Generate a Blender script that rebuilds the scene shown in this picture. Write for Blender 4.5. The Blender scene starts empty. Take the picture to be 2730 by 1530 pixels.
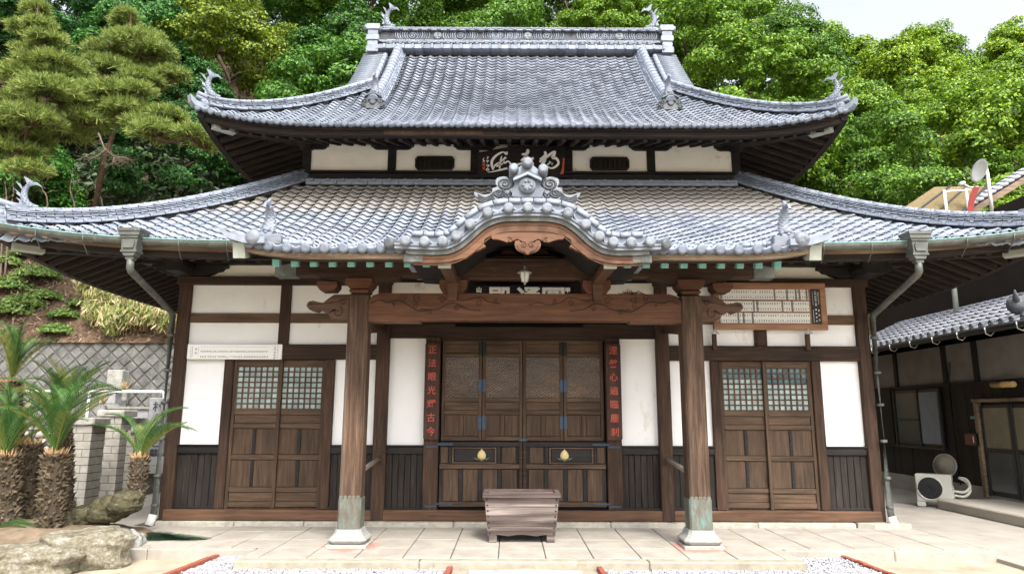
import bpy, math, random
import numpy as np
from mathutils import Matrix, Vector, Euler

rnd = random.Random(7)
nrs = np.random.RandomState(11)
scene = bpy.context.scene
COL = scene.collection

# ------------------------------------------------------------------ camera
FPX, PITCH, YAW, ROLL, CAMH, CAMX = 1834.4, .182976, .0024708, -.0033323, 1.6, -.183
def ray(px, py):
    xr = (px - 1365) / FPX; ur = (765 - py) / FPX
    c, s = math.cos(ROLL), math.sin(ROLL); x = c * xr + s * ur; up = -s * xr + c * ur
    c, s = math.cos(PITCH), math.sin(PITCH); y = c - s * up; Z = s + c * up
    c, s = math.cos(YAW), math.sin(YAW)
    return Vector((c * x + s * y, -s * x + c * y, Z))
_f = ray(1365, 765); _r = (ray(1365 + FPX, 765) - _f); _u = (ray(1365, 765 - FPX) - _f)
cam_data = bpy.data.cameras.new('camera'); cam = bpy.data.objects.new('camera', cam_data); COL.objects.link(cam)
cam_data.sensor_width = 36; cam_data.lens = FPX * 36 / 2730; cam_data.clip_end = 600; cam_data.clip_start = .05
cam.matrix_world = Matrix(((_r.x, _u.x, -_f.x, CAMX), (_r.y, _u.y, -_f.y, 0), (_r.z, _u.z, -_f.z, CAMH), (0, 0, 0, 1)))
scene.camera = cam
KS = 2730 / 2576
def atY(x, y, Y):
    "world point on the plane y=Y seen at a reading of the photograph (2576 px wide copy)"
    r = ray(x * KS, y * KS); t = Y / r.y
    return Vector((CAMX + r.x * t, Y, CAMH + r.z * t))
def atZ(x, y, Z):
    r = ray(x * KS, y * KS); t = (Z - CAMH) / r.z
    return Vector((CAMX + r.x * t, r.y * t, Z))
def proj(P):
    d = Vector(P) - cam.location
    fw = d.dot(_f) / _f.length
    return 1365 + FPX * d.dot(_r) / _r.length / fw, 765 - FPX * d.dot(_u) / _u.length / fw, fw

# ------------------------------------------------------------------ world, sun, exposure
SUN_EL, SUN_AZ = math.radians(52), math.radians(160)     # azimuth clockwise from +Y (north)
world = bpy.data.worlds.new('World'); scene.world = world; world.use_nodes = True
wn = world.node_tree.nodes; wl = world.node_tree.links
sky = wn.new('ShaderNodeTexSky'); sky.sky_type = 'NISHITA'; sky.sun_disc = False
sky.sun_elevation = SUN_EL; sky.sun_rotation = SUN_AZ
sky.air_density = 1.0; sky.dust_density = 6.0; sky.ozone_density = 1.0; sky.altitude = 0
hsv = wn.new('ShaderNodeHueSaturation'); hsv.inputs['Saturation'].default_value = .3
wl.new(sky.outputs[0], hsv.inputs['Color']); wl.new(hsv.outputs[0], wn['Background'].inputs[0])
wn['Background'].inputs[1].default_value = .15
sun_data = bpy.data.lights.new('sun', 'SUN'); sun_data.energy = 1.15; sun_data.angle = math.radians(10); sun_data.color = (1, .95, .87)
sun = bpy.data.objects.new('sun', sun_data); COL.objects.link(sun)
_sd = Vector((math.sin(SUN_AZ) * math.cos(SUN_EL), math.cos(SUN_AZ) * math.cos(SUN_EL), math.sin(SUN_EL)))
sun.rotation_euler = _sd.to_track_quat('Z', 'Y').to_euler()
vs = scene.view_settings; vs.view_transform = 'Standard'; vs.look = 'None'; vs.exposure = 1.52; vs.gamma = 1; vs.use_curve_mapping = False
scene.cycles.use_denoising = True; scene.cycles.adaptive_threshold = .02
scene.cycles.max_bounces = 6; scene.cycles.diffuse_bounces = 3; scene.cycles.glossy_bounces = 3
scene.cycles.transparent_max_bounces = 8; scene.cycles.transmission_bounces = 3

# ------------------------------------------------------------------ material helpers
def newmat(name):
    m = bpy.data.materials.new(name); m.use_nodes = True
    return m, m.node_tree.nodes, m.node_tree.links, m.node_tree.nodes['Principled BSDF']
def N(nodes, t, **kw):
    n = nodes.new('ShaderNode' + t)
    for k, v in kw.items(): setattr(n, k, v)
    return n
def ramp(nodes, cols):
    r = N(nodes, 'ValToRGB'); e = r.color_ramp.elements
    while len(e) < len(cols): e.new(.5)
    for el, (p, c) in zip(e, cols): el.position = p; el.color = (*c, 1)
    return r
def noise(nodes, links, coord, scale, detail=4, rough=.55, vec=(1, 1, 1), dist=0):
    mp = N(nodes, 'Mapping'); mp.inputs['Scale'].default_value = vec
    links.new(coord, mp.inputs[0])
    n = N(nodes, 'TexNoise'); n.inputs['Scale'].default_value = scale; n.inputs['Detail'].default_value = detail
    n.inputs['Roughness'].default_value = rough; n.inputs['Distortion'].default_value = dist
    links.new(mp.outputs[0], n.inputs['Vector']); return n.outputs['Fac']
def mixc(nodes, links, fac, a, b, mode='MIX'):
    m = N(nodes, 'MixRGB', blend_type=mode)
    for i, v in ((0, fac), (1, a), (2, b)):
        if hasattr(v, 'links') or hasattr(v, 'is_linked'): links.new(v, m.inputs[i])
        elif i == 0: m.inputs[0].default_value = v
        else: m.inputs[i].default_value = (*v, 1) if len(v) == 3 else v
    return m.outputs[0]
def bump(nodes, links, h, strength, dist, bsdf):
    b = N(nodes, 'Bump'); b.inputs['Strength'].default_value = strength; b.inputs['Distance'].default_value = dist
    links.new(h, b.inputs['Height']); links.new(b.outputs[0], bsdf.inputs['Normal']); return b
MATS = {}
def wood(name, dark, mid, light, axis='x', grain=1.0, rough=.75, patch=None, bumps=.35, spec=.3):
    m, n, l, b = newmat(name); MATS[name] = m
    co = N(n, 'TexCoord').outputs['Object']
    v = {'x': (.06, 1, 1), 'y': (1, .06, 1), 'z': (1, 1, .06)}[axis]
    g = noise(n, l, co, 38 * grain, 6, .65, v, .6)
    big = noise(n, l, co, 2.2, 3, .6, {'x': (.4, 1, 1), 'y': (1, .4, 1), 'z': (1, 1, .4)}[axis])
    r = ramp(n, [(.28, dark), (.52, mid), (.75, light)]); l.new(g, r.inputs[0])
    rb = ramp(n, [(.3, (.62, .62, .62)), (.7, (1.25, 1.22, 1.18))]); l.new(big, rb.inputs[0])
    c = mixc(n, l, 1, r.outputs[0], rb.outputs[0], 'MULTIPLY')
    geo = N(n, 'NewGeometry'); ri = ramp(n, [(0, (.78, .78, .78)), (1, (1.2, 1.17, 1.14))]); l.new(geo.outputs['Random Per Island'], ri.inputs[0])
    c = mixc(n, l, 1, c, ri.outputs[0], 'MULTIPLY')
    if patch:
        pn = noise(n, l, co, patch[1], 5, .7, v if len(patch) < 4 else patch[3]); pr = ramp(n, [(patch[2], (0, 0, 0)), (patch[2] + .1, (1, 1, 1))]); l.new(pn, pr.inputs[0])
        c = mixc(n, l, pr.outputs[0], c, patch[0])
    l.new(c, b.inputs['Base Color']); b.inputs['Roughness'].default_value = rough; b.inputs['Specular IOR Level'].default_value = spec
    bump(n, l, g, bumps, .006, b); return m
def flat(name, col, rough=.6, var=.12, scale=6, spec=.4, metal=0, bumps=0, bscale=60, island=0.0, stain=None):
    m, n, l, b = newmat(name); MATS[name] = m
    co = N(n, 'TexCoord').outputs['Object']
    f = noise(n, l, co, scale, 5, .6)
    r = ramp(n, [(.3, tuple(x * (1 - var) for x in col)), (.7, tuple(min(1, x * (1 + var)) for x in col))]); l.new(f, r.inputs[0]); c = r.outputs[0]
    if island:
        geo = N(n, 'NewGeometry'); ri = ramp(n, [(0, (1 - island,) * 3), (1, (1 + island,) * 3)]); l.new(geo.outputs['Random Per Island'], ri.inputs[0])
        c = mixc(n, l, 1, c, ri.outputs[0], 'MULTIPLY')
    if stain:
        sn = noise(n, l, co, stain[1], 6, .7, stain[3] if len(stain) > 3 else (1, 1, 1)); sr = ramp(n, [(stain[2], (0, 0, 0)), (stain[2] + .12, (1, 1, 1))]); l.new(sn, sr.inputs[0])
        c = mixc(n, l, sr.outputs[0], c, stain[0])
    l.new(c, b.inputs['Base Color']); b.inputs['Roughness'].default_value = rough
    b.inputs['Specular IOR Level'].default_value = spec; b.inputs['Metallic'].default_value = metal
    if bumps: bump(n, l, noise(n, l, co, bscale, 4, .6), bumps, .01, b)
    return m

# ------------------------------------------------------------------ mesh builder
class MB:
    def __init__(s): s.v = []; s.f = []; s.sm = []; s.mi = []; s.cur = 0
    def add(s, vs, fs, smooth=False):
        o = len(s.v); s.v += [tuple(p) for p in vs]
        for f in fs: s.f.append(tuple(o + i for i in f)); s.sm.append(smooth); s.mi.append(s.cur)
        return s
    def box(s, x0, x1, y0, y1, z0, z1, ch=0, M=None):
        if x0 > x1: x0, x1 = x1, x0
        if y0 > y1: y0, y1 = y1, y0
        if z0 > z1: z0, z1 = z1, z0
        if ch <= 0:
            vs = [(x, y, z) for x in (x0, x1) for y in (y0, y1) for z in (z0, z1)]
            fs = [(0, 1, 3, 2), (4, 6, 7, 5), (0, 4, 5, 1), (2, 3, 7, 6), (0, 2, 6, 4), (1, 5, 7, 3)]
        else:
            c = min(ch, (x1 - x0) * .45, (y1 - y0) * .45, (z1 - z0) * .45); vs = []; idx = {}
            for i, x in enumerate((x0, x1)):
                for j, y in enumerate((y0, y1)):
                    for k, z in enumerate((z0, z1)):
                        sx, sy, sz = (c if i == 0 else -c), (c if j == 0 else -c), (c if k == 0 else -c)
                        idx[i, j, k, 0] = len(vs); vs.append((x, y + sy, z + sz))
                        idx[i, j, k, 1] = len(vs); vs.append((x + sx, y, z + sz))
                        idx[i, j, k, 2] = len(vs); vs.append((x + sx, y + sy, z))
            fs = []
            for i in (0, 1):
                q = [idx[i, 0, 0, 0], idx[i, 1, 0, 0], idx[i, 1, 1, 0], idx[i, 0, 1, 0]]; fs.append(tuple(q if i else q[::-1]))
                q = [idx[0, i, 0, 1], idx[1, i, 0, 1], idx[1, i, 1, 1], idx[0, i, 1, 1]]; fs.append(tuple(q[::-1] if i else q))
                q = [idx[0, 0, i, 2], idx[1, 0, i, 2], idx[1, 1, i, 2], idx[0, 1, i, 2]]; fs.append(tuple(q if i else q[::-1]))
            for a in (0, 1):
                for bb in (0, 1):
                    fs.append((idx[a, bb, 0, 0], idx[a, bb, 0, 1], idx[a, bb, 1, 1], idx[a, bb, 1, 0]))
                    fs.append((idx[a, 0, bb, 0], idx[a, 0, bb, 2], idx[a, 1, bb, 2], idx[a, 1, bb, 0]))
                    fs.append((idx[0, a, bb, 1], idx[0, a, bb, 2], idx[1, a, bb, 2], idx[1, a, bb, 1]))
            for k in {q[:3] for q in idx}: fs.append((idx[(*k, 0)], idx[(*k, 1)], idx[(*k, 2)]))
        if M is not None: vs = [M @ Vector(p) for p in vs]
        return s.add(vs, fs)
    def bar(s, a, b, w, h, up=(0, 0, 1), ch=0):
        "box of section w x h from a to b"
        a, b = Vector(a), Vector(b); d = b - a; L = d.length; y = d / L; u = Vector(up); x = y.cross(u)
        if x.length < 1e-4: x = y.cross(Vector((1, 0, 0)))
        x.normalize(); z = x.cross(y)
        M = Matrix(((x.x, y.x, z.x, a.x), (x.y, y.y, z.y, a.y), (x.z, y.z, z.z, a.z), (0, 0, 0, 1)))
        return s.box(-w / 2, w / 2, 0, L, -h / 2, h / 2, ch, M)
    def prism(s, poly, y0, y1, M=None, smooth=False):
        "polygon in (x,z), extruded along y"
        n = len(poly); vs = [(x, y0, z) for x, z in poly] + [(x, y1, z) for x, z in poly]
        if M is not None: vs = [M @ Vector(p) for p in vs]
        fs = [tuple(range(n)), tuple(range(2 * n - 1, n - 1, -1))]
        s.add(vs, fs)
        o = len(s.v) - 2 * n
        for i in range(n):
            j = (i + 1) % n; s.f.append((o + i, o + n + i, o + n + j, o + j)); s.sm.append(smooth); s.mi.append(s.cur)
        return s
    def tube(s, pts, r, n=8, caps=True, smooth=True, flat=1.0, ref=None):
        pts = [Vector(p) for p in pts]; k = len(pts); rs = r if hasattr(r, '__len__') else [r] * k; vs = []
        up = Vector(ref) if ref else Vector((0, 0, 1))
        for i, p in enumerate(pts):
            t = (pts[min(i + 1, k - 1)] - pts[max(i - 1, 0)])
            t = t.normalized() if t.length > 1e-9 else Vector((0, 1, 0))
            x = t.cross(up)
            if x.length < 1e-3: x = t.cross(Vector((0, 1, 0)))
            if x.length < 1e-3: x = t.cross(Vector((1, 0, 0)))
            x.normalize(); z = x.cross(t)
            for j in range(n):
                a = 2 * math.pi * j / n; vs.append(p + x * (rs[i] * math.cos(a)) + z * (rs[i] * flat * math.sin(a)))
        fs = [(i * n + j, i * n + (j + 1) % n, (i + 1) * n + (j + 1) % n, (i + 1) * n + j) for i in range(k - 1) for j in range(n)]
        s.add(vs, fs, smooth)
        if caps:
            o = len(s.v) - k * n
            s.f += [tuple(o + j for j in range(n))[::-1], tuple(o + (k - 1) * n + j for j in range(n))]; s.sm += [False, False]; s.mi += [s.cur] * 2
        return s
    def lathe(s, prof, n=16, M=None, smooth=True, axis='z'):
        vs = []
        for r, z in prof:
            for j in range(n):
                a = 2 * math.pi * j / n; vs.append((r * math.cos(a), r * math.sin(a), z))
        if axis == 'y': vs = [(x, z, -y) for x, y, z in vs]      # z -> y
        if axis == 'x': vs = [(z, x, y) for x, y, z in vs]
        if M is not None: vs = [M @ Vector(p) for p in vs]
        k = len(prof)
        fs = [(i * n + j, i * n + (j + 1) % n, (i + 1) * n + (j + 1) % n, (i + 1) * n + j) for i in range(k - 1) for j in range(n)]
        s.add(vs, fs, smooth)
        o = len(s.v) - k * n
        if prof[0][0] > 1e-6: s.f.append(tuple(o + j for j in range(n))[::-1]); s.sm.append(False); s.mi.append(s.cur)
        if prof[-1][0] > 1e-6: s.f.append(tuple(o + (k - 1) * n + j for j in range(n))); s.sm.append(False); s.mi.append(s.cur)
        return s
    def sweep(s, prof, frames, closed=True, smooth=False, caps=True):
        "prof: 2D points (a,b); frames: list of (origin, A, B)"
        n = len(prof); vs = []
        for o, A, B in frames:
            for a, b in prof: vs.append(Vector(o) + Vector(A) * a + Vector(B) * b)
        m = n if closed else n - 1
        fs = [(i * n + j, i * n + (j + 1) % n, (i + 1) * n + (j + 1) % n, (i + 1) * n + j) for i in range(len(frames) - 1) for j in range(m)]
        s.add(vs, fs, smooth)
        if caps and closed:
            o = len(s.v) - n * len(frames)
            s.f += [tuple(o + j for j in range(n))[::-1], tuple(o + (len(frames) - 1) * n + j for j in range(n))]; s.sm += [False, False]; s.mi += [s.cur] * 2
        return s
    def merge(s, other, M=None):
        o = len(s.v); s.v += [tuple(M @ Vector(p)) if M is not None else p for p in other.v]
        s.f += [tuple(o + i for i in f) for f in other.f]; s.sm += other.sm; s.mi += [s.cur] * len(other.f); return s
    def mesh(s, name, mats):
        me = bpy.data.meshes.new(name); me.from_pydata(s.v, [], s.f); me.update()
        for m in (mats if isinstance(mats, (list, tuple)) else [mats]): me.materials.append(MATS[m] if isinstance(m, str) else m)
        me.polygons.foreach_set('use_smooth', s.sm)
        if any(s.mi): me.polygons.foreach_set('material_index', s.mi)
        return me
    def build(s, name, mats, parent=None, **kw):
        return link(name, s.mesh(name, mats), parent, **kw)
def np_mesh(name, V, F, mats, smooth=False):
    "fast mesh from arrays; F is (n,3) or (n,4)"
    me = bpy.data.meshes.new(name); k = F.shape[1]
    me.vertices.add(len(V)); me.vertices.foreach_set('co', np.asarray(V, np.float32).ravel())
    me.loops.add(F.size); me.loops.foreach_set('vertex_index', F.astype(np.int32).ravel())
    me.polygons.add(len(F)); me.polygons.foreach_set('loop_start', np.arange(0, F.size, k, dtype=np.int32))
    me.polygons.foreach_set('use_smooth', np.full(len(F), smooth))
    me.update(calc_edges=True)
    for m in (mats if isinstance(mats, (list, tuple)) else [mats]): me.materials.append(MATS[m] if isinstance(m, str) else m)
    return me
PINV = {}
def link(name, data, parent=None, label=None, cat=None, group=None, kind=None, M=None):
    o = bpy.data.objects.new(name, data); COL.objects.link(o)
    if M is not None: o.matrix_world = M
    if parent is not None:
        o.parent = parent
        inv = PINV.get(parent.name)
        if inv is None: inv = PINV[parent.name] = parent.matrix_basis.inverted() if parent.parent is None else (parent.parent.matrix_basis @ parent.matrix_parent_inverse @ parent.matrix_basis).inverted()
        o.matrix_parent_inverse = inv
    if label: o['label'] = label
    if cat: o['category'] = cat
    if group: o['group'] = group
    if kind: o['kind'] = kind
    return o
def thing(name, label, cat, loc=(0, 0, 0), group=None, rz=0):
    o = link(name, None, None, label, cat, group); o.location = loc; o.rotation_euler = (0, 0, rz); o.empty_display_size = .2
    o.matrix_basis = Matrix.Translation(loc) @ Matrix.Rotation(rz, 4, 'Z'); return o
def bx(name, mat, parent, x0, x1, y0, y1, z0, z1, ch=.006, **kw):
    return MB().box(x0, x1, y0, y1, z0, z1, ch).build(name, mat, parent, **kw)
def copy_tree(o, M=None, parent=None, label=None):
    "copy of a thing (or part) with its parts"
    c = o.copy(); COL.objects.link(c)
    if parent is not None: c.parent = parent
    for ch in o.children: copy_tree(ch, None, c)
    if M is not None: c.matrix_basis = M
    if label: c['label'] = label
    return c
def text_mesh(body, size=1.0, vertical=False, spacing=1.08, thick=0.0, bold=0.0):
    "mesh data (unlinked) of lettering, centred"
    out = MB()
    items = [(ch, 0, -i * spacing * size) for i, ch in enumerate(body)] if vertical else [(body, 0, 0)]
    for ch, ox, oz in items:
        c = bpy.data.curves.new('lettering', 'FONT'); c.body = ch; c.size = size; c.align_x = 'CENTER'; c.align_y = 'CENTER'; c.offset = bold
        if thick: c.extrude = thick
        c.resolution_u = 2
        o = bpy.data.objects.new('lettering', c); COL.objects.link(o)
        me = o.to_mesh(); out.add([(v.co.x + ox, -v.co.z, v.co.y + oz) for v in me.vertices], [tuple(p.vertices) for p in me.polygons])
        o.to_mesh_clear(); bpy.data.objects.remove(o); bpy.data.curves.remove(c)
    return out
def smooth_curve(pts, n=8):
    "Catmull-Rom through 2D/3D points"
    P = [np.array(p, float) for p in pts]; P = [2 * P[0] - P[1]] + P + [2 * P[-1] - P[-2]]; out = []
    for i in range(1, len(P) - 2):
        for k in range(n):
            t = k / n; a, b, c, d = P[i - 1:i + 3]
            out.append(.5 * (2 * b + (c - a) * t + (2 * a - 5 * b + 4 * c - d) * t * t + (3 * b - a - 3 * c + d) * t ** 3))
    out.append(P[-2]); return [tuple(p) for p in out]
# ------------------------------------------------------------------ materials
wood('wood_porch_x', (.06, .025, .013), (.105, .046, .024), (.165, .08, .043), 'x', .7, .62, bumps=.25)
wood('wood_porch_y', (.04, .018, .011), (.07, .034, .02), (.11, .057, .034), 'y', .7, .65, bumps=.25)
wood('wood_barge', (.085, .04, .022), (.14, .068, .037), (.195, .102, .058), 'x', .7, .55, bumps=.2)
wood('wood_purlin', (.022, .012, .008), (.045, .024, .015), (.085, .046, .028), 'x', .7, .7, bumps=.3)
wood('wood_carved', (.05, .026, .016), (.092, .048, .028), (.14, .078, .046), 'x', .5, .6, bumps=.2)
wood('wood_column', (.03, .019, .013), (.082, .05, .033), (.17, .115, .08), 'z', .8, .8, patch=((.18, .14, .115), 1.6, .6), bumps=.6)
wood('wood_post', (.022, .012, .008), (.052, .03, .02), (.1, .06, .04), 'z', .8, .8, bumps=.5)
wood('wood_beam', (.016, .01, .007), (.036, .022, .015), (.075, .047, .032), 'x', .8, .8, bumps=.4)
wood('wood_sill', (.05, .027, .016), (.10, .054, .032), (.165, .096, .06), 'x', .6, .75, patch=((.055, .04, .028), 2.2, .58), bumps=.35)
wood('wood_nuki', (.07, .045, .028), (.13, .085, .055), (.19, .13, .085), 'x', .8, .8)
wood('wood_door_z', (.03, .019, .012), (.07, .044, .028), (.125, .08, .051), 'z', .8, .7, patch=((.024, .016, .011), 2.0, .62))
wood('wood_door_x', (.038, .024, .015), (.082, .052, .033), (.14, .092, .06), 'x', .8, .7)
wood('wood_board', (.008, .007, .006), (.022, .018, .016), (.055, .042, .034), 'z', .8, .8, patch=((.07, .026, .024), 3.2, .66), bumps=.6)
wood('wood_black', (.006, .005, .005), (.014, .012, .012), (.03, .026, .025), 'x', .8, .6)
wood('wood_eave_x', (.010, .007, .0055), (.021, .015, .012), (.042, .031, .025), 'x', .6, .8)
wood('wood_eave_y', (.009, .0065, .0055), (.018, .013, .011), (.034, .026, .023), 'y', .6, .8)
wood('wood_weathered', (.1, .07, .05), (.21, .16, .115), (.33, .26, .19), 'x', .7, .85, patch=((.085, .03, .026), 1.5, .62), bumps=.5)
wood('wood_signframe', (.22, .115, .068), (.32, .18, .11), (.4, .25, .165), 'x', .5, .6, bumps=.12)
wood('wood_box', (.025, .02, .019), (.105, .082, .075), (.33, .29, .275), 'x', .3, .85, patch=((.19, .07, .062), 2.6, .60, (.25, 1, 2.2)), bumps=.7)
wood('wood_couplet', (.028, .014, .01), (.06, .03, .021), (.1, .052, .037), 'z', .8, .7)
wood('wood_plaque', (.009, .006, .006), (.016, .011, .011), (.035, .022, .02), 'x', .8, .6, patch=((.09, .012, .012), 2.4, .66))

def tile_mat(name, base, dust=None, blotch=.6):
    m, n, l, b = newmat(name); MATS[name] = m
    geo = N(n, 'NewGeometry'); pos = geo.outputs['Position']
    f = noise(n, l, pos, 9, 6, .65)
    r = ramp(n, [(.25, tuple(x * .72 for x in base)), (.55, base), (.8, tuple(min(1, x * 1.22) for x in base))]); l.new(f, r.inputs[0]); c = r.outputs[0]
    ri = ramp(n, [(0, (.66, .67, .70)), (.5, (1, 1, 1)), (1, (1.22, 1.21, 1.18))]); l.new(geo.outputs['Random Per Island'], ri.inputs[0])
    c = mixc(n, l, 1, c, ri.outputs[0], 'MULTIPLY')
    lich = noise(n, l, pos, 22, 5, .7); lr = ramp(n, [(.62, (0, 0, 0)), (.72, (.5, .5, .5))]); l.new(lich, lr.inputs[0])
    c = mixc(n, l, lr.outputs[0], c, (.34, .34, .32))
    dk = noise(n, l, pos, 13, 5, .75); dr_ = ramp(n, [(blotch, (0, 0, 0)), (blotch + .08, (.75, .75, .75))]); l.new(dk, dr_.inputs[0]); c = mixc(n, l, dr_.outputs[0], c, (.06, .07, .085))
    if dust:
        sep = N(n, 'SeparateXYZ'); l.new(pos, sep.inputs[0])
        ma = N(n, 'MapRange'); ma.inputs[1].default_value = dust[0]; ma.inputs[2].default_value = dust[1]
        nn = noise(n, l, pos, 3.5, 4, .6); ad = N(n, 'Math', operation='MULTIPLY_ADD'); ad.inputs[1].default_value = .9; l.new(nn, ad.inputs[0])
        l.new(sep.outputs['Y'], ad.inputs[2]); l.new(ad.outputs[0], ma.inputs[0])
        c = mixc(n, l, ma.outputs[0], c, dust[2])
    l.new(c, b.inputs['Base Color']); b.inputs['Roughness'].default_value = .55; b.inputs['Specular IOR Level'].default_value = .4
    bump(n, l, noise(n, l, pos, 55, 4, .6), .12, .004, b); return m
tile_mat('tile', (.215, .245, .30))
tile_mat('tile_dusty', (.215, .245, .30), (10.1, 10.8, (.215, .20, .178)))
tile_mat('tile_disc', (.165, .185, .215), None, .53)
tile_mat('tile_eave', (.12, .14, .175))
tile_mat('tile_dark', (.085, .095, .105))
tile_mat('tile_panel', (.04, .045, .055))
flat('plaster', (.84, .84, .84), .8, .05, 1.3, .2, bumps=.08, bscale=90, stain=((.63, .60, .54), 2.6, .59, (1, 1, .45)))
flat('plaster_old', (.86, .83, .74), .85, .06, 2.0, .2, bumps=.08, bscale=70, stain=((.55, .47, .34), 3.0, .6))
flat('copper_green', (.17, .33, .29), .6, .35, 14, .4, .15, stain=((.42, .6, .55), 9, .6))
flat('copper_grey', (.105, .11, .10), .55, .3, 8, .4, .3, stain=((.25, .34, .3), 12, .6))
flat('copper_pale', (.33, .36, .31), .6, .15, 7, .4, .1)
flat('iron_blue', (.035, .055, .085), .45, .25, 30, .5, .5, bumps=.3, bscale=120)
flat('iron_black', (.012, .012, .013), .5, .2, 30, .5, .5)
flat('void', (.004, .004, .004), .9, .1, 3, .1)

# ------------------------------------------------------------------ temple root, roof geometry
temple = thing('temple_hall', 'two-tiered timber temple hall with white plaster walls and grey tiled roofs', 'temple', (0, 11.2, .09))
PITCH_T = .2015
LX, LY, LYE, LZT, LZE = 3.66, 11.213, 8.25, 5.46, 3.655      # lower roof: wall corner, wall, eave, heights
UX, UY, UYE, UZT, UZE = 1.39, 13.30, 9.76, 9.00, 5.885       # upper roof: 45 degree hips leave the eave corner at x = 5.04
LXE = LX + LY - LYE; UXE = 4.93
PY_E = 7.18                                                # porch eave
PXW = 3.12                                                 # porch half width
def liftL(s): return .25 * np.clip(1 - s / 3.4, 0, 1.2) ** 2.5
def liftU(s): return .27 * np.clip(1 - s / 2.2, 0, 1.2) ** 2.6
def zl(x, y):
    x = np.abs(x); w = (LY - y) / (LY - LYE); g = 1.32 * w - .32 * w * w
    z = LZT - (LZT - LZE) * g + liftL(LXE - x) * np.clip(w, 0, 1) ** 2
    d = LYE - y; zp = LZE - .37 * d + .06 * d * d + .10 * np.clip((x - 2.2) / .95, 0, 1.3) ** 2.5 * np.clip(d, 0, 1)
    return np.where(y < LYE, zp, z)
def zl_side(x, y):
    w = (np.abs(x) - LX) / (LXE - LX); g = 1.32 * w - .32 * w * w
    return LZT - (LZT - LZE) * g + liftL(y - LYE) * np.clip(w, 0, 1) ** 2
def zu(x, y):
    x = np.abs(x); w = (UY - y) / (UY - UYE); g = 1.38 * w - .38 * w * w
    return UZT - (UZT - UZE) * g + liftU(UXE - x) * np.clip(w, 0, 1) ** 2.2
def zu_side(x, y):
    w = (np.abs(x) - UX) / (UXE - UX); g = 1.38 * w - .38 * w * w
    return UZT - (UZT - UZE) * g + liftU(y - UYE) * np.clip(w, 0, 1) ** 2.2
def ff(a): return float(a)
# karahafu curve (right half, photograph readings at its front plane)
KY = 7.10
_kc = [(720, 748), (950, 757), (1080, 792), (1180, 852), (1270, 932), (1350, 1000), (1440, 1055), (1550, 1078), (1700, 1080), (1850, 1074), (2000, 1068)]
_kp = []
for a, b_ in _kc:
    p = atY((1200 + a / 3.61) / KS, (370 + b_ / 3.61) / KS, KY); _kp.append((p.x, p.z))
_x0 = _kp[0][0]; _kp = [(x - _x0, z) for x, z in _kp]
_kx = np.array([q[0] for q in smooth_curve(_kp, 6)]); _kz = np.array([q[1] for q in smooth_curve(_kp, 6)])
KW = float(_kx[-1])
def kz(x): return np.interp(np.abs(x), _kx, _kz)

def surf_path(zf, x, y0, y1, n=400):
    ys = np.linspace(y0, y1, n); zs = zf(np.full(n, x), ys); s = np.concatenate([[0], np.cumsum(np.hypot(np.diff(ys), np.diff(zs)))])
    return ys, s
NU = 9
_uu = np.linspace(0, 1, NU)
def tprof(u):
    "S profile of a pan tile: roll at the start, pan after it"
    ph = np.where(u < .22, u / .22 * .5, np.where(u < .62, .5 + (u - .22) / .40 * .5, 1 + (u - .62) / .38 * .0 + (u - .62) / .38 * .28))
    return .019 * -np.cos(2 * np.pi * ph)
PROF = tprof(_uu); THK = .021; STEP = .025
def tiles_np(axis, zf, cols, rows_y, ok, sign=1):
    """all tiles of one slope: axis 'f' front (columns along x, rows along y) or 's' side (columns along y, rows along |x|).
    returns list of (verts (2*NU+NU,3), centre) arrays"""
    out = []
    for ri in range(len(rows_y) - 1):
        f0 = rows_y[ri]; f1 = rows_y[ri + 1] + (rows_y[ri + 1] - f0) * .10
        for c in cols:
            if not ok(c, f0, f1): continue
            a = c + (_uu - .5) * PITCH_T
            if axis == 'f':
                xf = a; yf = np.full(NU, f0); xr = a; yr = np.full(NU, f1)
            else:
                yf = a; xf = np.full(NU, f0); yr = a; xr = np.full(NU, f1)
            zf0 = zf(xf, yf); zr0 = zf(xr, yr)
            d = (f1 - f0); sl = (zr0 - zf0) / d; nn = np.hypot(1, sl)
            nz = 1 / nn; nd = -sl / nn                     # normal in the (run, z) plane
            hF = PROF + STEP + THK; hB = PROF + THK * .2; hL = hF - THK
            def pt(xx, yy, zz, h):
                if axis == 'f': return np.stack([xx, yy + nd * h, zz + nz * h], 1)
                return np.stack([sign * (xx + nd * h), yy, zz + nz * h], 1)
            out.append((np.concatenate([pt(xf, yf, zf0, hF), pt(xr, yr, zr0, hB), pt(xf, yf, zf0, hL)]), c, f0))
    return out
_q = []
for i in range(NU - 1): _q += [(i, i + 1, NU + i + 1, NU + i), (2 * NU + i, 2 * NU + i + 1, i + 1, i)]
TQ = np.array(_q)
def join_tiles(name, tl, mat, parent, flip=False):
    if not tl: return
    V = np.concatenate([t[0] for t in tl]); F = np.concatenate([TQ + 3 * NU * i for i in range(len(tl))])
    if flip: F = F[:, ::-1]
    return link(name, np_mesh(name, V, F, mat, True), parent, kind='stuff')
class Pieces:
    "alike pieces of one thing: the ones showing largest become objects, the rest one joined part"
    def __init__(s, name, mat): s.name, s.mat, s.items = name, mat, []
    def add(s, mb, parent, p, size): s.items.append((size / max(.1, proj(p)[2]), mb, parent, p))
    def finish(s, limit=300):
        def vis(p):
            x, y, w = proj(p); return w > 0 and -20 < x < 2750 and -20 < y < 1550
        s.items.sort(key=lambda t: (not vis(t[3]), -t[0])); rest = {}
        for i, (m, mb, par, p) in enumerate(s.items):
            if i < limit and vis(p): mb.build(s.name, s.mat, par)
            else: rest.setdefault(par, MB()).merge(mb)
        for par, mb in rest.items(): mb.build(s.name + '_rest', s.mat, par, kind='stuff')
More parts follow.
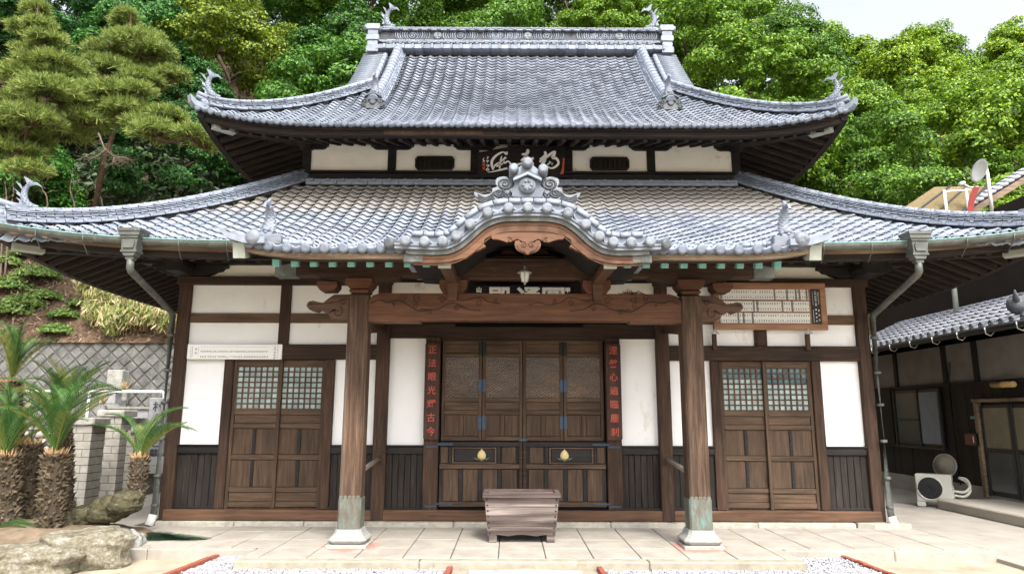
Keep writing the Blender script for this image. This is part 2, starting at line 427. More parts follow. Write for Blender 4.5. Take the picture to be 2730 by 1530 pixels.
ridge_p = Pieces('ridge_tile', 'tile'); cap_p = Pieces('ridge_cap', 'tile'); eave_p = Pieces('eave_tile', 'tile_eave')

# ---- roof decks (also carry the undersides)
def deck(name, parent, quads, mat='wood_eave_x', thick=.03):
    mb = MB()
    for grid in quads:
        n, m = len(grid), len(grid[0]); vs = [p for r in grid for p in r]
        fs = [(i * m + j, i * m + j + 1, (i + 1) * m + j + 1, (i + 1) * m + j) for i in range(n - 1) for j in range(m - 1)]
        mb.add(vs, fs, True); mb.add([(x, y, z - thick) for x, y, z in vs], [f[::-1] for f in fs], True)
    return mb.build(name, mat, parent)
lower_roof = deck('lower_roof', temple, [
    [[(t * (LX + (LY - y)), y, ff(zl(t * (LX + (LY - y)), y)) - .012) for t in np.linspace(-1, 1, 61)] for y in np.linspace(LY, LYE, 14)],
    [[(-(LX + d), LY - d + (15.2 - LY + d) * t, ff(zl_side(LX + d, LY - d + (15.2 - LY + d) * t)) - .012) for t in np.linspace(0, 1, 16) ** 1.6] for d in np.linspace(0, LY - LYE, 12)],
    [[((LX + d), LY - d + (15.2 - LY + d) * t, ff(zl_side(LX + d, LY - d + (15.2 - LY + d) * t)) - .012) for t in np.linspace(0, 1, 16) ** 1.6] for d in np.linspace(0, LY - LYE, 12)],
    [[(x, y, ff(zl(x, y)) - .012) for x in np.linspace(-PXW, -1.30, 12)] for y in np.linspace(LYE, PY_E + .05, 8)],
    [[(x, y, ff(zl(x, y)) - .012) for x in np.linspace(1.30, PXW, 12)] for y in np.linspace(LYE, PY_E + .05, 8)],
], 'wood_eave_x')
UG = 2.98                                                  # verge of the upper gable
YG = UYE + (UXE - UG)                                      # where hips meet the verge
upper_roof = deck('upper_roof', temple, [
    [[(t * (UXE - (y - UYE)), y, ff(zu(t * (UXE - (y - UYE)), y)) - .012) for t in np.linspace(-1, 1, 61)] for y in np.linspace(YG, UYE, 12)],
    [[(t * UG, y, ff(zu(t * UG, y)) - .012) for t in np.linspace(-1, 1, 31)] for y in np.linspace(UY, YG, 12)],
    [[(t * UG, 2 * UY - y, ff(zu(t * UG, y)) - .012) for t in np.linspace(-1, 1, 5)] for y in np.linspace(UY, YG, 8)],
] + [[[(sg * (UXE - d), UYE + d + (2 * (UY - UYE) - 2 * d) * t, ff(zu_side(UXE - d, min(UYE + d + (2 * (UY - UYE) - 2 * d) * t, 2 * UY - (UYE + d + (2 * (UY - UYE) - 2 * d) * t)))) - .012) for t in np.linspace(0, 1, 21)] for d in np.linspace(0, UXE - UG, 8)] for sg in (-1, 1)],
 'wood_eave_x')
# gable walls of the upper roof
for sg in (-1, 1):
    ys = np.linspace(YG, UY, 9); prof = [(y, ff(zu(UG, y)) - .05) for y in ys] + [(2 * UY - y, ff(zu(UG, y)) - .05) for y in ys[::-1]]
    MB().add([(sg * (UG - .35), y, z) for y, z in prof], [tuple(range(len(prof)))]).build('gable_board', 'wood_eave_y', upper_roof)

# ---- tiles
def rows_for(zf, x, y_eave, y_top, n):
    ys, s = surf_path(zf, x, y_eave, y_top); return list(np.interp(np.linspace(0, s[-1], n + 1), s, ys))
cols_l = [(i + .5) * PITCH_T for i in range(-34, 34)]
rows_m = rows_for(zl, 0, LYE - .05, LY - .10, 17)
def ok_main(c, y0, y1):
    if abs(c) > LX + (LY - (y0 + y1) / 2) - .02: return False
    return not (ff(zl(c, y0)) < ff(kz(c)) - .02 and y0 < 9.2 and abs(c) < KW - .1)
tl_low = tiles_np('f', zl, cols_l, rows_m, ok_main)
rows_p = rows_for(zl, 0, PY_E, LYE - .05, 6)
def ok_porch(c, y0, y1):
    if abs(c) > PXW + .02: return False
    return not (ff(zl(c, y0)) < ff(kz(c)) - .01 and abs(c) < KW - .25)
tl_porch = tiles_np('f', zl, cols_l, rows_p, ok_porch)
big = sorted(tl_porch + tl_low, key=lambda t: proj(t[0].mean(0))[2])
big = [t for t in big if abs(t[1]) < 4.6 and -20 < proj(t[0].mean(0))[0] < 2750]
one, rest = big[:300], None
ids = {id(t) for t in one}
rest = [t for t in tl_low + tl_porch if id(t) not in ids]
for sg in (-1, 1):
    rs = rows_for(lambda x, y: zl_side(y, 12), 0, LXE + .04, LX + .1, 17)
    rest_s = tiles_np('s', zl_side, [LYE + (i + .5) * PITCH_T for i in range(0, 34)], rs, lambda c, x0, x1: c > LYE + (LXE - (x0 + x1) / 2) and c < 15, sg)
    join_tiles('side_tiles', rest_s, 'tile_dusty', lower_roof, sg > 0)
join_tiles('roof_tiles', rest, 'tile_dusty', lower_roof)
# the nearest 300 tiles as objects that share one mesh: local x across, y up the slope, z out of the roof
t0 = one[0][0]
def tile_local(L):
    a = (_uu - .5) * PITCH_T
    V = np.concatenate([np.stack([a, 0 * a, PROF + STEP + THK], 1), np.stack([a, 0 * a + L, PROF + THK * .2], 1), np.stack([a, 0 * a, PROF + STEP], 1)])
    return np_mesh('roof_tile', V, TQ, 'tile_dusty', True)
tmesh = {}
for V, c, f0 in one:
    mid_f = V[NU // 2 + 2 * NU] ; r_m = V[NU:2 * NU].mean(0); f_m = V[2 * NU:].mean(0); L = round(float(np.linalg.norm(r_m - f_m)), 2)
    if L not in tmesh: tmesh[L] = tile_local(L)
    y0 = f0; z0 = ff(zl(c, y0)); y1 = float(r_m[1]); z1 = ff(zl(c, f0 + .9 * L * .94)) ; y1 = f0 + .9 * L * .94
    Yv = Vector((0, y1 - y0, z1 - z0)).normalized(); dx = .02
    Xv = Vector((2 * dx, 0, ff(zl(c + dx, y0)) - ff(zl(c - dx, y0)))).normalized(); Zv = Xv.cross(Yv).normalized(); Xv = Yv.cross(Zv)
    jit = rnd.uniform(-.004, .004)
    M = Matrix(((Xv.x, Yv.x, Zv.x, c), (Xv.y, Yv.y, Zv.y, y0 + jit), (Xv.z, Yv.z, Zv.z, z0 + rnd.uniform(0, .002)), (0, 0, 0, 1)))
    link('roof_tile', tmesh[L], lower_roof, M=M)
cols_u = [i * PITCH_T for i in range(-25, 26)]
rows_u = rows_for(zu, 0, UYE - .05, UY - .06, 31)
def ok_up(c, y0, y1):
    ym = (y0 + y1) / 2
    return abs(c) < UXE - (ym - UYE) if ym < YG else abs(c) < UG
tl_up = tiles_np('f', zu, cols_u, rows_u, ok_up)
join_tiles('roof_tiles', tl_up, 'tile', upper_roof)
for sg in (-1, 1):
    rs = rows_for(lambda x, y: zu_side(y, 12), 0, UXE + .04, UG - .3, 18)
    join_tiles('side_tiles', tiles_np('s', lambda x, y: zu_side(x, np.minimum(y, 2 * UY - y)), [UYE + (i + .5) * PITCH_T for i in range(0, 35)], rs,
        lambda c, x0, x1: min(c, 2 * UY - c) > UYE + (UXE - (x0 + x1) / 2), sg), 'tile', upper_roof, sg > 0)

# ---- eave tiles: disc at the roll, hanging lip under the pan
def eave_tile(x, y, z, sl, parent, r=.047, lip=.05, nx=0.0):
    mb = MB(); xr = x - .5 * PITCH_T + .22 * PITCH_T
    mb.lathe([(r * .55, -.012), (r, -.006), (r, .03)], 14, Matrix.Translation((xr, y - .012, z + .012)), True, 'y')
    a = x + (np.linspace(.18, 1.18, 8) - .5) * PITCH_T
    pr = tprof(np.mod(np.linspace(.18, 1.18, 8), 1.0)) + .03
    top = [(float(q), y - .004, z + float(h) + sl * (float(q) - x)) for q, h in zip(a, pr)]
    bot = [(p[0], p[1], p[2] - lip * (.55 + .45 * math.sin(math.pi * i / 7))) for i, p in enumerate(top)]
    bk = [(p[0], p[1] + .03, p[2]) for p in bot]
    n = 8; mb.add(top + bot + bk, [(i + n, i + 1 + n, i + 1, i) for i in range(n - 1)] + [(i + 2 * n, i + 1 + 2 * n, i + 1 + n, i + n) for i in range(n - 1)], True)
    eave_p.add(mb, parent, (x, y, z), .2)
for c in cols_u:
    if abs(c) < UXE - .05:
        d = .01; eave_tile(c, UYE - .06, ff(zu(c, UYE - .05)), ff(zu(c + d, UYE) - zu(c - d, UYE)) / .02, upper_roof)
for c in cols_l:
    if PXW < abs(c) < LXE - .03: eave_tile(c, LYE - .06, ff(zl(c, LYE + .001)), ff(zl(c + .01, LYE + .001) - zl(c - .01, LYE + .001)) / .02, lower_roof)
    elif KW - .28 < abs(c) < PXW - .1: eave_tile(c, PY_E - .01, ff(zl(c, PY_E)), ff(zl(c + .01, PY_E) - zl(c - .01, PY_E)) / .02, lower_roof, .055, .06)

# ---- ridges
def ridge(path, parent, layers, seg=.20, cap=.07, up=None, ring=True, lateral=None, cap_seg=None):
    """layers: (half width, z0, z1, ringed). path: list of points; pieces are laid along it with staggered joints."""
    P = [Vector(p) for p in path]; S = [0]
    for a, b in zip(P, P[1:]): S.append(S[-1] + (b - a).length)
    def at(s):
        s = max(0, min(S[-1], s)); i = max(0, min(len(P) - 2, next((k for k in range(len(S) - 1) if S[k + 1] >= s), len(P) - 2)))
        t = (s - S[i]) / (S[i + 1] - S[i]); p = P[i].lerp(P[i + 1], t); d = (P[min(i + 2, len(P) - 1)] - P[max(i - 1, 0)]).normalized()
        A = Vector(lateral) if lateral else d.cross(Vector((0, 0, 1))).normalized(); B = A.cross(d).normalized()
        if B.z < 0: B = -B
        return p, A, B
    n = max(1, round(S[-1] / seg)); L = S[-1] / n
    for li, (hw, z0, z1, rg) in enumerate(layers):
        off = (li % 2) * .5 * L
        for k in range(-1, n):
            s0, s1 = k * L + off + .0065, (k + 1) * L + off - .0065
            s0, s1 = max(0, s0), min(S[-1], s1)
            if s1 - s0 < .03: continue
            mb = MB(); hw2 = hw + rnd.uniform(-.003, .003)
            prof = [(-hw2, z0 + .002), (hw2, z0 + .002), (hw2, z1 - .006), (hw2 - .012, z1), (-hw2 + .012, z1), (-hw2, z1 - .006)]
            mb.sweep(prof, [at(s0), at((s0 + s1) / 2), at(s1)])
            if rg:
                p2 = [(a * 1.04 + (.009 if a > 0 else -.009), (z0 + z1) / 2 + (b - (z0 + z1) / 2) * 1.1 + .004) for a, b in prof]
                mb.sweep(p2, [at(s1 - .035), at(s1 + .006)])
            ridge_p.add(mb, parent, at((s0 + s1) / 2)[0], L)
    z0 = layers[-1][2]
    if len(layers) > 1:
        hwc = min(q[0] for q in layers) - .022; MB().sweep([(-hwc, layers[0][1]), (hwc, layers[0][1]), (hwc, z0 + .002), (-hwc, z0 + .002)], [at(q) for q in np.linspace(0, S[-1], 14)]).build('ridge_mortar', 'tile_panel', parent)
    if cap:
        for k in range(n):
            s0, s1 = k * L, (k + 1) * L; mb = MB()
            pr = [(cap * math.cos(t), z0 - .01 + cap * math.sin(t)) for t in np.linspace(0, math.pi, 9)]
            mb.sweep(pr, [at(s0), at((s0 + s1) / 2), at(s1)], smooth=True)
            pr2 = [(a * 1.1, (b - z0) * 1.1 + z0) for a, b in pr]
            mb.sweep(pr2, [at(s1 - .04), at(s1 - .002)], smooth=True)
            cap_p.add(mb, parent, at((s0 + s1) / 2)[0], L)
HIPL = [(.15, 0, .05, True), (.118, .060, .092, True), (.126, .102, .122, False), (.116, .132, .152, False), (.122, .162, .180, False), (.105, .190, .225, True)]
HIPS = [(a, b * .8, c * .8, d) for a, b, c, d in HIPL]; HIPU = [(a * .9, b * .68, c * .68, d) for a, b, c, d in HIPL]
for sg in (-1, 1):
    # lower hips: from the wall corner to the eave corner
    pts = [(sg * (LX + d), LY - d, ff(zl(LX + d, LY - d)) + .03) for d in np.linspace(-.02, LY - LYE - .10, 26)]
    ridge(pts, lower_roof, HIPS, .205, .055)
    pts = [(sg * (UXE - d), UYE + d, ff(zu(UXE - d, UYE + d)) + .03) for d in np.linspace(.10, 2.25, 22)][::-1]
    ridge(pts, upper_roof, HIPU, .2, .05)
    # descending ridges on the upper front slope
    xk = 2.52
    pts = [(sg * xk, y, ff(zu(xk, y)) + .03) for y in np.linspace(UY - .02, 10.95, 24)]
    ridge(pts, upper_roof, [(.14, 0, .05, True), (.12, .053, .085, False), (.11, .088, .12, False), (.10, .123, .155, False)], .17, .085)
    # a second slimmer roll outside it and the verge tiles
    pts = [(sg * (xk + .27), y, ff(zu(xk, y)) + .05) for y in np.linspace(UY - .1, 11.95, 20)]
    ridge(pts, upper_roof, [(.05, -.02, .03, False)], .2, .055)
    for k in range(16):
        y = np.linspace(UY - .12, 11.95, 16)[k]; z = ff(zu(UG, y)); mb = MB()
        pr = [(.062 * math.cos(t), .062 * math.sin(t)) for t in np.linspace(-.3, math.pi + .3, 9)]
        fr = [((sg * (xk + .30 + q * .42), y, z + .075 - q * .05), Vector((0, .85, .5)), Vector((0, -.5, .85))) for q in (0, 1)]
        mb.sweep(pr, fr, smooth=True); eave_p.add(mb, upper_roof, (sg * UG, y, z), .12)
# wall-foot flashing courses along the lower roof top
pts = [(x, LY - .13, 5.36) for x in np.linspace(-LX + .05, LX - .05, 20)]
ridge(pts, lower_roof, [(.10, 0, .058, True), (.085, .062, .105, True)], .26, 0, lateral=(0, -1, 0))
# main ridge of the upper roof
RZ = UZT + .02; RXE = 2.98
pts = [(x, UY, RZ) for x in np.linspace(-RXE, RXE, 30)]
ridge(pts, upper_roof, [(.26, -.02, .075, True)], .2, 0, lateral=(0, -1, 0))
ridge(pts, upper_roof, [(.20, .075, .10, False), (.15, .185, .215, True), (.14, .218, .248, False)], .2, 0, lateral=(0, -1, 0))
ridge(pts, upper_roof, [(.11, .250, .252, False), (.15, .46, .495, True), (.155, .498, .528, False)], .2, .06, lateral=(0, -1, 0))
mb = MB()
for k in range(30):                                        # scalloped course with round ends
    x = -RXE + .1 + k * (2 * RXE - .2) / 29
    if abs(x) > 2.86: continue
    mb = MB().lathe([(.03, -.012), (.042, -.006), (.042, .06)], 12, Matrix.Translation((x, UY - .215, RZ + .135)), True, 'y')
    prf = [(x - .1 + .2 * t, RZ + .165 - .05 * math.sin(math.pi * t)) for t in np.linspace(0, 1, 7)]
    mb.prism(prf + [(p[0], p[1] - .018) for p in prf[::-1]], UY - .20, UY - .12)
    eave_p.add(mb, upper_roof, (x, UY - .2, RZ + .13), .1)
    m2 = MB().lathe([(.024, -.01), (.034, -.005), (.034, .05)], 12, Matrix.Translation((x, UY - .17, RZ + .478)), True, 'y')
    eave_p.add(m2, upper_roof, (x, UY - .2, RZ + .48), .1)
# panel of flowing-water relief with round crests
wave = MB().box(-RXE + .05, RXE - .05, UY - .09, UY + .09, RZ + .25, RZ + .46)
wave.build('ridge_panel', 'tile_panel', upper_roof)
rel = MB()
def relief_spiral(cx, cz, r, turns, sgn, w=.0125, y=UY - .095):
    pts = [(cx + sgn * r * (1 - t) * math.cos(turns * 2 * math.pi * t), y, cz + r * .9 * (1 - t) * math.sin(turns * 2 * math.pi * t)) for t in np.linspace(0, .96, int(16 * turns))]
    rel.tube(pts, w, 5, ref=(0, 1, 0))
zc = RZ + .355
cxs = [-2.25, -1.25, -.42, -.2, .55, 1.55, 1.78, 2.5]
for cx in cxs:
    relief_spiral(cx, zc, .085, 2.2, 1)
    for s2 in (-1, 1):
        for k in range(6):
            d = .10 + k * .048
            rel.tube([(cx + s2 * d, UY - .094, zc + s2 * .0 + .095), (cx + s2 * (d + .02), UY - .097, zc + .03), (cx + s2 * (d + .005), UY - .097, zc - .05), (cx + s2 * (d - .05), UY - .094, zc - .095)], .0135, 4, ref=(0, 1, 0))
for x in (-1.75, .2, 2.1):
    pass
rel.build('ridge_relief', 'tile', upper_roof, kind='stuff')
for x in (-1.72, .16, 2.08):
    m = MB().lathe([(.07, -.02), (.085, -.012), (.085, .02)], 18, Matrix.Translation((x, UY - .10, zc)), True, 'y')
    for a in (90, 210, 330): m.lathe([(.0, -.006), (.022, -.004), (.03, .004)], 10, Matrix.Translation((x + .036 * math.cos(math.radians(a)), UY - .122, zc + .036 * math.sin(math.radians(a)))), True, 'y')
    m.build('crest', 'tile_disc', upper_roof)
# ridge end blocks
for sg in (-1, 1):
    mb = MB()
    pr = [(-.10, -.08), (.10, -.08), (.12, .05), (.10, .18), (.13, .30), (.10, .42), (.13, .54), (-.13, .54), (-.10, .42), (-.13, .30), (-.10, .18), (-.12, .05)]
    for q, (za, zb2, hw) in enumerate(((-.08, .05, .115), (.065, .17, .095), (.185, .30, .12), (.315, .41, .095), (.425, .54, .13))):
        mb.prism([(-hw, za), (hw, za), (hw + .012, (za + zb2) / 2), (hw, zb2), (-hw, zb2), (-hw - .012, (za + zb2) / 2)], UY - .25 + .02 * (q % 2), UY + .24, Matrix.Translation((sg * (RXE + .07), 0, RZ)))
    for z, L in ((.50, .25), (.30, .19), (.20, .15)):
        mb.lathe([(.05, -.02), (.062, 0), (.06, .12), (.05, L)] if sg > 0 else [(.05, .02), (.062, 0), (.06, -.12), (.05, -L)], 12, Matrix.Translation((sg * (RXE + .02), UY - .12, RZ + z)) @ Matrix.Rotation(-sg * .1, 4, 'Y'), True, 'x')
    mb.build('ridge_end_tile', 'tile', upper_roof)

# ---- ornaments
def fish_mesh():
    "leaping fish roof ornament, ~1 m: head at the foot, tail fan curling to +x"
    mb = MB()
    spine = smooth_curve([(.14, 0, .02), (.05, 0, .06), (-.04, 0, .18), (-.08, 0, .36), (-.05, 0, .54), (.02, 0, .68), (.10, 0, .76)], 5)
    n = len(spine); rs = [.13 * (1 - .75 * (i / (n - 1)) ** 1.3) * (.7 + .3 * min(1, i / 5)) for i in range(n)]
    mb.tube(spine, rs, 12, flat=1.0, ref=(0, 1, 0))
    for i in range(4, n - 2, 2):                           # scale rows
        t = Vector(spine[i + 1]) - Vector(spine[i]); x = t.normalized(); z = Vector((0, 1, 0)); y2 = x.cross(z)
        for j in range(7):
            a = 2 * math.pi * (j + .5 * (i % 4 // 2)) / 7
            p = Vector(spine[i]) + (y2 * math.cos(a) + z * math.sin(a)) * rs[i] * .93
            mb.lathe([(0, .02), (.026, .008), (.03, -.01)], 6, Matrix.Translation(p), True)
    def fin(pts, w, ax=(0, 1, 0)):
        mb.prism(pts, -w, w)
    fin(smooth_curve([(.04, .70), (.02, .86), (-.02, 1.0), (.06, .97), (.13, .90), (.19, .83), (.30, .82), (.42, .66), (.30, .74), (.18, .73), (.10, .70)], 3), .022)
    for k in range(5):
        a = .3 + k * .3
        mb.tube([(.07, -.026, .73), (.07 + .20 * math.cos(a), -.03, .73 + .2 * math.sin(a))], [.014, .004], 4)
    fin([(-.10, .58), (-.24, .86), (-.13, .78), (-.07, .62)], .018)
    fin([(-.12, .44), (-.31, .66), (-.22, .56), (-.26, .48), (-.12, .33)], .018)
    fin([(-.10, .24), (-.28, .36), (-.20, .24), (-.25, .14), (-.09, .1)], .02)
    for s in (-1, 1):                                      # side fins, eyes, jaw
        M = Matrix.Translation((-.02, s * .1, .2)) @ Matrix.Rotation(s * .9, 4, 'Z')
        mb.prism([(0, 0), (-.18, .12), (-.10, .02), (-.16, -.06), (0, -.08)], -.012, .012, M)
        mb.lathe([(0, .03), (.022, .02), (.03, 0)], 8, Matrix.Translation((.06, s * .085, .12)) @ Matrix.Rotation(-s * 1.4, 4, 'X'))
    mb.tube([(.12, 0, .08), (.22, 0, .06), (.26, 0, .09)], [.07, .05, .02], 8, ref=(0, 1, 0))
    mb.tube([(.10, 0, .0), (.20, 0, -.005), (.24, 0, .01)], [.05, .035, .015], 8, ref=(0, 1, 0))
    mb.box(-.16, .2, -.1, .1, -.06, 0)
    return mb.mesh('fish_ornament', 'tile')
FISH = fish_mesh()
def fish(parent, p, size, rz=0, tilt=0, thick=1.0):
    M = Matrix.Translation(p) @ Matrix.Rotation(rz, 4, 'Z') @ Matrix.Rotation(tilt, 4, 'Y') @ Matrix.Scale(size, 4) @ Matrix.Scale(thick, 4, (0, 1, 0))
    return link('fish_ornament', FISH, parent, M=M)
fish(upper_roof, (-2.78, UY, RZ + .60), .56, 0); fish(upper_roof, (2.80, UY, RZ + .60), .56, math.pi)
fish(upper_roof, (-UXE + .15, UYE + .15, ff(zu(UXE - .15, UYE + .15)) + .20), .46, math.radians(35), -.25)
fish(upper_roof, (UXE - .15, UYE + .15, ff(zu(UXE - .15, UYE + .15)) + .20), .46, math.radians(145), -.25)
for sg in (-1, 1):
    if sg < 0: fish(lower_roof, (sg * (LXE - .26), LYE + .26, ff(zl(LXE - .26, LYE + .26)) + .23), .42, math.radians(35 if sg < 0 else 145), -.2)
    fish(lower_roof, (sg * 2.84, PY_E + .14, ff(zl(2.84, PY_E + .14)) + .14), .40, math.radians(-90), .0, 1.7)
    fish(upper_roof, (sg * 2.52, 10.98, ff(zu(2.5, 10.98)) + .28), .40, math.radians(-90), 0, 1.6)

def corner_end(parent, x, y, z, sg, k=1.0):
    "demon-tile end of a hip: carved block, two upturned rolls, pointed corner tile"
    mb = MB(); d = Vector((sg, -1, 0)).normalized(); A = Vector((sg * .7071 * 1, .7071, 0)); B = Vector((0, 0, 1)); O = Vector((x, y, z))
    R = Matrix(((d.x, A.x, 0, x), (d.y, A.y, 0, y), (0, 0, 1, z), (0, 0, 0, 1)))
    mb.lathe([(.03 * k, .10 * k), (.085 * k, .09 * k), (.095 * k, .0), (.095 * k, -.16 * k)], 14, R @ Matrix.Translation((.04 * k, 0, .09 * k)), True, 'x')
    for q in (-1, 1): mb.lathe([(.0, .035 * k), (.035 * k, .02 * k), (.045 * k, -.05 * k)], 8, R @ Matrix.Translation((.11 * k, q * .055 * k, .11 * k)), True, 'x')
    mb.box(-.2 * k, .02 * k, -.11 * k, .11 * k, .17 * k, .20 * k, 0, R); mb.box(-.2 * k, .0, -.10 * k, .10 * k, .205 * k, .235 * k, 0, R)
    mb.tube([R @ Vector((-.2 * k, 0, .235 * k)), R @ Vector((0, 0, .245 * k)), R @ Vector((.22 * k, 0, .285 * k))], .05 * k, 10)
    mb.tube([R @ Vector((-.12 * k, 0, .175 * k)), R @ Vector((.06 * k, 0, .18 * k)), R @ Vector((.24 * k, 0, .20 * k))], .042 * k, 10)
    mb.build('corner_demon_tile', 'tile', parent)
    m2 = MB(); pr = [(-.18, -.03), (-.18, .03), (.05, .035), (.20, .07), (.33, .17), (.30, .03), (.22, -.05), (.05, -.06)]
    m2.prism([(a * k, b * k) for a, b in pr], -.09 * k, .09 * k, R @ Matrix.Translation((.04, 0, .01))); m2.build('corner_tip_tile', 'tile', parent)
for sg in (-1, 1):
    corner_end(upper_roof, sg * (UXE - .10), UYE + .10, ff(zu(UXE - .1, UYE + .1)) + .01, sg, .72)
    corner_end(lower_roof, sg * (LXE - .12), LYE + .12, ff(zl(LXE - .12, LYE + .12)) + .01, sg, 1.0)
    # demon tile under the fish of the descending ridge
    x, y = sg * 2.52, 10.93; z = ff(zu(2.52, 10.93)) + .02; mb = MB(); T = Matrix.Translation((x, 0, z))
    mb.prism([(-.15, 0), (.15, 0), (.17, .1), (.14, .2), (.16, .27), (0, .34), (-.16, .27), (-.14, .2), (-.17, .1)], y - .05, y + .05, T)
    mb.prism([(-.18, .27), (0, .36), (.18, .27), (.18, .31), (0, .40), (-.18, .31)], y - .09, y + .05, T)
    mb.lathe([(.05, -.02), (.07, -.01), (.07, .03)], 14, Matrix.Translation((x, y - .055, z + .16)), True, 'y')
    for s2 in (-1, 1):
        for cx, cz, r in ((.17, .17, .06), (.2, .07, .05)):
            mb.tube([(x + s2 * (cx + r * (1 - t) * math.cos(9 * t)), y - .05, z + cz + r * (1 - t) * math.sin(9 * t)) for t in np.linspace(0, .9, 20)], .018, 6, ref=(0, 1, 0))
        mb.prism([(s2 * .12, 0), (s2 * .26, .02), (s2 * .25, .2), (s2 * .14, .26)], y - .04, y + .04, T)
    mb.v = [(x + (a - x) * .78, b, z + (c - z) * .72) for a, b, c in mb.v]; mb.build('demon_tile', 'tile_dark', upper_roof)
# ------------------------------------------------------------------ karahafu (curved gable over the porch)
def karc(off=0.0, n=80, w=None, y=KY):
    "points along the gable curve, offset along its normal"
    w = w or KW; xs = np.linspace(-w, w, 400); zs = kz(xs); s = np.concatenate([[0], np.cumsum(np.hypot(np.diff(xs), np.diff(zs)))])
    u = np.linspace(0, s[-1], n); X = np.interp(u, s, xs); Z = np.interp(u, s, zs)
    dx = np.gradient(X); dz = np.gradient(Z); L = np.hypot(dx, dz); return [(float(a - off * q / l), float(b + off * p / l)) for a, b, p, q, l in zip(X, Z, dx, dz, L)]
kara = MB()
g = [[(x, y, z) for x, z in karc(.015, 81)] for y in (KY + .06, 7.6, 8.2, 8.9)]
vs_ = [p for r in g for p in r]; m_ = 81
kara.add(vs_, [(i * m_ + j, i * m_ + j + 1, (i + 1) * m_ + j + 1, (i + 1) * m_ + j) for i in range(3) for j in range(m_ - 1)], True)
curved_gable = kara.build('curved_gable', 'tile', temple)
ku = MB(); gu = [[(x, y, z) for x, z in karc(-.03, 81, KW - .1)] for y in (KY + .1, 7.6, 8.2, 8.9)]
ku.add([p for r in gu for p in r], [(i * m_ + j, (i + 1) * m_ + j, (i + 1) * m_ + j + 1, i * m_ + j + 1) for i in range(3) for j in range(m_ - 1)], True); ku.build('gable_soffit', 'wood_black', curved_gable)  # brown underside coloured black: the shade inside the gable is in the colour
MB().prism([(x, z) for x, z in karc(-.04, 41, 1.25)] + [(1.25, 3.30), (-1.25, 3.30)], 8.62, 8.66).build('gable_shade_board', 'wood_black', curved_gable)  # added black sheet standing in for the shade deep inside the gable
def strip(off0, off1, y0, y1, w=None, n=81):
    a = karc(off0, n, w); b = karc(off1, n, w); mb = MB(); return mb.prism(a + b[::-1], y0, y1, smooth=False)
strip(-.048, -.002, KY, KY + .1, KW - .12).build('copper_edge', 'copper_grey', curved_gable)
strip(.002, .03, KY - .03, KY + .3, KW).build('pan_tile_course', 'tile', curved_gable)
strip(.034, .055, KY - .045, KY + .3, KW).build('pan_tile_course', 'tile_disc', curved_gable)
# sagging pan lips and round end tiles along the curve
arc = karc(0, 400); S_ = np.concatenate([[0], np.cumsum([math.dist(a, b) for a, b in zip(arc, arc[1:])])])
def arc_at(s):
    x = float(np.interp(s, S_, [p[0] for p in arc])); z = float(np.interp(s, S_, [p[1] for p in arc]))
    x2 = float(np.interp(s + .01, S_, [p[0] for p in arc])); z2 = float(np.interp(s + .01, S_, [p[1] for p in arc]))
    x1 = float(np.interp(s - .01, S_, [p[0] for p in arc])); z1 = float(np.interp(s - .01, S_, [p[1] for p in arc]))
    t = Vector((x2 - x1, 0, z2 - z1)).normalized(); return Vector((x, 0, z)), t, Vector((-t.z, 0, t.x))
mid = S_[-1] / 2; nk = int(mid / .2)
for k in range(-nk, nk + 1):
    s = mid + k * .2; p, t, nrm = arc_at(s)
    o = p + nrm * .075
    mb = MB().lathe([(.03, -.015), (.05, -.01), (.056, 0), (.056, .10), (.05, .105), (.05, .42)], 16, Matrix.Translation((o.x, KY - .10, o.z)) @ Matrix.Rotation(-.10, 4, 'X'), True, 'y')
    mb.build('round_end_tile', 'tile_disc', curved_gable)
    if k < nk:
        a, b = s + .045, s + .155; pts = []
        for q in np.linspace(0, 1, 7):
            pp, tt, nn = arc_at(a + (b - a) * q); pts.append(pp + nn * (.115 - .035 * math.sin(math.pi * q)))
        pr = [(v.x, v.z) for v in pts]; pr2 = [(v.x, v.z - .028) for v in pts]
        MB().prism(pr + pr2[::-1], KY - .03, KY + .4).build('pan_tile', 'tile', curved_gable)
strip(.056, .146, KY - .005, KY + .22, KW - .15).build('ridge_body', 'tile_eave', curved_gable)
# cap row running along the curve above the round ends
ncap = int((S_[-1] - .35) / .125)
for k in range(ncap):
    s0 = .17 + k * (S_[-1] - .34) / ncap; s1 = s0 + (S_[-1] - .34) / ncap - .009; mb = MB(); fr = []
    for s in (s0, (s0 + s1) / 2, s1):
        p, t, nrm = arc_at(s); fr.append((Vector((p.x, KY + .045, p.z)) + nrm * .148, Vector((0, 1, 0)), nrm))
    mb.sweep([(-.07, 0), (-.07, .03), (-.045, .06), (0, .072), (.045, .06), (.07, .03), (.07, 0)], fr, smooth=True); mb.build('cap_tile', 'tile', curved_gable)
for sg in (-1, 1):
    x = sg * (KW - .22)
    MB().lathe([(.03, -.02), (.058, -.012), (.062, 0), (.06, .12), (.05, .3)], 16, Matrix.Translation((x * .97, KY + .25, float(kz(x)) + .23)), True, 'y').build('round_end_tile', 'tile_dark', curved_gable)
    MB().lathe([(.03, -.02), (.058, -.012), (.062, 0), (.06, .15), (.05, .5)], 16, Matrix.Translation((sg * (KW + .06), KY - .02, float(kz(KW)) + .06)) @ Matrix.Rotation(sg * .5, 4, 'Z'), True, 'y').build('round_end_tile', 'tile_dark', curved_gable)
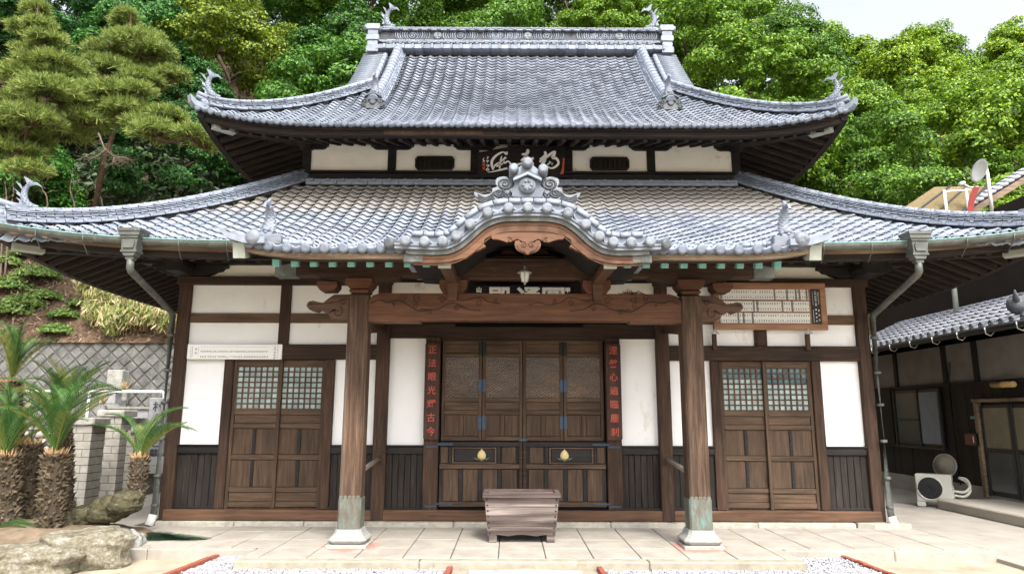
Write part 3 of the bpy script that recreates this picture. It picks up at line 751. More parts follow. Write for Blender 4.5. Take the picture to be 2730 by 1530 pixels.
# barge board: traced lower edge
def c6(a, b, Y=KY + .04):
    p = atY((1200 + a / 3.61) / KS, (370 + b / 3.61) / KS, Y); return (p.x - _x0, p.z)
low = [c6(*q) for q in [(1075, 938), (1128, 966), (1142, 1000), (1138, 1022), (1120, 1040), (1150, 1052), (1180, 1072), (1228, 1084), (1260, 1112), (1300, 1144), (1380, 1166), (1470, 1190), (1560, 1200), (1720, 1205), (1790, 1198), (1850, 1190), (1945, 1192)]]
top = [(x, z) for x, z in karc(-.052, 61, KW - .10)]
poly = top + [(x, z) for x, z in low[::-1] if x < KW - .10] + [(0, low[0][1] + .004)] + [(-x, z) for x, z in low if x < KW - .10]
MB().prism(poly, KY + .03, KY + .11).build('barge_board', 'wood_barge', curved_gable)
bead = MB()
for off in (-.085, -.155):
    a = karc(off, 61, KW - .2); bead.tube([(x, KY + .028, z) for x, z in a], .0055, 5, ref=(0, 1, 0))
bead.build('barge_moulding', 'wood_barge', curved_gable)
for sg in (-1, 1):
    bx('copper_sheath', 'copper_grey', curved_gable, sg * (KW - .30), sg * (KW - .09), KY + .025, KY + .115, low[-1][1] - .005, float(kz(KW)) - .05, .004)
# carved pendant
pend = [(0, 1114), (40, 1098), (85, 1085), (115, 1060), (128, 1020), (118, 985), (85, 978), (60, 1005), (55, 985), (100, 965), (150, 985), (200, 998), (235, 985), (270, 975), (300, 968), (340, 968), (352, 945), (330, 935), (300, 925), (200, 925), (150, 930), (100, 925), (40, 925)]
pp = [c6(720 + a, b_, KY) for a, b_ in pend]
MB().prism(pp + [(-x, z) for x, z in pp[::-1]], KY - .01, KY + .035).build('carved_pendant', 'wood_barge', curved_gable)
pr_ = MB()
for s2 in (-1, 1):
    for cx, cz, r in ((.045, .065, .04), (.19, .115, .035)):
        pr_.tube([(s2 * (cx + r * (1 - t) * math.cos(8 * t + 1)), KY - .013, pp[0][1] + cz + .04 + r * (1 - t) * math.sin(8 * t + 1)) for t in np.linspace(0, .9, 22)], .007, 5, ref=(0, 1, 0))
    pr_.tube([(s2 * .02, KY - .013, pp[0][1] + .02), (s2 * .09, KY - .013, pp[0][1] + .05), (s2 * .11, KY - .013, pp[0][1] + .10)], .006, 5, ref=(0, 1, 0))
pr_.build('pendant_carving', 'wood_barge', curved_gable)

# ---- demon tile with family crest on top of the curved gable
OY = KY + .12
def c2(a, b, Y=OY):           # readings in the 270x160 px detail, scale 5.1
    p = atY((1270 + a / 5.1) / KS, (400 + b / 5.1) / KS, Y); return (p.x - _x0, p.z)
def mirror(pts): return pts + [(-x, z) for x, z in pts[::-1]]
oni = MB()
oni.prism(mirror([c2(660, 640), c2(860, 640), c2(868, 580), c2(900, 535), c2(850, 505), c2(832, 470), c2(845, 440), c2(660, 362)])[0:], OY, OY + .12)
shield = oni.build('crest_demon_tile', 'tile_eave', curved_gable)
m = MB(); m.prism([c2(660, 318), c2(850, 408), c2(848, 440), c2(660, 355), *[(-x, z) for x, z in (c2(848, 440), c2(850, 408))]], OY - .06, OY + .14)
m.build('crest_gablet', 'tile', curved_gable); m = MB(); m.prism([c2(660, 340 - 60), c2(835, 372), c2(850, 404), c2(660, 314), *[(-x, z) for x, z in (c2(850, 404), c2(835, 372))]], OY - .03, OY + .14)
m.build('crest_gablet', 'tile_dark', curved_gable); m = MB(); m.prism([c2(660, 175), c2(720, 190), c2(815, 270), c2(838, 370), c2(660, 278), *[(-x, z) for x, z in (c2(838, 370), c2(815, 270), c2(720, 190))]], OY + .01, OY + .14)
m.build('crest_gablet', 'tile', curved_gable)
cx, cz = c2(662, 490); m = MB().lathe([(.05, -.03), (.086, -.022), (.094, 0), (.094, .03)], 22, Matrix.Translation((0, OY - .01, cz)), True, 'y')
m.lathe([(.0, -.012), (.073, -.01), (.076, .0)], 22, Matrix.Translation((0, OY - .028, cz)), True, 'y')
for a in (90, 210, 330):
    for da in (-24, 24): m.lathe([(0, -.014), (.016, -.01), (.022, .0)], 8, Matrix.Translation((.044 * math.cos(math.radians(a + da)), OY - .038, cz + .044 * math.sin(math.radians(a + da)))), True, 'y')
m.build('family_crest', 'tile_disc', curved_gable)
for a, b_, r in ((668, 188, .056), (868, 280, .053), (472, 268, .053)):
    x, z = c2(a, b_)
    MB().lathe([(.03, -.03), (r, -.015), (r * 1.05, .02), (r, .12), (r * .95, .25)], 16, Matrix.Translation((x if abs(x) > .05 else 0, OY - .05, z)) @ Matrix.Rotation(-.12, 4, 'X'), True, 'y').build('round_end_tile', 'tile_disc', curved_gable)
for s2 in (-1, 1):
    m = MB()
    body = smooth_curve([c2(872, 640), c2(880, 545), c2(860, 470), c2(880, 400), c2(960, 352), c2(1070, 375), c2(1090, 440), c2(1060, 490), c2(1130, 510), c2(1140, 570), c2(1220, 600), c2(1300, 590), c2(1377, 565), c2(1370, 610), c2(1300, 660), c2(1240, 715), c2(1120, 690), c2(1000, 655)], 3)
    m.cur = 0; m.prism([(s2 * x, z) for x, z in (body if s2 > 0 else body[::-1])], OY + .03, OY + .10)
    m.cur = 1
    for a, b_, r in ((965, 445, .088), (1045, 580, .062), (935, 605, .04), (1150, 665, .034)):
        x, z = c2(a, b_); tv = 2.3 if r > .05 else 1.6
        m.tube([(s2 * (x + r * (1 - t) * math.cos(tv * 6.28 * t + 2.2)), OY + .03, z + r * .85 * (1 - t) * math.sin(tv * 6.28 * t + 2.2)) for t in np.linspace(0, .93, 40)], [.017 * (1 - .4 * t) * (r / .088) ** .5 for t in np.linspace(0, 1, 40)], 6, ref=(0, 1, 0))
    for k in range(4):
        m.tube([(s2 * x, OY + .028, z - k * .022) for x, z in smooth_curve([c2(1110, 560), c2(1180, 625), c2(1250, 640), c2(1330, 600)], 4)], .007, 5, ref=(0, 1, 0))
    m.build('cloud_scroll_tile', ['tile_disc', 'tile_panel'], curved_gable)

# ------------------------------------------------------------------ eaves
upper_wall = MB().box(-3.60, 3.60, UYE + 1.62, UYE + 1.75, 5.35, 6.75).build('upper_wall', 'wood_black', temple)
def fascia(name, mat, xs, yf, ztop, h, d, parent, zf):
    mb = MB(); fr = [((x, yf, zf(x) + ztop), (0, 1, 0), (0, 0, 1)) for x in xs]
    mb.sweep([(0, -h), (d, -h), (d, 0), (0, 0)], fr); return mb.build(name, mat, parent)
ux = np.linspace(-UXE + .02, UXE - .02, 61)
zfu = lambda x: ff(zu(x, UYE)); zfl = lambda x: ff(zl(x, LYE + .001))
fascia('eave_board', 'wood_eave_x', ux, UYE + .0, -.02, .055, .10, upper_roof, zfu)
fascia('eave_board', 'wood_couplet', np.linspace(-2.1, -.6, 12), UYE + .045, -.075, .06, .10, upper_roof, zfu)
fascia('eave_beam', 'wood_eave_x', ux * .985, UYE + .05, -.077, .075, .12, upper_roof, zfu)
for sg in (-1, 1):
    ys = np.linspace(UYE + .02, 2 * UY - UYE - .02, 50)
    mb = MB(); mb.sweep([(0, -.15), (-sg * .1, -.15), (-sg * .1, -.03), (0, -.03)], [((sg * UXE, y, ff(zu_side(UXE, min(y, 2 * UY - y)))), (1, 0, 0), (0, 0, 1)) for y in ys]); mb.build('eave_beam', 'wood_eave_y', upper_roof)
    ys = np.linspace(LYE + .02, 15.0, 40)
    mb = MB(); mb.sweep([(0, -.16), (-sg * .1, -.16), (-sg * .1, -.03), (0, -.03)], [((sg * LXE, y, ff(zl_side(LXE, y))), (1, 0, 0), (0, 0, 1)) for y in ys]); mb.build('eave_beam', 'wood_eave_y', lower_roof)
    xs = np.linspace(PXW + .02, LXE - .02, 30) * sg
    fascia('eave_board', 'wood_weathered', xs, LYE + .0, -.05, .05, .09, lower_roof, zfl)
    fascia('eave_beam', 'wood_eave_x', xs, LYE + .04, -.103, .07, .12, lower_roof, zfl)
def soffit_rafters(parent, ye, ywall, xe, xw, zeave, zw_, n_front, pitch, sec, xlim, side_n, sidef, xfun):
    # front rafters
    i = 0
    k = int((xlim) / pitch)
    for q in range(-k, k + 1):
        x = q * pitch
        if not xfun(x): continue
        z0 = zeave(x) - .19; inner = max(0.0, abs(x) - xw)
        yb = ywall - inner if inner > 0 else ywall
        f = (yb - ye) / (ywall - ye); z1 = z0 + (zw_ - (zeave(0) - .19)) * f
        if yb - ye < .3: continue
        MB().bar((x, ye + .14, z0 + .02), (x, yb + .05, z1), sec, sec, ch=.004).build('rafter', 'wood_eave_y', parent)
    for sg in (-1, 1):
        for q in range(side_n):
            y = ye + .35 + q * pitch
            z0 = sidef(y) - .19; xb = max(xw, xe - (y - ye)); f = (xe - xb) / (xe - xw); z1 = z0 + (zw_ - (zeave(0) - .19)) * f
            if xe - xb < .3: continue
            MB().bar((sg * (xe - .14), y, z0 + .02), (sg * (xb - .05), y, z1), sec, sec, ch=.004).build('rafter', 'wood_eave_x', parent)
soffit_rafters(upper_roof, UYE, UY - 2.1, UXE, UXE - 1.44, zfu, 6.17, 46, .208, .065, 4.6, 16, lambda y: ff(zu_side(UXE, y)), lambda x: True)
soffit_rafters(lower_roof, LYE, 9.95, LXE, LXE - 1.70, zfl, 4.12, 30, .208, .07, 6.2, 26, lambda y: ff(zl_side(LXE, y)), lambda x: abs(x) > 3.0)
# soffit boards above the rafters
def soffit(parent, ye, yw, xe, xw, zeave, zw_, sidef, yback):
    mb = MB()
    def add(grid):
        n, m = len(grid), len(grid[0]); mb.add([p for r in grid for p in r], [(i * m + j, (i + 1) * m + j, (i + 1) * m + j + 1, i * m + j + 1) for i in range(n - 1) for j in range(m - 1)])
    add([[(t * (xe - .06 - d), ye + .06 + d, (zeave(t * (xe - .06)) - .13) * (1 - d / (yw - ye)) + (zw_ + .06) * d / (yw - ye)) for t in np.linspace(-1, 1, 41)] for d in np.linspace(0, yw - ye, 4)])
    for sg in (-1, 1):
        add([[(sg * (xe - .06 - d), ye + .06 + d + t * (yback - ye - d), (sidef(ye + t * (yback - ye)) - .13) * (1 - d / (yw - ye)) + (zw_ + .06) * d / (yw - ye)) for t in np.linspace(0, 1, 15)] for d in np.linspace(0, yw - ye, 4)])
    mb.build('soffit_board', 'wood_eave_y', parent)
soffit(upper_roof, UYE, UY - 2.1, UXE, UXE - 1.44, zfu, 6.17, lambda y: ff(zu_side(UXE, min(y, 2 * UY - y))), 16.2)
soffit(lower_roof, LYE, 9.95, LXE, LXE - 1.70, zfl, 4.12, lambda y: ff(zl_side(LXE, y)), 15.0)
for sg in (-1, 1):                                         # hip rafters with pale capped ends
    for par, xe, ye, z, L, k in ((upper_roof, UXE, UYE, ff(zu(UXE - .1, UYE + .1)) - .17, 1.6, 1), (lower_roof, LXE, LYE, ff(zl(LXE - .1, LYE + .1)) - .19, 1.8, 1.1)):
        MB().bar((sg * (xe - .30), ye + .30, z - .02), (sg * (xe - .3 - L), ye + .3 + L, z + .25), .13 * k, .17 * k, ch=.005).build('hip_rafter', 'wood_eave_y', par)
        MB().bar((sg * (xe - .18), ye + .18, z - .01), (sg * (xe - .42), ye + .42, z - .01), .145 * k, .19 * k, ch=.004).build('hip_rafter_cap', 'copper_pale', par)
# wall plate beam under upper rafters
bx('wall_plate', 'wood_black', temple, -3.9, 3.9, 11.0, 11.16, 6.14, 6.26)

# ------------------------------------------------------------------ upper wall
UPX = [-3.66, -2.21, -.80, .80, 2.21, 3.66]
for x in UPX:
    w = .07
    bx('upper_post', 'wood_black', temple, x - w, x + w, 11.13, 11.36, 5.58, 6.25)
    a = .36; pr = [(-a, 0), (-a, .10), (a, .10), (a, 0), (a - .02, -.0)]
    sh = [(-.36, .11), (.36, .11), (.36, .05), (.335, .05), (.325, .03), (.30, .012), (.26, 0), (-.26, 0), (-.30, .012), (-.325, .03), (-.335, .05), (-.36, .05)]
    MB().prism(sh, 11.11, 11.2, Matrix.Translation((x, 0, 6.04))).build('bracket_arm', 'wood_black', temple)
for a, b_ in zip(UPX, UPX[1:]):
    bx('plaster_panel', 'plaster_old', temple, a + .07, b_ - .07, 11.17, 11.3, 5.63, 6.145, 0)
for cx in (-1.477, 1.50):
    m = MB(); w, h = .335, .118
    def octo(w, h, c): return [(-w + c, -h), (w - c, -h), (w - c * .4, -h + c * .6), (w - c * .4, -h + c), (w, -h + c), (w, h - c), (w - c * .4, h - c), (w - c * .4, h - c * .6), (w - c, h), (-w + c, h), (-w + c * .4, h - c * .6), (-w + c * .4, h - c), (-w, h - c), (-w, -h + c), (-w + c * .4, -h + c), (-w + c * .4, -h + c * .6)]
    o1 = octo(w, h, .045); o2 = octo(w - .035, h - .035, .035); T = Matrix.Translation((cx, 0, 5.80))
    n = len(o1); vs_ = [T @ Vector((x, 11.12, z)) for x, z in o1] + [T @ Vector((x, 11.12, z)) for x, z in o2] + [T @ Vector((x, 11.17, z)) for x, z in o1] + [T @ Vector((x, 11.169, z)) for x, z in o2]
    fs_ = [(i, (i + 1) % n, n + (i + 1) % n, n + i) for i in range(n)] + [(i, 2 * n + i, 2 * n + (i + 1) % n, (i + 1) % n) for i in range(n)] + [(n + i, n + (i + 1) % n, 3 * n + (i + 1) % n, 3 * n + i) for i in range(n)]
    m.add(vs_, fs_); m.add([vs_[3 * n + i] for i in range(n)], [tuple(range(n))])
    vent = m.build('vent_window', 'wood_black', temple)
    for k in range(7): bx('vent_bar', 'wood_eave_y', vent, cx - .255 + k * .085 - .013, cx - .255 + k * .085 + .013, 11.13, 11.155, 5.72, 5.88, .003)
bx('wall_rail', 'wood_black', temple, -3.95, 3.95, 11.05, 11.2, 5.60, 5.635)
bx('wall_rail', 'wood_black', temple, -3.74, 3.74, 11.1, 11.22, 5.40, 5.60)
for sg in (-1, 1): MB().prism([(-.1, 0), (.1, 0), (.1, .05), (.16, .1), (.16, .16), (-.16, .16), (-.16, .1), (-.1, .05)], 10.7, 11.2, Matrix.Translation((sg * 3.66, 0, 6.03))).build('corner_bracket', 'wood_black', temple)
# mass of the hall behind the walls
core = MB().box(-3.55, 3.55, 11.38, 15.0, .1, 7.0); core.box(-4.8, 4.8, 10.16, 14.9, .1, 4.3); core.build('inner_hall', 'void', temple)

# ------------------------------------------------------------------ ground floor wall
WY = 9.985; PAV = .09
def zw(Fy): return atY(1300, Fy / KS, WY).z
def zk(Ky): return atY(1300, Ky, WY).z
Z_SILL0, Z_SILL1, Z_BRD, Z_D0, Z_D1, Z_L0, Z_L1, Z_N0, Z_N1, Z_T0, Z_T1 = .155, .30, .318, 1.05, 1.172, 2.37, 2.585, 2.90, 3.04, 3.455, 3.575
bx('sill_beam', 'wood_sill', temple, -4.96, 4.96, WY - .10, WY + .1, Z_SILL0, Z_SILL1, .012)
for sg in (-1, 1):
    def X(a, b): return (sg * a, sg * b) if sg > 0 else (sg * b, sg * a)
    def part(name, mat, a, b, y0, y1, z0, z1, ch=.006): x0, x1 = X(a, b); return bx(name, mat, temple, x0, x1, y0, y1, z0, z1, ch)
    part('corner_post', 'wood_post', 4.85, 5.02, WY - .085, WY + .12, .11, Z_T1, .012)
    part('plaster_panel', 'plaster', 4.28, 4.85, WY, WY + .06, Z_D1, Z_L0, 0)
    part('plaster_panel', 'plaster', 2.10, 2.71, WY, WY + .06, Z_D1, Z_L0, 0)
    part('plaster_panel', 'plaster', 1.38, 1.93, WY, WY + .06, Z_D1, 2.68, 0)
    part('plaster_panel', 'plaster', 3.54, 4.85, WY, WY + .06, Z_L1, Z_N0, 0)
    part('plaster_panel', 'plaster', 2.10, 3.40, WY, WY + .06, Z_L1, Z_N0, 0)
    part('plaster_panel', 'plaster', 3.54, 4.85, WY, WY + .06, Z_N1, Z_T0, 0)
    part('plaster_panel', 'plaster', 2.10, 3.40, WY, WY + .06, Z_N1, Z_T0, 0)
    part('plaster_panel', 'plaster', .95, 1.93, WY, WY + .06, 3.0, 3.52, 0)
    part('wall_post', 'wood_post', 3.395, 3.545, WY - .05, WY + .08, Z_L1, Z_T0)
    part('door_jamb', 'wood_post', 4.15, 4.285, WY - .06, WY + .1, Z_SILL1, Z_L0, .01)
    part('door_jamb', 'wood_post', 2.70, 2.83, WY - .06, WY + .1, Z_SILL1, Z_L0, .01)
    part('lintel', 'wood_beam', 2.09, 4.86, WY - .075, WY + .08, Z_L0, Z_L1, .01)
    part('tie_beam', 'wood_nuki', 3.54, 4.855, WY - .03, WY + .06, Z_N0, Z_N1, .004)
    part('tie_beam', 'wood_nuki', 2.09, 3.40, WY - .03, WY + .06, Z_N0, Z_N1, .004)
    part('inner_post', 'wood_post', 1.92, 2.105, WY - .11, WY + .1, .15, 3.6, .015)
    part('top_beam', 'wood_beam', 1.9, 5.06, WY - .09, WY + .1, Z_T0, Z_T1, .008)
    # bracketed plaster strip under the eave
    part('plaster_panel', 'plaster_old', 2.3, 4.85, WY + .02, WY + .06, Z_T1, 3.80, 0)
    for x, w in ((4.9, .55), (2.9, .45)):
        sh = [(-w, .16), (w, .16), (w, .12), (w - .05, .11), (w - .09, .07), (w - .16, .055), (w - .2, .03), (w - .3, .0), (-w + .3, 0), (-w + .2, .03), (-w + .16, .055), (-w + .09, .07), (-w + .05, .11), (-w, .12)]
        MB().prism(sh, WY - .08, WY + .03, Matrix.Translation((sg * x, 0, Z_T1 + .015))).build('bracket_arm', 'wood_black', temple)
    part('eave_purlin', 'wood_black', 0.0 + 2.2, 5.6, WY - .08, WY + .08, 3.76, 3.93, .008)
    MB().prism([(-.09, 0), (.09, 0), (.14, .08), (.14, .16), (-.14, .16), (-.14, .08)], WY - .5, WY, Matrix.Translation((sg * 4.94, 0, Z_T1))).build('corner_bracket', 'wood_black', temple)
    # wainscot
    for a, b_, n in ((4.285, 4.85, 6), (2.105, 2.70, 6), (1.40, 1.92, 6)):
        w = (b_ - a) / n
        for k in range(n):
            part('wainscot_board', 'wood_board', a + k * w + .003, a + (k + 1) * w - .003, WY - .012 - rnd.uniform(0, .012), WY + .03, Z_BRD, Z_D0, .004)
        part('dado_rail', 'wood_black', a - .01, b_ + .01, WY - .05, WY + .05, Z_D0, Z_D1 - .025, .005)
        part('dado_cap', 'wood_black', a - .012, b_ + .012, WY - .07, WY + .05, Z_D1 - .023, Z_D1, .004)
        part('base_rail', 'wood_black', a, b_, WY - .045, WY + .05, Z_SILL1 + .001, Z_BRD + .015, .004)
    part('gate_post', 'wood_post', 1.185, 1.395, WY - .09, WY + .1, Z_SILL1, 2.70, .01)
# foundation stones under the sill
st = [(-5.02, -3.95), (-3.945, -3.0), (-2.99, -2.1), (-2.05, -.95), (-.945, .3), (.305, 1.2), (1.205, 2.0), (2.05, 3.2), (3.205, 4.55)]
flat('stone_base', (.36, .34, .29), .9, .25, 12, .2, bumps=.5, bscale=45, island=.12, stain=((.2, .21, .17), 6, .58))
for a, b_ in st:
    bx('foundation_stone', 'stone_base', temple, a, b_, WY - .15 - rnd.uniform(0, .05), WY + .12, PAV - .05, Z_SILL0 - .002, .012)
for x0, x1, yy in ((-2.25, -1.75, 9.78), (1.75, 2.35, 9.78), (4.55, 5.35, 9.72)):
    n = 9; m = MB(); ring = []
    for k in range(n):
        a = 2 * math.pi * k / n; ring.append(((x0 + x1) / 2 + (x1 - x0) / 2 * math.cos(a) * rnd.uniform(.9, 1.05), yy + .16 + .17 * math.sin(a) * rnd.uniform(.85, 1.1)))
    m.add([(x, y, PAV - .04) for x, y in ring] + [(x * .985 + .015 * (x0 + x1) / 2, y, PAV + .068 + rnd.uniform(-.012, .006)) for x, y in ring], [tuple(range(n, 2 * n))] + [(i, (i + 1) % n, n + (i + 1) % n, n + i) for i in range(n)])
    m.build('foundation_stone', 'stone_base', temple)
# central bay beams
bx('central_beam', 'wood_beam', temple, -1.93, 1.93, WY - .06, WY + .1, 2.682, 2.90, .01)
bx('transom_gap', 'void', temple, -.98, .88, WY - .063, WY - .03, 2.845, 2.90, 0)
bx('central_board', 'wood_black', temple, -1.93, 1.93, WY - .02, WY + .1, 2.903, 3.6, 0)
bx('central_plaster', 'plaster_old', temple, -1.93, -.95, WY - .04, WY - .02, 3.1, 3.50, 0)
bx('central_plaster', 'plaster_old', temple, .95, 1.93, WY - .04, WY - .02, 3.1, 3.50, 0)
bx('door_head', 'wood_beam', temple, -1.18, 1.18, WY - .03, WY + .1, 2.645, 2.680, .004)

wood('wood_lattice', (.12, .075, .048), (.19, .125, .082), (.26, .175, .115), 'x', .8, .7)
# ---- glazed sliding doors
def glass_mat(name, col, rough, vary=.3):
    m, n, l, b = newmat(name); MATS[name] = m
    geo = N(n, 'NewGeometry'); oi = N(n, 'ObjectInfo')
    r = ramp(n, [(0, tuple(c * (1 - vary) for c in col)), (.5, col), (1, tuple(min(1, c * (1 + vary)) for c in col))]); l.new(oi.outputs['Random'], r.inputs[0])
    f = noise(n, l, geo.outputs['Position'], 40, 4, .6); rr = ramp(n, [(.3, (.75, .75, .78)), (.7, (1.2, 1.2, 1.15))]); l.new(f, rr.inputs[0])
    c = mixc(n, l, 1, r.outputs[0], rr.outputs[0], 'MULTIPLY'); l.new(c, b.inputs['Base Color'])
    b.inputs['Roughness'].default_value = rough; b.inputs['Specular IOR Level'].default_value = .6
    bump(n, l, f, .2, .003, b)
glass_mat('frosted_glass', (.30, .38, .37), .35); glass_mat('clear_glass', (.06, .13, .15), .08, .6); glass_mat('dark_glass', (.014, .016, .016), .2, .3)
DZ = [zw(v) for v in (979, 1092, 1093.6, 1107.5, 1130, 1144, 1213, 1227, 1299.6, 1313, 1337.7, 1353)]
pane_mesh = {}
def sliding_leaf(x0, x1, y, pane_clear):
    d = bx('sliding_door_leaf', 'wood_door_z', temple, x0, x1, y + .016, y + .03, Z_SILL1, DZ[0] - .0, 0)
    sw = .048
    for a, b_ in ((x0, x0 + sw), (x1 - sw, x1)): bx('stile', 'wood_door_z', d, a, b_, y - .014, y + .015, Z_SILL1 + .002, Z_L0 - .002, .004)
    bx('rail', 'wood_door_x', d, x0 + sw, x1 - sw, y - .012, y + .015, DZ[0] + .003, Z_L0 - .004, .004)
    for i in (2, 4, 6, 8, 10): bx('rail', 'wood_door_x', d, x0 + sw, x1 - sw, y - .012, y + .015, DZ[i + 1] + .002, DZ[i] - .002 if i > 2 else DZ[1] - .006, .004)
    xm = (x0 + x1) / 2
    for i in (5, 7): bx('muntin', 'wood_black', d, xm - .022, xm + .022, y - .006, y + .015, DZ[i + 1] + .003, DZ[i] - .003, .003)
    for i in (3, 9):
        bx('door_panel', 'wood_door_x', d, x0 + sw + .002, x1 - sw - .002, y + .004, y + .015, DZ[i + 1] + .003, DZ[i] - .003, .003)
    for i in (5, 7):
        for a, b_ in ((x0 + sw, xm - .022), (xm + .022, x1 - sw)): bx('door_panel', 'wood_door_z', d, a + .002, b_ - .002, y + .005, y + .015, DZ[i + 1] + .004, DZ[i] - .004, .003)
    gx0, gx1, gz0, gz1 = x0 + sw + .004, x1 - sw - .004, DZ[1], DZ[0]
    nx, nz = 7, 8; lat = MB(); bw = .0095
    for k in range(nx + 1): x = gx0 + (gx1 - gx0) * k / nx; lat.box(x - bw, x + bw, y - .01, y + .012, gz0, gz1)
    for k in range(nz + 1): z = gz0 + (gz1 - gz0) * k / nz; lat.box(gx0, gx1, y - .008, y + .013, z - bw, z + bw)
    lat.build('lattice', 'wood_door_x', d)
    w, h = (gx1 - gx0) / nx - 2 * bw, (gz1 - gz0) / nz - 2 * bw
    for i in range(nx):
        for j in range(nz):
            clear = pane_clear(i, j); key = (round(w, 3), round(h, 3), clear)
            if key not in pane_mesh: pane_mesh[key] = MB().box(-w / 2, w / 2, -.002, .002, -h / 2, h / 2).mesh('pane', 'clear_glass' if clear else 'frosted_glass')
            link('pane', pane_mesh[key], d, M=Matrix.Translation((gx0 + (gx1 - gx0) * (i + .5) / nx, y + .009, gz0 + (gz1 - gz0) * (j + .5) / nz)))
    return d
sliding_leaf(-4.148, -3.455, WY - .015, lambda i, j: False)
sliding_leaf(-3.515, -2.832, WY + .022, lambda i, j: False)
sliding_leaf(2.832, 3.515, WY + .022, lambda i, j: j >= 6)
sliding_leaf(3.455, 4.148, WY - .015, lambda i, j: j >= 6 or (j == 5 and i < 7))
# ---- folding lattice doors of the central bay
def f6(v): return zw(880 + v / 2.534)
FZ = dict(top=f6(66), p0=f6(95), p1=f6(156), l0=f6(184), l1=f6(456), q0=f6(486), q1=f6(541), r0=f6(571), r1=f6(716), bot=f6(748))
LW = 2.33 / 4
for k in range(4):
    x0 = -1.165 + k * LW + .004; x1 = x0 + LW - .008; y = WY + .01
    d = bx('folding_door_leaf', 'wood_door_z', temple, x0, x1, y + .026, y + .036, FZ['bot'], FZ['top'], 0)
    sw = .045
    for a, b_ in ((x0, x0 + sw), (x1 - sw, x1)): bx('stile', 'wood_door_z', d, a, b_, y - .014, y + .025, FZ['bot'], FZ['top'], .004)
    for z0, z1 in ((FZ['p0'], FZ['top']), (FZ['l0'], FZ['p1']), (FZ['q0'], FZ['l1']), (FZ['r0'], FZ['q1']), (FZ['bot'], FZ['r1'])):
        bx('rail', 'wood_door_x', d, x0 + sw, x1 - sw, y - .012, y + .025, z0 + .002, z1 - .002, .004)
    for z0, z1 in ((FZ['p1'], FZ['p0']), (FZ['q1'], FZ['q0'])): bx('door_panel', 'wood_door_x', d, x0 + sw + .002, x1 - sw - .002, y + .006, y + .024, z0 + .002, z1 - .002, .003)
    xm = (x0 + x1) / 2
    bx('muntin', 'wood_door_z', d, xm - .03, xm + .03, y - .01, y + .024, FZ['r1'] + .003, FZ['r0'] - .003, .003)
    for a, b_ in ((x0 + sw, xm - .03), (xm + .03, x1 - sw)): bx('door_panel', 'wood_door_z', d, a + .003, b_ - .003, y + .008, y + .024, FZ['r1'] + .004, FZ['r0'] - .004, .003)
    gx0, gx1, gz0, gz1 = x0 + sw, x1 - sw, FZ['l1'], FZ['l0']
    bx('lattice_glass', 'dark_glass', d, gx0, gx1, y + .020, y + .024, gz0, gz1, 0)
    lat = MB(); sl = .60; pitch = .0655; W = gx1 - gx0; H = gz1 - gz0
    for s2 in (-1, 1):
        n = int((W * sl + H) / (pitch * sl * .93)) + 2
        for i in range(-1, n):
            c0 = gz0 - W * sl + i * pitch * sl * .93 if s2 > 0 else gz0 + i * pitch * sl * .93
            pts = []
            for x in np.linspace(0, W, 30):
                z = c0 + s2 * sl * x
                if gz0 <= z <= gz1: pts.append((gx0 + x, z))
            if len(pts) < 2: continue
            (xa, za), (xb, zb) = pts[0], pts[-1]
            lat.bar((xa, y + .008 + .004 * s2, za), (xb, y + .008 + .004 * s2, zb), .008, .0155, up=(0, 1, 0))
    lat.build('diamond_lattice', 'wood_lattice', d)
    if k in (0, 2):
        for Fy0, Fy1, mat in ((82, 172, 'iron_black'), (330, 416, 'iron_blue'), (578, 668, 'iron_blue')):
            for a, b_ in ((x1 - .052, x1 + .001), (x1 + .007, x1 + .06)): bx('hinge_plate', mat, d, a, b_, y - .019, y - .0145, f6(Fy1), f6(Fy0), .002)
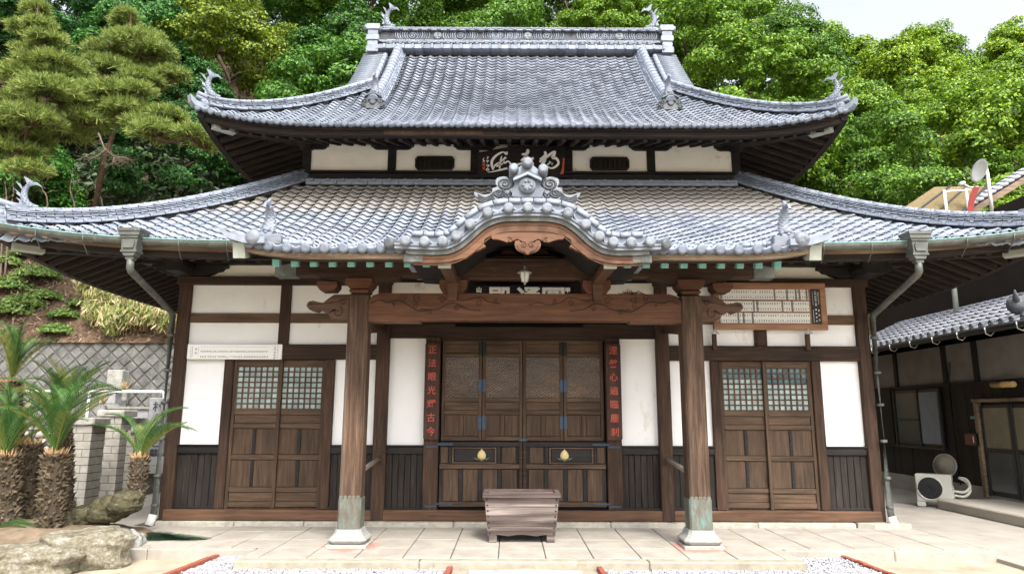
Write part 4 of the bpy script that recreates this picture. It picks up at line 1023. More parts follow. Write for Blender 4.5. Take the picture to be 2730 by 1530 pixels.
# ---- low gate in front of the doors
GY = WY - .07
flat('peach_gold', (.62, .48, .22), .5, .12, 9, .5); flat('leaf_bronze', (.10, .13, .11), .5, .2, 20, .5, .3)
for sg in (-1, 1):
    def gx(a, b): return (a, b) if sg > 0 else (-b, -a)
    def gp(name, mat, par, a, b, y0, y1, z0, z1, ch=.004): x0, x1 = gx(a, b); return bx(name, mat, par, x0, x1, y0, y1, z0, z1, ch)
    z = lambda v: f6(v)
    gate = gp('gate_leaf', 'wood_board', temple, .03, 1.165, GY + .012, GY + .024, z(1185), z(752), 0)
    gp('rail', 'wood_black', gate, .03, 1.165, GY - .018, GY + .011, z(784), z(752)); gp('rail', 'wood_door_x', gate, .03, 1.165, GY - .016, GY + .011, z(932), z(902)); gp('rail', 'wood_door_x', gate, .03, 1.165, GY - .016, GY + .011, z(1186), z(1154))
    gp('meeting_stile', 'wood_beam', gate, .004, .05, GY - .03, GY + .011, z(1190), z(740))
    for a, b_, m_ in ((.315, .36, 'wood_black'), (1.0, 1.04, 'wood_black')): gp('muntin', m_, gate, a, b_, GY - .01, GY + .011, z(900), z(786))
    gp('door_panel', 'wood_black', gate, .40, .96, GY + .002, GY + .011, z(884), z(800)); gp('door_panel', 'wood_door_z', gate, .10, .29, GY + .002, GY + .011, z(896), z(788)); gp('door_panel', 'wood_door_z', gate, 1.045, 1.15, GY + .002, GY + .011, z(896), z(788))
    fr = MB(); x0, x1 = gx(.37, .99)
    for q in ((x0, x1, z(798), z(790)), (x0, x1, z(897), z(889)), (x0, x0 + .022, z(889), z(798)), (x1 - .022, x1, z(889), z(798))): fr.box(q[0], q[1], GY - .012, GY + .011, q[2], q[3])
    fr.build('panel_moulding', 'wood_door_x', gate)
    for k in range(4):
        a = .085 + k * .272; gp('door_panel', 'wood_door_z', gate, a, a + .205, GY + .0, GY + .011, z(1150), z(938)); 
        if k < 3: gp('muntin', 'wood_black', gate, a + .215, a + .262, GY + .004, GY + .0112, z(1152), z(934))
    for v0, v1 in ((762, 776), (1160, 1174)): gp('strap_hinge', 'iron_blue', gate, .98, 1.21, GY - .026, GY - .019, z(v1), z(v0), .002); gp('strap_hinge', 'iron_blue', gate, 1.19, 1.36, GY - .028, GY - .0205, z(v1 + 16), z(v0 + 16), .002)
    px, pz = (.585 if sg > 0 else -.575), z(838)
    pm = MB(); pr = [(0, -.068), (.03, -.064), (.055, -.045), (.062, -.015), (.055, .015), (.035, .045), (.012, .062), (0, .08)]
    pm.lathe(pr, 18, Matrix.Translation((px, GY - .005, pz)) @ Matrix.Scale(.55, 4, (0, 1, 0))); pm.build('peach_emblem', 'peach_gold', gate)
    lf = MB()
    for s2 in (-1, 1): lf.prism([(px + s2 * .02, pz - .075), (px + s2 * .07, pz - .07), (px + s2 * .12, pz - .035), (px + s2 * .07, pz - .05)], GY - .02, GY - .004)
    lf.prism([(px - .03, pz - .07), (px, pz - .095), (px + .03, pz - .07)], GY - .02, GY - .004); lf.build('peach_leaves', 'leaf_bronze', gate)
bx('gate_latch', 'iron_blue', temple, -.055, .06, GY - .05, GY - .032, f6(748), f6(728), .003)
bx('shadow_gap', 'void', temple, -1.17, 1.17, GY + .0, GY + .02, Z_SILL1, f6(1187), 0)
# ------------------------------------------------------------------ porch
CY = 8.50
def zc_(Ky, Y=CY): return atY(1300, Ky, Y).z
flat('stone_granite', (.29, .295, .28), .85, .12, 30, .25, bumps=.35, bscale=160, stain=((.25, .31, .28), 5, .62))
m_, n_, l_, b_s = newmat('copper_sheath'); MATS['copper_sheath'] = m_
_pos = N(n_, 'NewGeometry').outputs['Position']; _f1 = noise(n_, l_, _pos, 11, 5, .7, (1, 1, .35)); _r1 = ramp(n_, [(.40, (.115, .105, .085)), (.54, (.15, .15, .125)), (.64, (.12, .24, .22)), (.78, (.32, .37, .35))]); l_.new(_f1, _r1.inputs[0])
l_.new(_r1.outputs[0], b_s.inputs['Base Color']); b_s.inputs['Roughness'].default_value = .5; b_s.inputs['Metallic'].default_value = .25

BEAM0, BEAM1 = zc_(812), zc_(742)
for sg in (-1, 1):
    cx = sg * 2.055
    col = MB(); w = .127
    col.box(cx - w, cx + w, CY - w, CY + w, .60, BEAM1 - .01, .022); col = col.build('porch_column', 'wood_column', temple)
    bx('copper_sheath', 'copper_sheath', col, cx - w - .006, cx + w + .006, CY - w - .006, CY + w + .006, .27, .645, .02)
    sc = MB()
    for k in range(5): sc.prism([(cx - .10 + k * .05 + .022 * math.cos(t), .645 + .02 * math.sin(t)) for t in np.linspace(0, 6.28, 9)[:-1]], CY - w - .008, CY - w + .01)
    sc.build('sheath_edge', 'copper_sheath', col)
    b = MB(); prof = [(.15, .285), (.155, .262), (.165, .235), (.185, .21), (.215, .185), (.222, .168), (.205, .142), (.18, .122)]
    ring = lambda r, z: [(cx + a * r, CY + c * r, z) for a, c in ((-1, -.78), (-.78, -1), (.78, -1), (1, -.78), (1, .78), (.78, 1), (-.78, 1), (-1, .78))]
    vs_ = [p for r, z in prof for p in ring(r, z)]
    b.add(vs_, [(i * 8 + j, (i + 1) * 8 + j, (i + 1) * 8 + (j + 1) % 8, i * 8 + (j + 1) % 8) for i in range(len(prof) - 1) for j in range(8)] + [tuple(range(8))[::-1], tuple(range(len(vs_) - 8, len(vs_)))])
    b.build('column_base', 'stone_granite', temple)
    bx('plinth_block', 'stone_base', temple, cx - .235, cx + .235, CY - .235, CY + .2, PAV - .03, .124, .012)
    # capital: ring, bearing block, boat bracket
    cap = MB(); cap.box(cx - .125, cx + .125, CY - .125, CY + .125, BEAM1 + .002, BEAM1 + .055, .02)
    cap.prism([(cx - .115, BEAM1 + .057), (cx + .115, BEAM1 + .057), (cx + .165, BEAM1 + .115), (cx + .165, BEAM1 + .175), (cx - .165, BEAM1 + .175), (cx - .165, BEAM1 + .115)], CY - .16, CY + .16); cap.build('capital', 'wood_porch_x', temple)
    z0 = BEAM1 + .16; a = .60
    MB().prism([(cx - a, z0 + .11), (cx + a, z0 + .11), (cx + a, z0 + .085), (cx + a - .07, z0 + .07), (cx + a - .12, z0 + .02), (cx + a - .25, z0 + .0), (cx + .18, z0 - .03), (cx - .18, z0 - .03), (cx - a + .25, z0), (cx - a + .12, z0 + .02), (cx - a + .07, z0 + .07), (cx - a, z0 + .085)], CY - .10, CY + .1).build('boat_bracket', 'wood_purlin', temple)
    b3 = MB(); x = cx + sg * .40
    b3.prism([(x - .08, BEAM1 + .03), (x + .08, BEAM1 + .03), (x + .125, BEAM1 + .085), (x + .125, BEAM1 + .14), (x - .125, BEAM1 + .14), (x - .125, BEAM1 + .085)], CY - .12, CY + .12); b3.build('side_block', 'wood_porch_x', temple)
    # carved beam-end nose
    nose = [(1612, 420), (1500, 420), (1452, 450), (1400, 492), (1350, 484), (1310, 474), (1268, 488), (1255, 520), (1278, 550), (1330, 566), (1360, 546), (1400, 570), (1450, 577), (1495, 545), (1512, 553), (1460, 578), (1446, 605), (1480, 635), (1560, 640), (1612, 655)]
    pl = []
    for q, r in nose:
        p = atY((440 + q / 3.282) / KS, (660 + r / 3.282) / KS, CY); pl.append((p.x, p.z))
    pl[0] = (-2.06, pl[0][1]); pl[-1] = (-2.06, pl[-1][1])
    pl2 = [((-q if sg > 0 else q), r) for q, r in pl]
    if sg > 0: pl2 = pl2[::-1]
    MB().prism(pl2, CY - .09, CY + .09).build('carved_nose', 'wood_carved', temple)
    cv = MB(); zz = (BEAM0 + BEAM1) / 2
    for ax, az, r, ph in ((.20, .06, .05, 0), (.26, -.06, .07, 2), (.60, .04, .03, 1)):
        cv.tube([(cx + sg * (ax + r * (1 - t) * math.cos(8 * t + ph)), CY - .092, zz + az + r * (1 - t) * math.sin(8 * t + ph)) for t in np.linspace(0, .9, 20)], .006, 5, ref=(0, 1, 0))
    cv.tube([(cx + sg * .14, CY - .092, zz + .10), (cx + sg * .35, CY - .092, zz + .05), (cx + sg * .62, CY - .092, zz + .03)], .005, 5, ref=(0, 1, 0)); cv.build('nose_carving', 'wood_purlin', temple)
    # brace from the column to the wall post
    MB().prism([(0, 0), (0, -.19), (1.28, -.02), (1.28, .12), (.1, .1)], cx - .05, cx + .05, Matrix(((0, 1, 0, 0), (1, 0, 0, CY + .12), (0, 0, 1, 2.78), (0, 0, 0, 1)))).build('tie_brace', 'wood_porch_y', temple)
# rainbow beam with a stepped underside and vine carving
hb = 1.93
bm = MB(); bm.prism([(-hb, BEAM0 - .006), (-1.30, BEAM0 - .006), (-1.28, BEAM0 + .016), (1.28, BEAM0 + .016), (1.30, BEAM0 - .006), (hb, BEAM0 - .006), (hb, BEAM1 - .10), (hb - .04, BEAM1 - .03), (hb - .14, BEAM1), (-hb + .14, BEAM1), (-hb + .04, BEAM1 - .03), (-hb, BEAM1 - .10)], CY - .10, CY + .10)
rb = bm.build('rainbow_beam', 'wood_porch_x', temple)
cvv = MB(); zz = (BEAM0 + BEAM1) / 2 + .03
for sg in (-1, 1):
    def vine(pts, w=.006): cvv.tube([(sg * x, CY - .102, zz + z) for x, z in smooth_curve(pts, 5)], w, 5, ref=(0, 1, 0))
    def curl(x, z, r, ph, d=1): cvv.tube([(sg * (x + r * (1 - t) * math.cos(d * 9 * t + ph)), CY - .102, zz + z + r * (1 - t) * math.sin(d * 9 * t + ph)) for t in np.linspace(0, .92, 24)], .005, 5, ref=(0, 1, 0))
    vine([(1.90, .02), (1.80, .06), (1.70, .03), (1.55, .05), (1.42, -.02), (1.30, -.08), (1.15, -.06)], .008)
    vine([(1.30, -.05), (1.10, -.06), (.98, .0), (.85, .02), (.72, -.05), (.55, -.07)]); vine([(.85, .09), (.78, .05), (.70, .07), (.55, .10), (.45, .04), (.30, .0), (.18, .03), (.05, .01)] if sg > 0 else [(.85, .09), (.78, .05), (.70, .07), (.55, .10), (.45, .04), (.30, .02)])
    for x, z, r, ph, d in ((1.50, .09, .05, 0, 1), (1.33, .08, .06, 2, -1), (1.36, -.01, .045, 1, 1), (1.03, .06, .055, 0, 1), (.84, -.04, .045, 3, -1), (.58, .03, .05, 1, 1), (.36, .04, .035, 2, -1), (1.18, -.09, .04, 0, 1), (1.62, -.0, .02, 0, 1)): curl(x, z, r, ph, d)
cvv.build('vine_carving', 'wood_purlin', rb)
# purlin over the columns, its copper-clad ends
K0, K1 = zc_(700), zc_(668)
bx('porch_purlin', 'wood_purlin', temple, -2.85, 2.85, CY - .09, CY + .09, K0, K1 + .03, .01)
for sg in (-1, 1): bx('purlin_cap', 'copper_grey', temple, sg * 2.852, sg * 3.12, CY - .095, CY + .095, K0 - .004, K1 + .034, .006)
# porch rafters with green copper caps
ry = 7.44; rz = zc_(663.5, ry)
flat('copper_cap', (.15, .36, .32), .5, .25, 40, .4, .15)
cap_m = None
for sg in (-1, 1):
    for i in range(10):
        x = sg * (.905 + .2075 * i)
        MB().bar((x, ry, rz), (x, 9.85, rz + .30 * 2.4), .066, .075, ch=.004).build('porch_rafter', 'wood_porch_y', temple)
        c = MB(); c.bar((x, ry - .022, rz - .006), (x, ry + .06, rz + .018), .078, .086, ch=.004); c.bar((x, ry - .026, rz - .007), (x, ry - .02, rz - .006), .045, .05); c.build('rafter_cap', 'copper_cap', temple)
    # soffit above rafters
    m = MB(); x0, x1 = (1.0 if sg > 0 else -3.08), (3.08 if sg > 0 else -1.0)
    x0, x1 = (sg * .82, sg * 3.08)
    m.add([(x0, PY_E + .15, rz + .02), (x1, PY_E + .15, rz + .02), (x1, 9.9, rz + .048 + .735), (x0, 9.9, rz + .048 + .735)], [(0, 1, 2, 3)]); m.build('porch_soffit', 'wood_eave_y', temple)
    xs = np.linspace(1.32, PXW - .0, 16) * sg; zfp = lambda x: ff(zl(x, PY_E))
    fascia('porch_eave_board', 'wood_weathered', xs, PY_E + .03, -.03, .055, .08, temple, zfp)
    fascia('porch_eave_beam', 'wood_eave_x', xs, PY_E + .112, -.04, .05, .10, temple, zfp)
    MB().bar((sg * (PXW - .02), PY_E + .02, zfp(PXW) - .10), (sg * (PXW - .02), PY_E + .3, zfp(PXW) - .03), .13, .17, ch=.004).build('eave_end_cap', 'copper_pale', temple)
    # porch verge: slim ridge and upswept corner tile
    pts = [(sg * x, PY_E + .10 + .10 * (3.1 - x), ff(zl(x, PY_E + .1)) + .035) for x in np.linspace(2.35, 3.0, 8)]
    ridge(pts, temple, [(.05, 0, .03, False)], .13, .055)
    m = MB(); m.prism([(sg * 2.80, -.03), (sg * 3.02, -.03), (sg * 3.22, .03), (sg * 3.32, .15), (sg * 3.18, .085), (sg * 3.0, .05), (sg * 2.80, .04)], PY_E - .07, PY_E + .10, Matrix.Translation((0, 0, zfp(2.95) + .03))); m.build('corner_tip_tile', 'tile', temple)
    MB().lathe([(.03, -.03), (.075, -.018), (.082, 0), (.08, .12), (.06, .35)], 16, Matrix.Translation((sg * 2.93, PY_E - .06, zfp(2.9) + .075)), True, 'y').build('round_end_tile', 'tile_disc', temple)
    MB().box(sg * 2.66, sg * 2.94, PY_E + .02, PY_E + .30, zfp(2.8) + .03, zfp(2.8) + .145, .01).build('ornament_plinth', 'tile_disc', temple)
    # verge slope side wall (edge of the porch roof beyond the main eave)
    m = MB(); m.add([(sg * PXW, y, ff(zl(PXW, y)) + dz) for y in np.linspace(PY_E + .02, LYE, 6) for dz in (.04, -.09)], [(2 * i, 2 * i + 1, 2 * i + 3, 2 * i + 2) for i in range(5)]); m.build('verge_board', 'wood_eave_y', temple)
# struts and beam inside the curved gable
SB0, SB1 = zc_(706), zc_(651)
for sg in (-1, 1):
    x = sg * .89
    m = MB(); m.box(x - .085, x + .085, CY - .10, CY + .1, BEAM1 + .16, SB1 + .14, .01); m.build('gable_strut', 'wood_porch_y', temple)
    m = MB(); m.prism([(x - .12, BEAM1 + .002), (x + .12, BEAM1 + .002), (x + .17, BEAM1 + .07), (x + .17, BEAM1 + .16), (x - .17, BEAM1 + .16), (x - .17, BEAM1 + .07)], CY - .13, CY + .13); m.build('bearing_block', 'wood_porch_x', temple)
    gpz = atY(1300, 661, 7.2).z; MB().bar((x, 7.23, gpz), (x, 8.5, gpz + .03), .13, .10, ch=.008).build('gable_purlin', 'wood_porch_y', temple)
    bx('purlin_cap', 'copper_pale', temple, x - .07, x + .07, 7.205, 7.26, gpz - .055, gpz + .055, .004)
    m = MB(); z0 = BEAM1 + .165
    m.prism([(x - sg * .0, z0 + .16), (x - sg * .5, z0 + .16), (x - sg * .5, z0 + .13), (x - sg * .43, z0 + .12), (x - sg * .38, z0 + .07), (x - sg * .25, z0 + .05), (x - sg * .17, z0 + .0), (x, z0)], CY - .08, CY + .08); m.build('boat_bracket', 'wood_purlin', temple)
    m = MB(); m.prism([(x + sg * .0, z0 + .16), (x + sg * .42, z0 + .16), (x + sg * .42, z0 + .13), (x + sg * .34, z0 + .10), (x + sg * .22, z0 + .05), (x + sg * .1, z0), (x, z0)], CY - .08, CY + .08); m.build('boat_bracket', 'wood_purlin', temple)
    MB().prism([(x - .05, SB0 - .28), (x + .05, SB0 - .28), (x + .07, SB0 - .05), (x + .05, SB0 + .02), (x - .05, SB0 + .02), (x - .07, SB0 - .05)], CY - .22, CY - .105).build('carved_bracket', 'wood_carved', temple)
bx('gable_beam', 'wood_purlin', temple, -.81, .81, CY - .085, CY + .085, SB0, SB1, .02)
m = MB()
for sg in (-1, 1):
    m.prism([(sg * q, SB1 + r) for q, r in [(.02, 0), (.42, 0), (.38, .02), (.36, .05), (.30, .06), (.28, .09), (.20, .11), (.16, .10), (.12, .06), (.06, .05), (.02, .02)]][::sg], CY - .05, CY + .05)
m.build('frog_leg_strut', 'wood_purlin', temple)
gc = MB()
for sg in (-1, 1):
    for q, r, rr in ((.62, .08, .04), (.45, .1, .05), (.38, .02, .04)):
        gc.tube([(sg * (q + rr * (1 - t) * math.cos(8 * t)), CY - .087, SB0 + .1 + r + rr * (1 - t) * math.sin(8 * t)) for t in np.linspace(0, .9, 18)], .005, 5, ref=(0, 1, 0))
gc.build('gable_beam_carving', 'wood_carved', temple)
# handrail logs between columns and posts
wood('wood_log', (.16, .13, .11), (.28, .24, .21), (.4, .36, .32), 'y', .6, .8)
for sg in (-1, 1):
    a = (sg * 2.06, CY + .12, .86); b = (sg * 2.0, WY - .11, .99)
    MB().tube([a, ((a[0] + b[0]) / 2 + .004, (a[1] + b[1]) / 2, (a[2] + b[2]) / 2 + .01), b], [.03, .033, .03], 10).build('handrail_log', 'wood_log', temple)
    bx('handrail_plate', 'wood_post', temple, sg * 2.005 - .055, sg * 2.005 + .055, WY - .122, WY - .108, .91, 1.09, .012)

# ------------------------------------------------------------------ gutters and downpipes
flat('gutter_inner', (.05, .055, .05), .7)
for sg in (-1, 1):
    gut = MB(); pr = [(.062 * math.cos(t), .062 * math.sin(t) * 1.15) for t in np.linspace(math.pi, 2 * math.pi, 9)] + [(.055 * math.cos(t), .055 * math.sin(t) * 1.1) for t in np.linspace(2 * math.pi, math.pi, 9)]
    xs = np.linspace(3.28, LXE + .05, 26)
    fr = [((sg * x, LYE - .125, zfl(min(x, LXE)) - .012), (0, 1, 0), (0, 0, 1)) for x in xs]
    gut.sweep(pr, fr, smooth=True); g_ = gut.build('rain_gutter', 'copper_grey', temple)
    rim = MB().tube([(sg * x, LYE - .187, zfl(min(x, LXE)) - .008) for x in xs], .0085, 6); rim.build('gutter_rim', 'copper_green', g_)
    for k in range(6):
        x = 3.6 + k * .58; z = zfl(x) - .08
        MB().tube([(sg * x, LYE - .19, z + .06), (sg * x, LYE - .18, z - .02), (sg * (x + .03), LYE - .08, z - .06), (sg * (x + .05), LYE + .02, z - .13), (sg * (x + .05), LYE + .1, z - .09)], .007, 5).build('gutter_bracket', 'copper_grey', g_)
    hd = atY(333, 606, LYE - .20) if sg < 0 else atY(2306, 614, LYE - .20)
    hx, hy = hd.x, LYE - .19; zt = zfl(abs(hx)) + .085
    h = MB()
    for z0, z1, w0, w1 in ((zt - .035, zt, .135, .145), (zt - .085, zt - .037, .12, .13), (zt - .115, zt - .087, .10, .112), (zt - .26, zt - .117, .085, .095), (zt - .285, zt - .262, .095, .098), (zt - .33, zt - .287, .06, .08), (zt - .37, zt - .332, .045, .05)):
        h.prism([(-w0, z0), (w0, z0), (w1, z1), (-w1, z1)], -w1 * .8, w1 * .8, Matrix.Translation((hx, hy, 0)))
    h = h.build('rain_head', 'copper_grey', temple)
    e = MB(); zc2 = zt - .19; e.prism([(hx - .06, zc2 - .05), (hx + .06, zc2 - .05), (hx + .07, zc2), (hx + .06, zc2 + .05), (hx - .06, zc2 + .05), (hx - .07, zc2)], hy - .095, hy - .075)
    e.build('rain_head_emblem', 'copper_grey', h)
    px_ = sg * 5.055; py_ = WY - .13
    elbow = (px_, py_, atY(455, 792, py_).z)
    pipe = MB().tube([(hx, hy, zt - .36), (hx, hy, zt - .47), (hx + (px_ - hx) * .03, hy + (py_ - hy) * .03, zt - .50), (px_ + (hx - px_) * .03, py_ + (hy - py_) * .03, elbow[2] + .03), (px_, py_, elbow[2] - .03), (px_, py_, .34), (px_ + sg * .0, py_ - .02, .22)], .043, 12)
    pipe = pipe.build('downpipe', 'copper_grey', temple)
    for z in (2.7, 2.2, 1.75, 1.25, .75, .36): MB().lathe([(.047, -.02), (.05, -.012), (.05, .012), (.047, .02)], 12, Matrix.Translation((px_, py_, z))).build('pipe_collar', 'copper_grey', pipe)
    flat('pipe_white', (.74, .74, .72), .5)
    MB().tube([(px_, py_ - .02, .24), (px_ + sg * .01, py_ - .035, .17), (px_ + sg * .03, py_ - .06, PAV + .012)], [.055, .056, .058], 12).build('pipe_shoe', 'pipe_white', pipe)
for p in (ridge_p, cap_p, eave_p): p.finish()

# ------------------------------------------------------------------ things hanging on or standing by the hall
# offering box
by = 8.66; bxc = -.035
box = thing('offering_box', 'weathered reddish wooden offering box standing before the central doors', 'offering box', (bxc, by + .22, PAV))
zt = atY(1300, 1240, by).z; wt, wb = .455, .40
def bpt(s, z): return bxc + s * (wb + (wt - wb) * (z - PAV) / (zt - PAV))
nb = 4; zb = PAV + .075
for k in range(nb):
    z0 = zb + (zt - .05 - zb) * k / nb + .002; z1 = zb + (zt - .05 - zb) * (k + 1) / nb - .002
    for yy in (by, by + .43):
        if k == 0 and yy == by:
            lo = [(t, zb + .018 * abs(math.sin(3 * math.pi * (t + .5)))) for t in np.linspace(-.36, .36, 25)]
            poly = [(bpt(-1, z0), z0)] + [(bxc + t, z) for t, z in lo] + [(bpt(1, z0), z0), (bpt(1, z1), z1), (bpt(-1, z1), z1)]
        else: poly = [(bpt(-1, z0), z0), (bpt(1, z0), z0), (bpt(1, z1), z1), (bpt(-1, z1), z1)]
        MB().prism(poly, yy, yy + .03).build('plank', 'wood_box', box)
    for s in (-1, 1):
        m = MB(); xa, xb = bpt(s, z0), bpt(s, z1); m.add([(xa, by + .03, z0), (xa, by + .43, z0), (xb, by + .43, z1), (xb, by + .03, z1), (xa - s * .03, by + .03, z0), (xa - s * .03, by + .43, z0), (xb - s * .03, by + .43, z1), (xb - s * .03, by + .03, z1)], [(0, 1, 2, 3), (7, 6, 5, 4), (0, 4, 5, 1), (3, 2, 6, 7)]); m.build('plank', 'wood_box', box)
for s in (-1, 1):
    for yy in (by + .002, by + .36): MB().box(bpt(s, PAV) - s * .10, bpt(s, PAV) - s * .005, yy, yy + .09, PAV, zb + .03, .004).build('foot', 'wood_box', box)
r1 = MB().box(bxc - wt - .02, bxc + wt + .02, by - .03, by + .035, zt - .052, zt, .006); r1.build('rim_rail', 'wood_box', box)
MB().box(bxc - wt - .02, bxc + wt + .02, by + .43, by + .49, zt - .052, zt, .006).build('rim_rail', 'wood_box', box)
for s in (-1, 1): MB().box(bxc + s * (wt - .045), bxc + s * (wt + .02), by + .036, by + .429, zt - .052, zt - .001, .006).build('rim_rail', 'wood_box', box)
for k in range(7): MB().box(bxc - wt + .05, bxc + wt - .05, by + .06 + k * .052, by + .085 + k * .052, zt - .05, zt - .02, .003).build('grate_bar', 'wood_box', box)
bx('inner_board', 'void', box, bpt(-1, .4) + .035, bpt(1, .4) - .035, by + .04, by + .42, .3, .32, 0)
st_ = MB()
for s in (-1, 1):
    for k in range(8): z = zb + .03 + k * .065; st_.lathe([(0, .008), (.009, .005), (.011, 0)], 6, Matrix.Translation((bpt(s, z) - s * .025, by - .001, z)) @ Matrix.Rotation(math.pi / 2, 4, 'X'))
st_.build('rivets', 'iron_black', box)

# couplet boards with red characters
flat('red_paint', (.46, .085, .055), .6, .2, 30)
for sg, txt, what in ((-1, '正法眼光耀古今', 'tall dark board with clear red characters beside the folding doors, next to the peach gate\'s left leaf'), (1, '涅槃心遍臨塵刹', 'tall dark board with faded red characters, beside the folding doors nearer the donor plaque')):
    x0, x1 = (-1.395, -1.185) if sg < 0 else (1.185, 1.395); z1, z0 = f6(95), f6(738)
    t = thing('couplet_board', 'tall dark wooden board with ' + ('bright' if sg < 0 else 'faded') + (' red characters left of the folding doors' if sg < 0 else ' red characters right of the folding doors'), 'signboard', ((x0 + x1) / 2, WY - .12, z0), 'couplet boards')
    c = .02; MB().prism([(x0 + c, z0), (x1 - c, z0), (x1, z0 + c), (x1, z1 - c), (x1 - c, z1), (x0 + c, z1), (x0, z1 - c), (x0, z0 + c)], WY - .145, WY - .092).build('board', 'wood_couplet', t)
    sp = (z1 - z0 - .02) / 7
    for k, ch in enumerate(txt): MB().merge(text_mesh(ch, .125, True, 1, .003, .0008), Matrix.Translation(((x0 + x1) / 2, WY - .146, z1 - sp * (k + .5) - .01))).build('character', 'red_paint', t)
# name plaque under the upper eave: brush strokes
plq = thing('name_plaque', 'dark wooden name plaque with three large white brushed characters under the upper eave', 'plaque', (0, 11.05, 5.62))
PYQ = 11.02
def c1(a, b, Y=PYQ): p = atY((1270 + a / 5.824) / KS, (380 + b / 5.824) / KS, Y); return (p.x, p.z)
MB().prism([c1(12, 525), c1(1362, 500), c1(1385, 50), c1(560, 55), c1(12, 160)], PYQ + .01, PYQ + .05).build('board', 'wood_plaque', plq)
MB().prism([c1(8, 545), c1(1420, 540), c1(1420, 512), c1(8, 515)], PYQ - .01, PYQ + .06).build('bottom_ledge', 'wood_black', plq)
MB().prism([c1(1300, 490), c1(1358, 490), c1(1375, 240), c1(1345, 240), c1(1330, 400)], PYQ + .004, PYQ + .012).build('red_border', 'red_paint', plq)
flat('white_paint', (.88, .88, .85), .6, .06, 20)
ink = MB()
def stroke(pts):
    "brush stroke in the plaque plane: (x, y, half width) readings"
    P = smooth_curve([(a, b, w) for a, b, w in pts], 6); L = []; R = []
    for i, (a, b, w) in enumerate(P):
        q = P[min(i + 1, len(P) - 1)]; o = P[max(i - 1, 0)]; dx, dy = q[0] - o[0], q[1] - o[1]; l = math.hypot(dx, dy) or 1
        L.append(c1(a - dy / l * w, b + dx / l * w, PYQ)); R.append(c1(a + dy / l * w, b - dx / l * w, PYQ))
    n = len(P); ink.add([(x, PYQ + .003, z) for x, z in L + R], [(i, i + 1, n + i + 1, n + i) for i in range(n - 1)])
for s in ([(475, 140, 8), (465, 175, 22), (425, 150, 10), (380, 160, 14), (300, 210, 18), (245, 280, 20), (240, 350, 20), (262, 425, 14)], [(268, 395, 10), (300, 345, 12), (380, 295, 10), (460, 230, 18)], [(395, 210, 8), (375, 290, 14), (360, 410, 12)], [(310, 370, 14), (380, 345, 14), (440, 290, 8)], [(400, 320, 10), (450, 315, 14), (490, 290, 10), (530, 330, 14), (540, 380, 10)], [(175, 462, 4), (260, 452, 8), (400, 420, 14), (480, 400, 16)],
          [(790, 105, 14), (800, 140, 26), (770, 180, 22), (705, 185, 14)], [(690, 285, 12), (740, 240, 16), (795, 195, 16)], [(775, 200, 16), (770, 280, 14), (730, 310, 14), (640, 345, 16), (615, 370, 14)], [(790, 260, 14), (850, 255, 16), (890, 245, 20)], [(800, 300, 14), (850, 300, 18), (880, 330, 16), (885, 350, 8)],
          [(1060, 140, 14), (1075, 180, 22), (1045, 220, 16), (985, 265, 14)], [(980, 300, 16), (1060, 250, 18), (1130, 195, 20), (1200, 150, 20), (1235, 155, 14)], [(1075, 250, 16), (1050, 300, 24), (1020, 350, 24), (1000, 400, 20)], [(1225, 165, 14), (1195, 210, 24), (1165, 235, 16)], [(1175, 240, 18), (1240, 250, 22), (1275, 310, 18), (1250, 360, 18), (1170, 400, 14), (1070, 360, 8)], [(1100, 350, 12), (1140, 320, 12), (1190, 330, 12)], [(1130, 295, 10), (1165, 320, 12), (1180, 350, 10)],
          [(165, 220, 5), (185, 230, 6), (160, 260, 6)], [(150, 290, 6), (190, 280, 6), (165, 310, 6)], [(170, 335, 4), (165, 345, 4)], [(150, 360, 5), (200, 352, 6), (170, 390, 6)], [(150, 430, 7), (170, 405, 7), (195, 425, 7), (160, 440, 6)], [(120, 240, 5), (105, 270, 6), (125, 290, 7), (98, 300, 5)]): stroke(s)
ink.build('calligraphy', 'white_paint', plq)
sl = MB()
for b in (340, 400): q0 = c1(95, b + 22); q1 = c1(138, b - 22); sl.box(q0[0], q1[0], PYQ + .002, PYQ + .008, q0[1], q1[1])
sl.build('seal_stamp', 'red_paint', plq)
# second plaque over the doors, mostly hidden by the beam
p2 = thing('door_plaque', 'black plaque with white characters half hidden behind the porch beam', 'plaque', (0, WY - .12, 3.05))
a0 = atY(1196, 708, WY - .14); a1 = atY(1436, 760, WY - .1)
MB().box(a0.x, a1.x, WY - .13, WY - .09, 2.99, 3.46, .01).build('board', 'wood_black', p2)
zt2 = atY(1300, 727, WY - .13).z
for ch, kx in (('殿', 1258), ('通', 1330), ('圓', 1392)):
    x = atY(kx, 735, WY - .13).x; MB().merge(text_mesh(ch, .36, True, 1, .002, .012), Matrix.Translation((x, WY - .133, zt2 - .165))).build('lettering', 'white_paint', p2)
for kx, s in ((1205, '山'), (1428, '甲')):
    x = atY(kx, 735, WY - .13).x; MB().merge(text_mesh('小' if False else s, .08, True, 1, .002, .004), Matrix.Translation((x, WY - .133, zt2 - .02))).build('lettering', 'white_paint', p2)
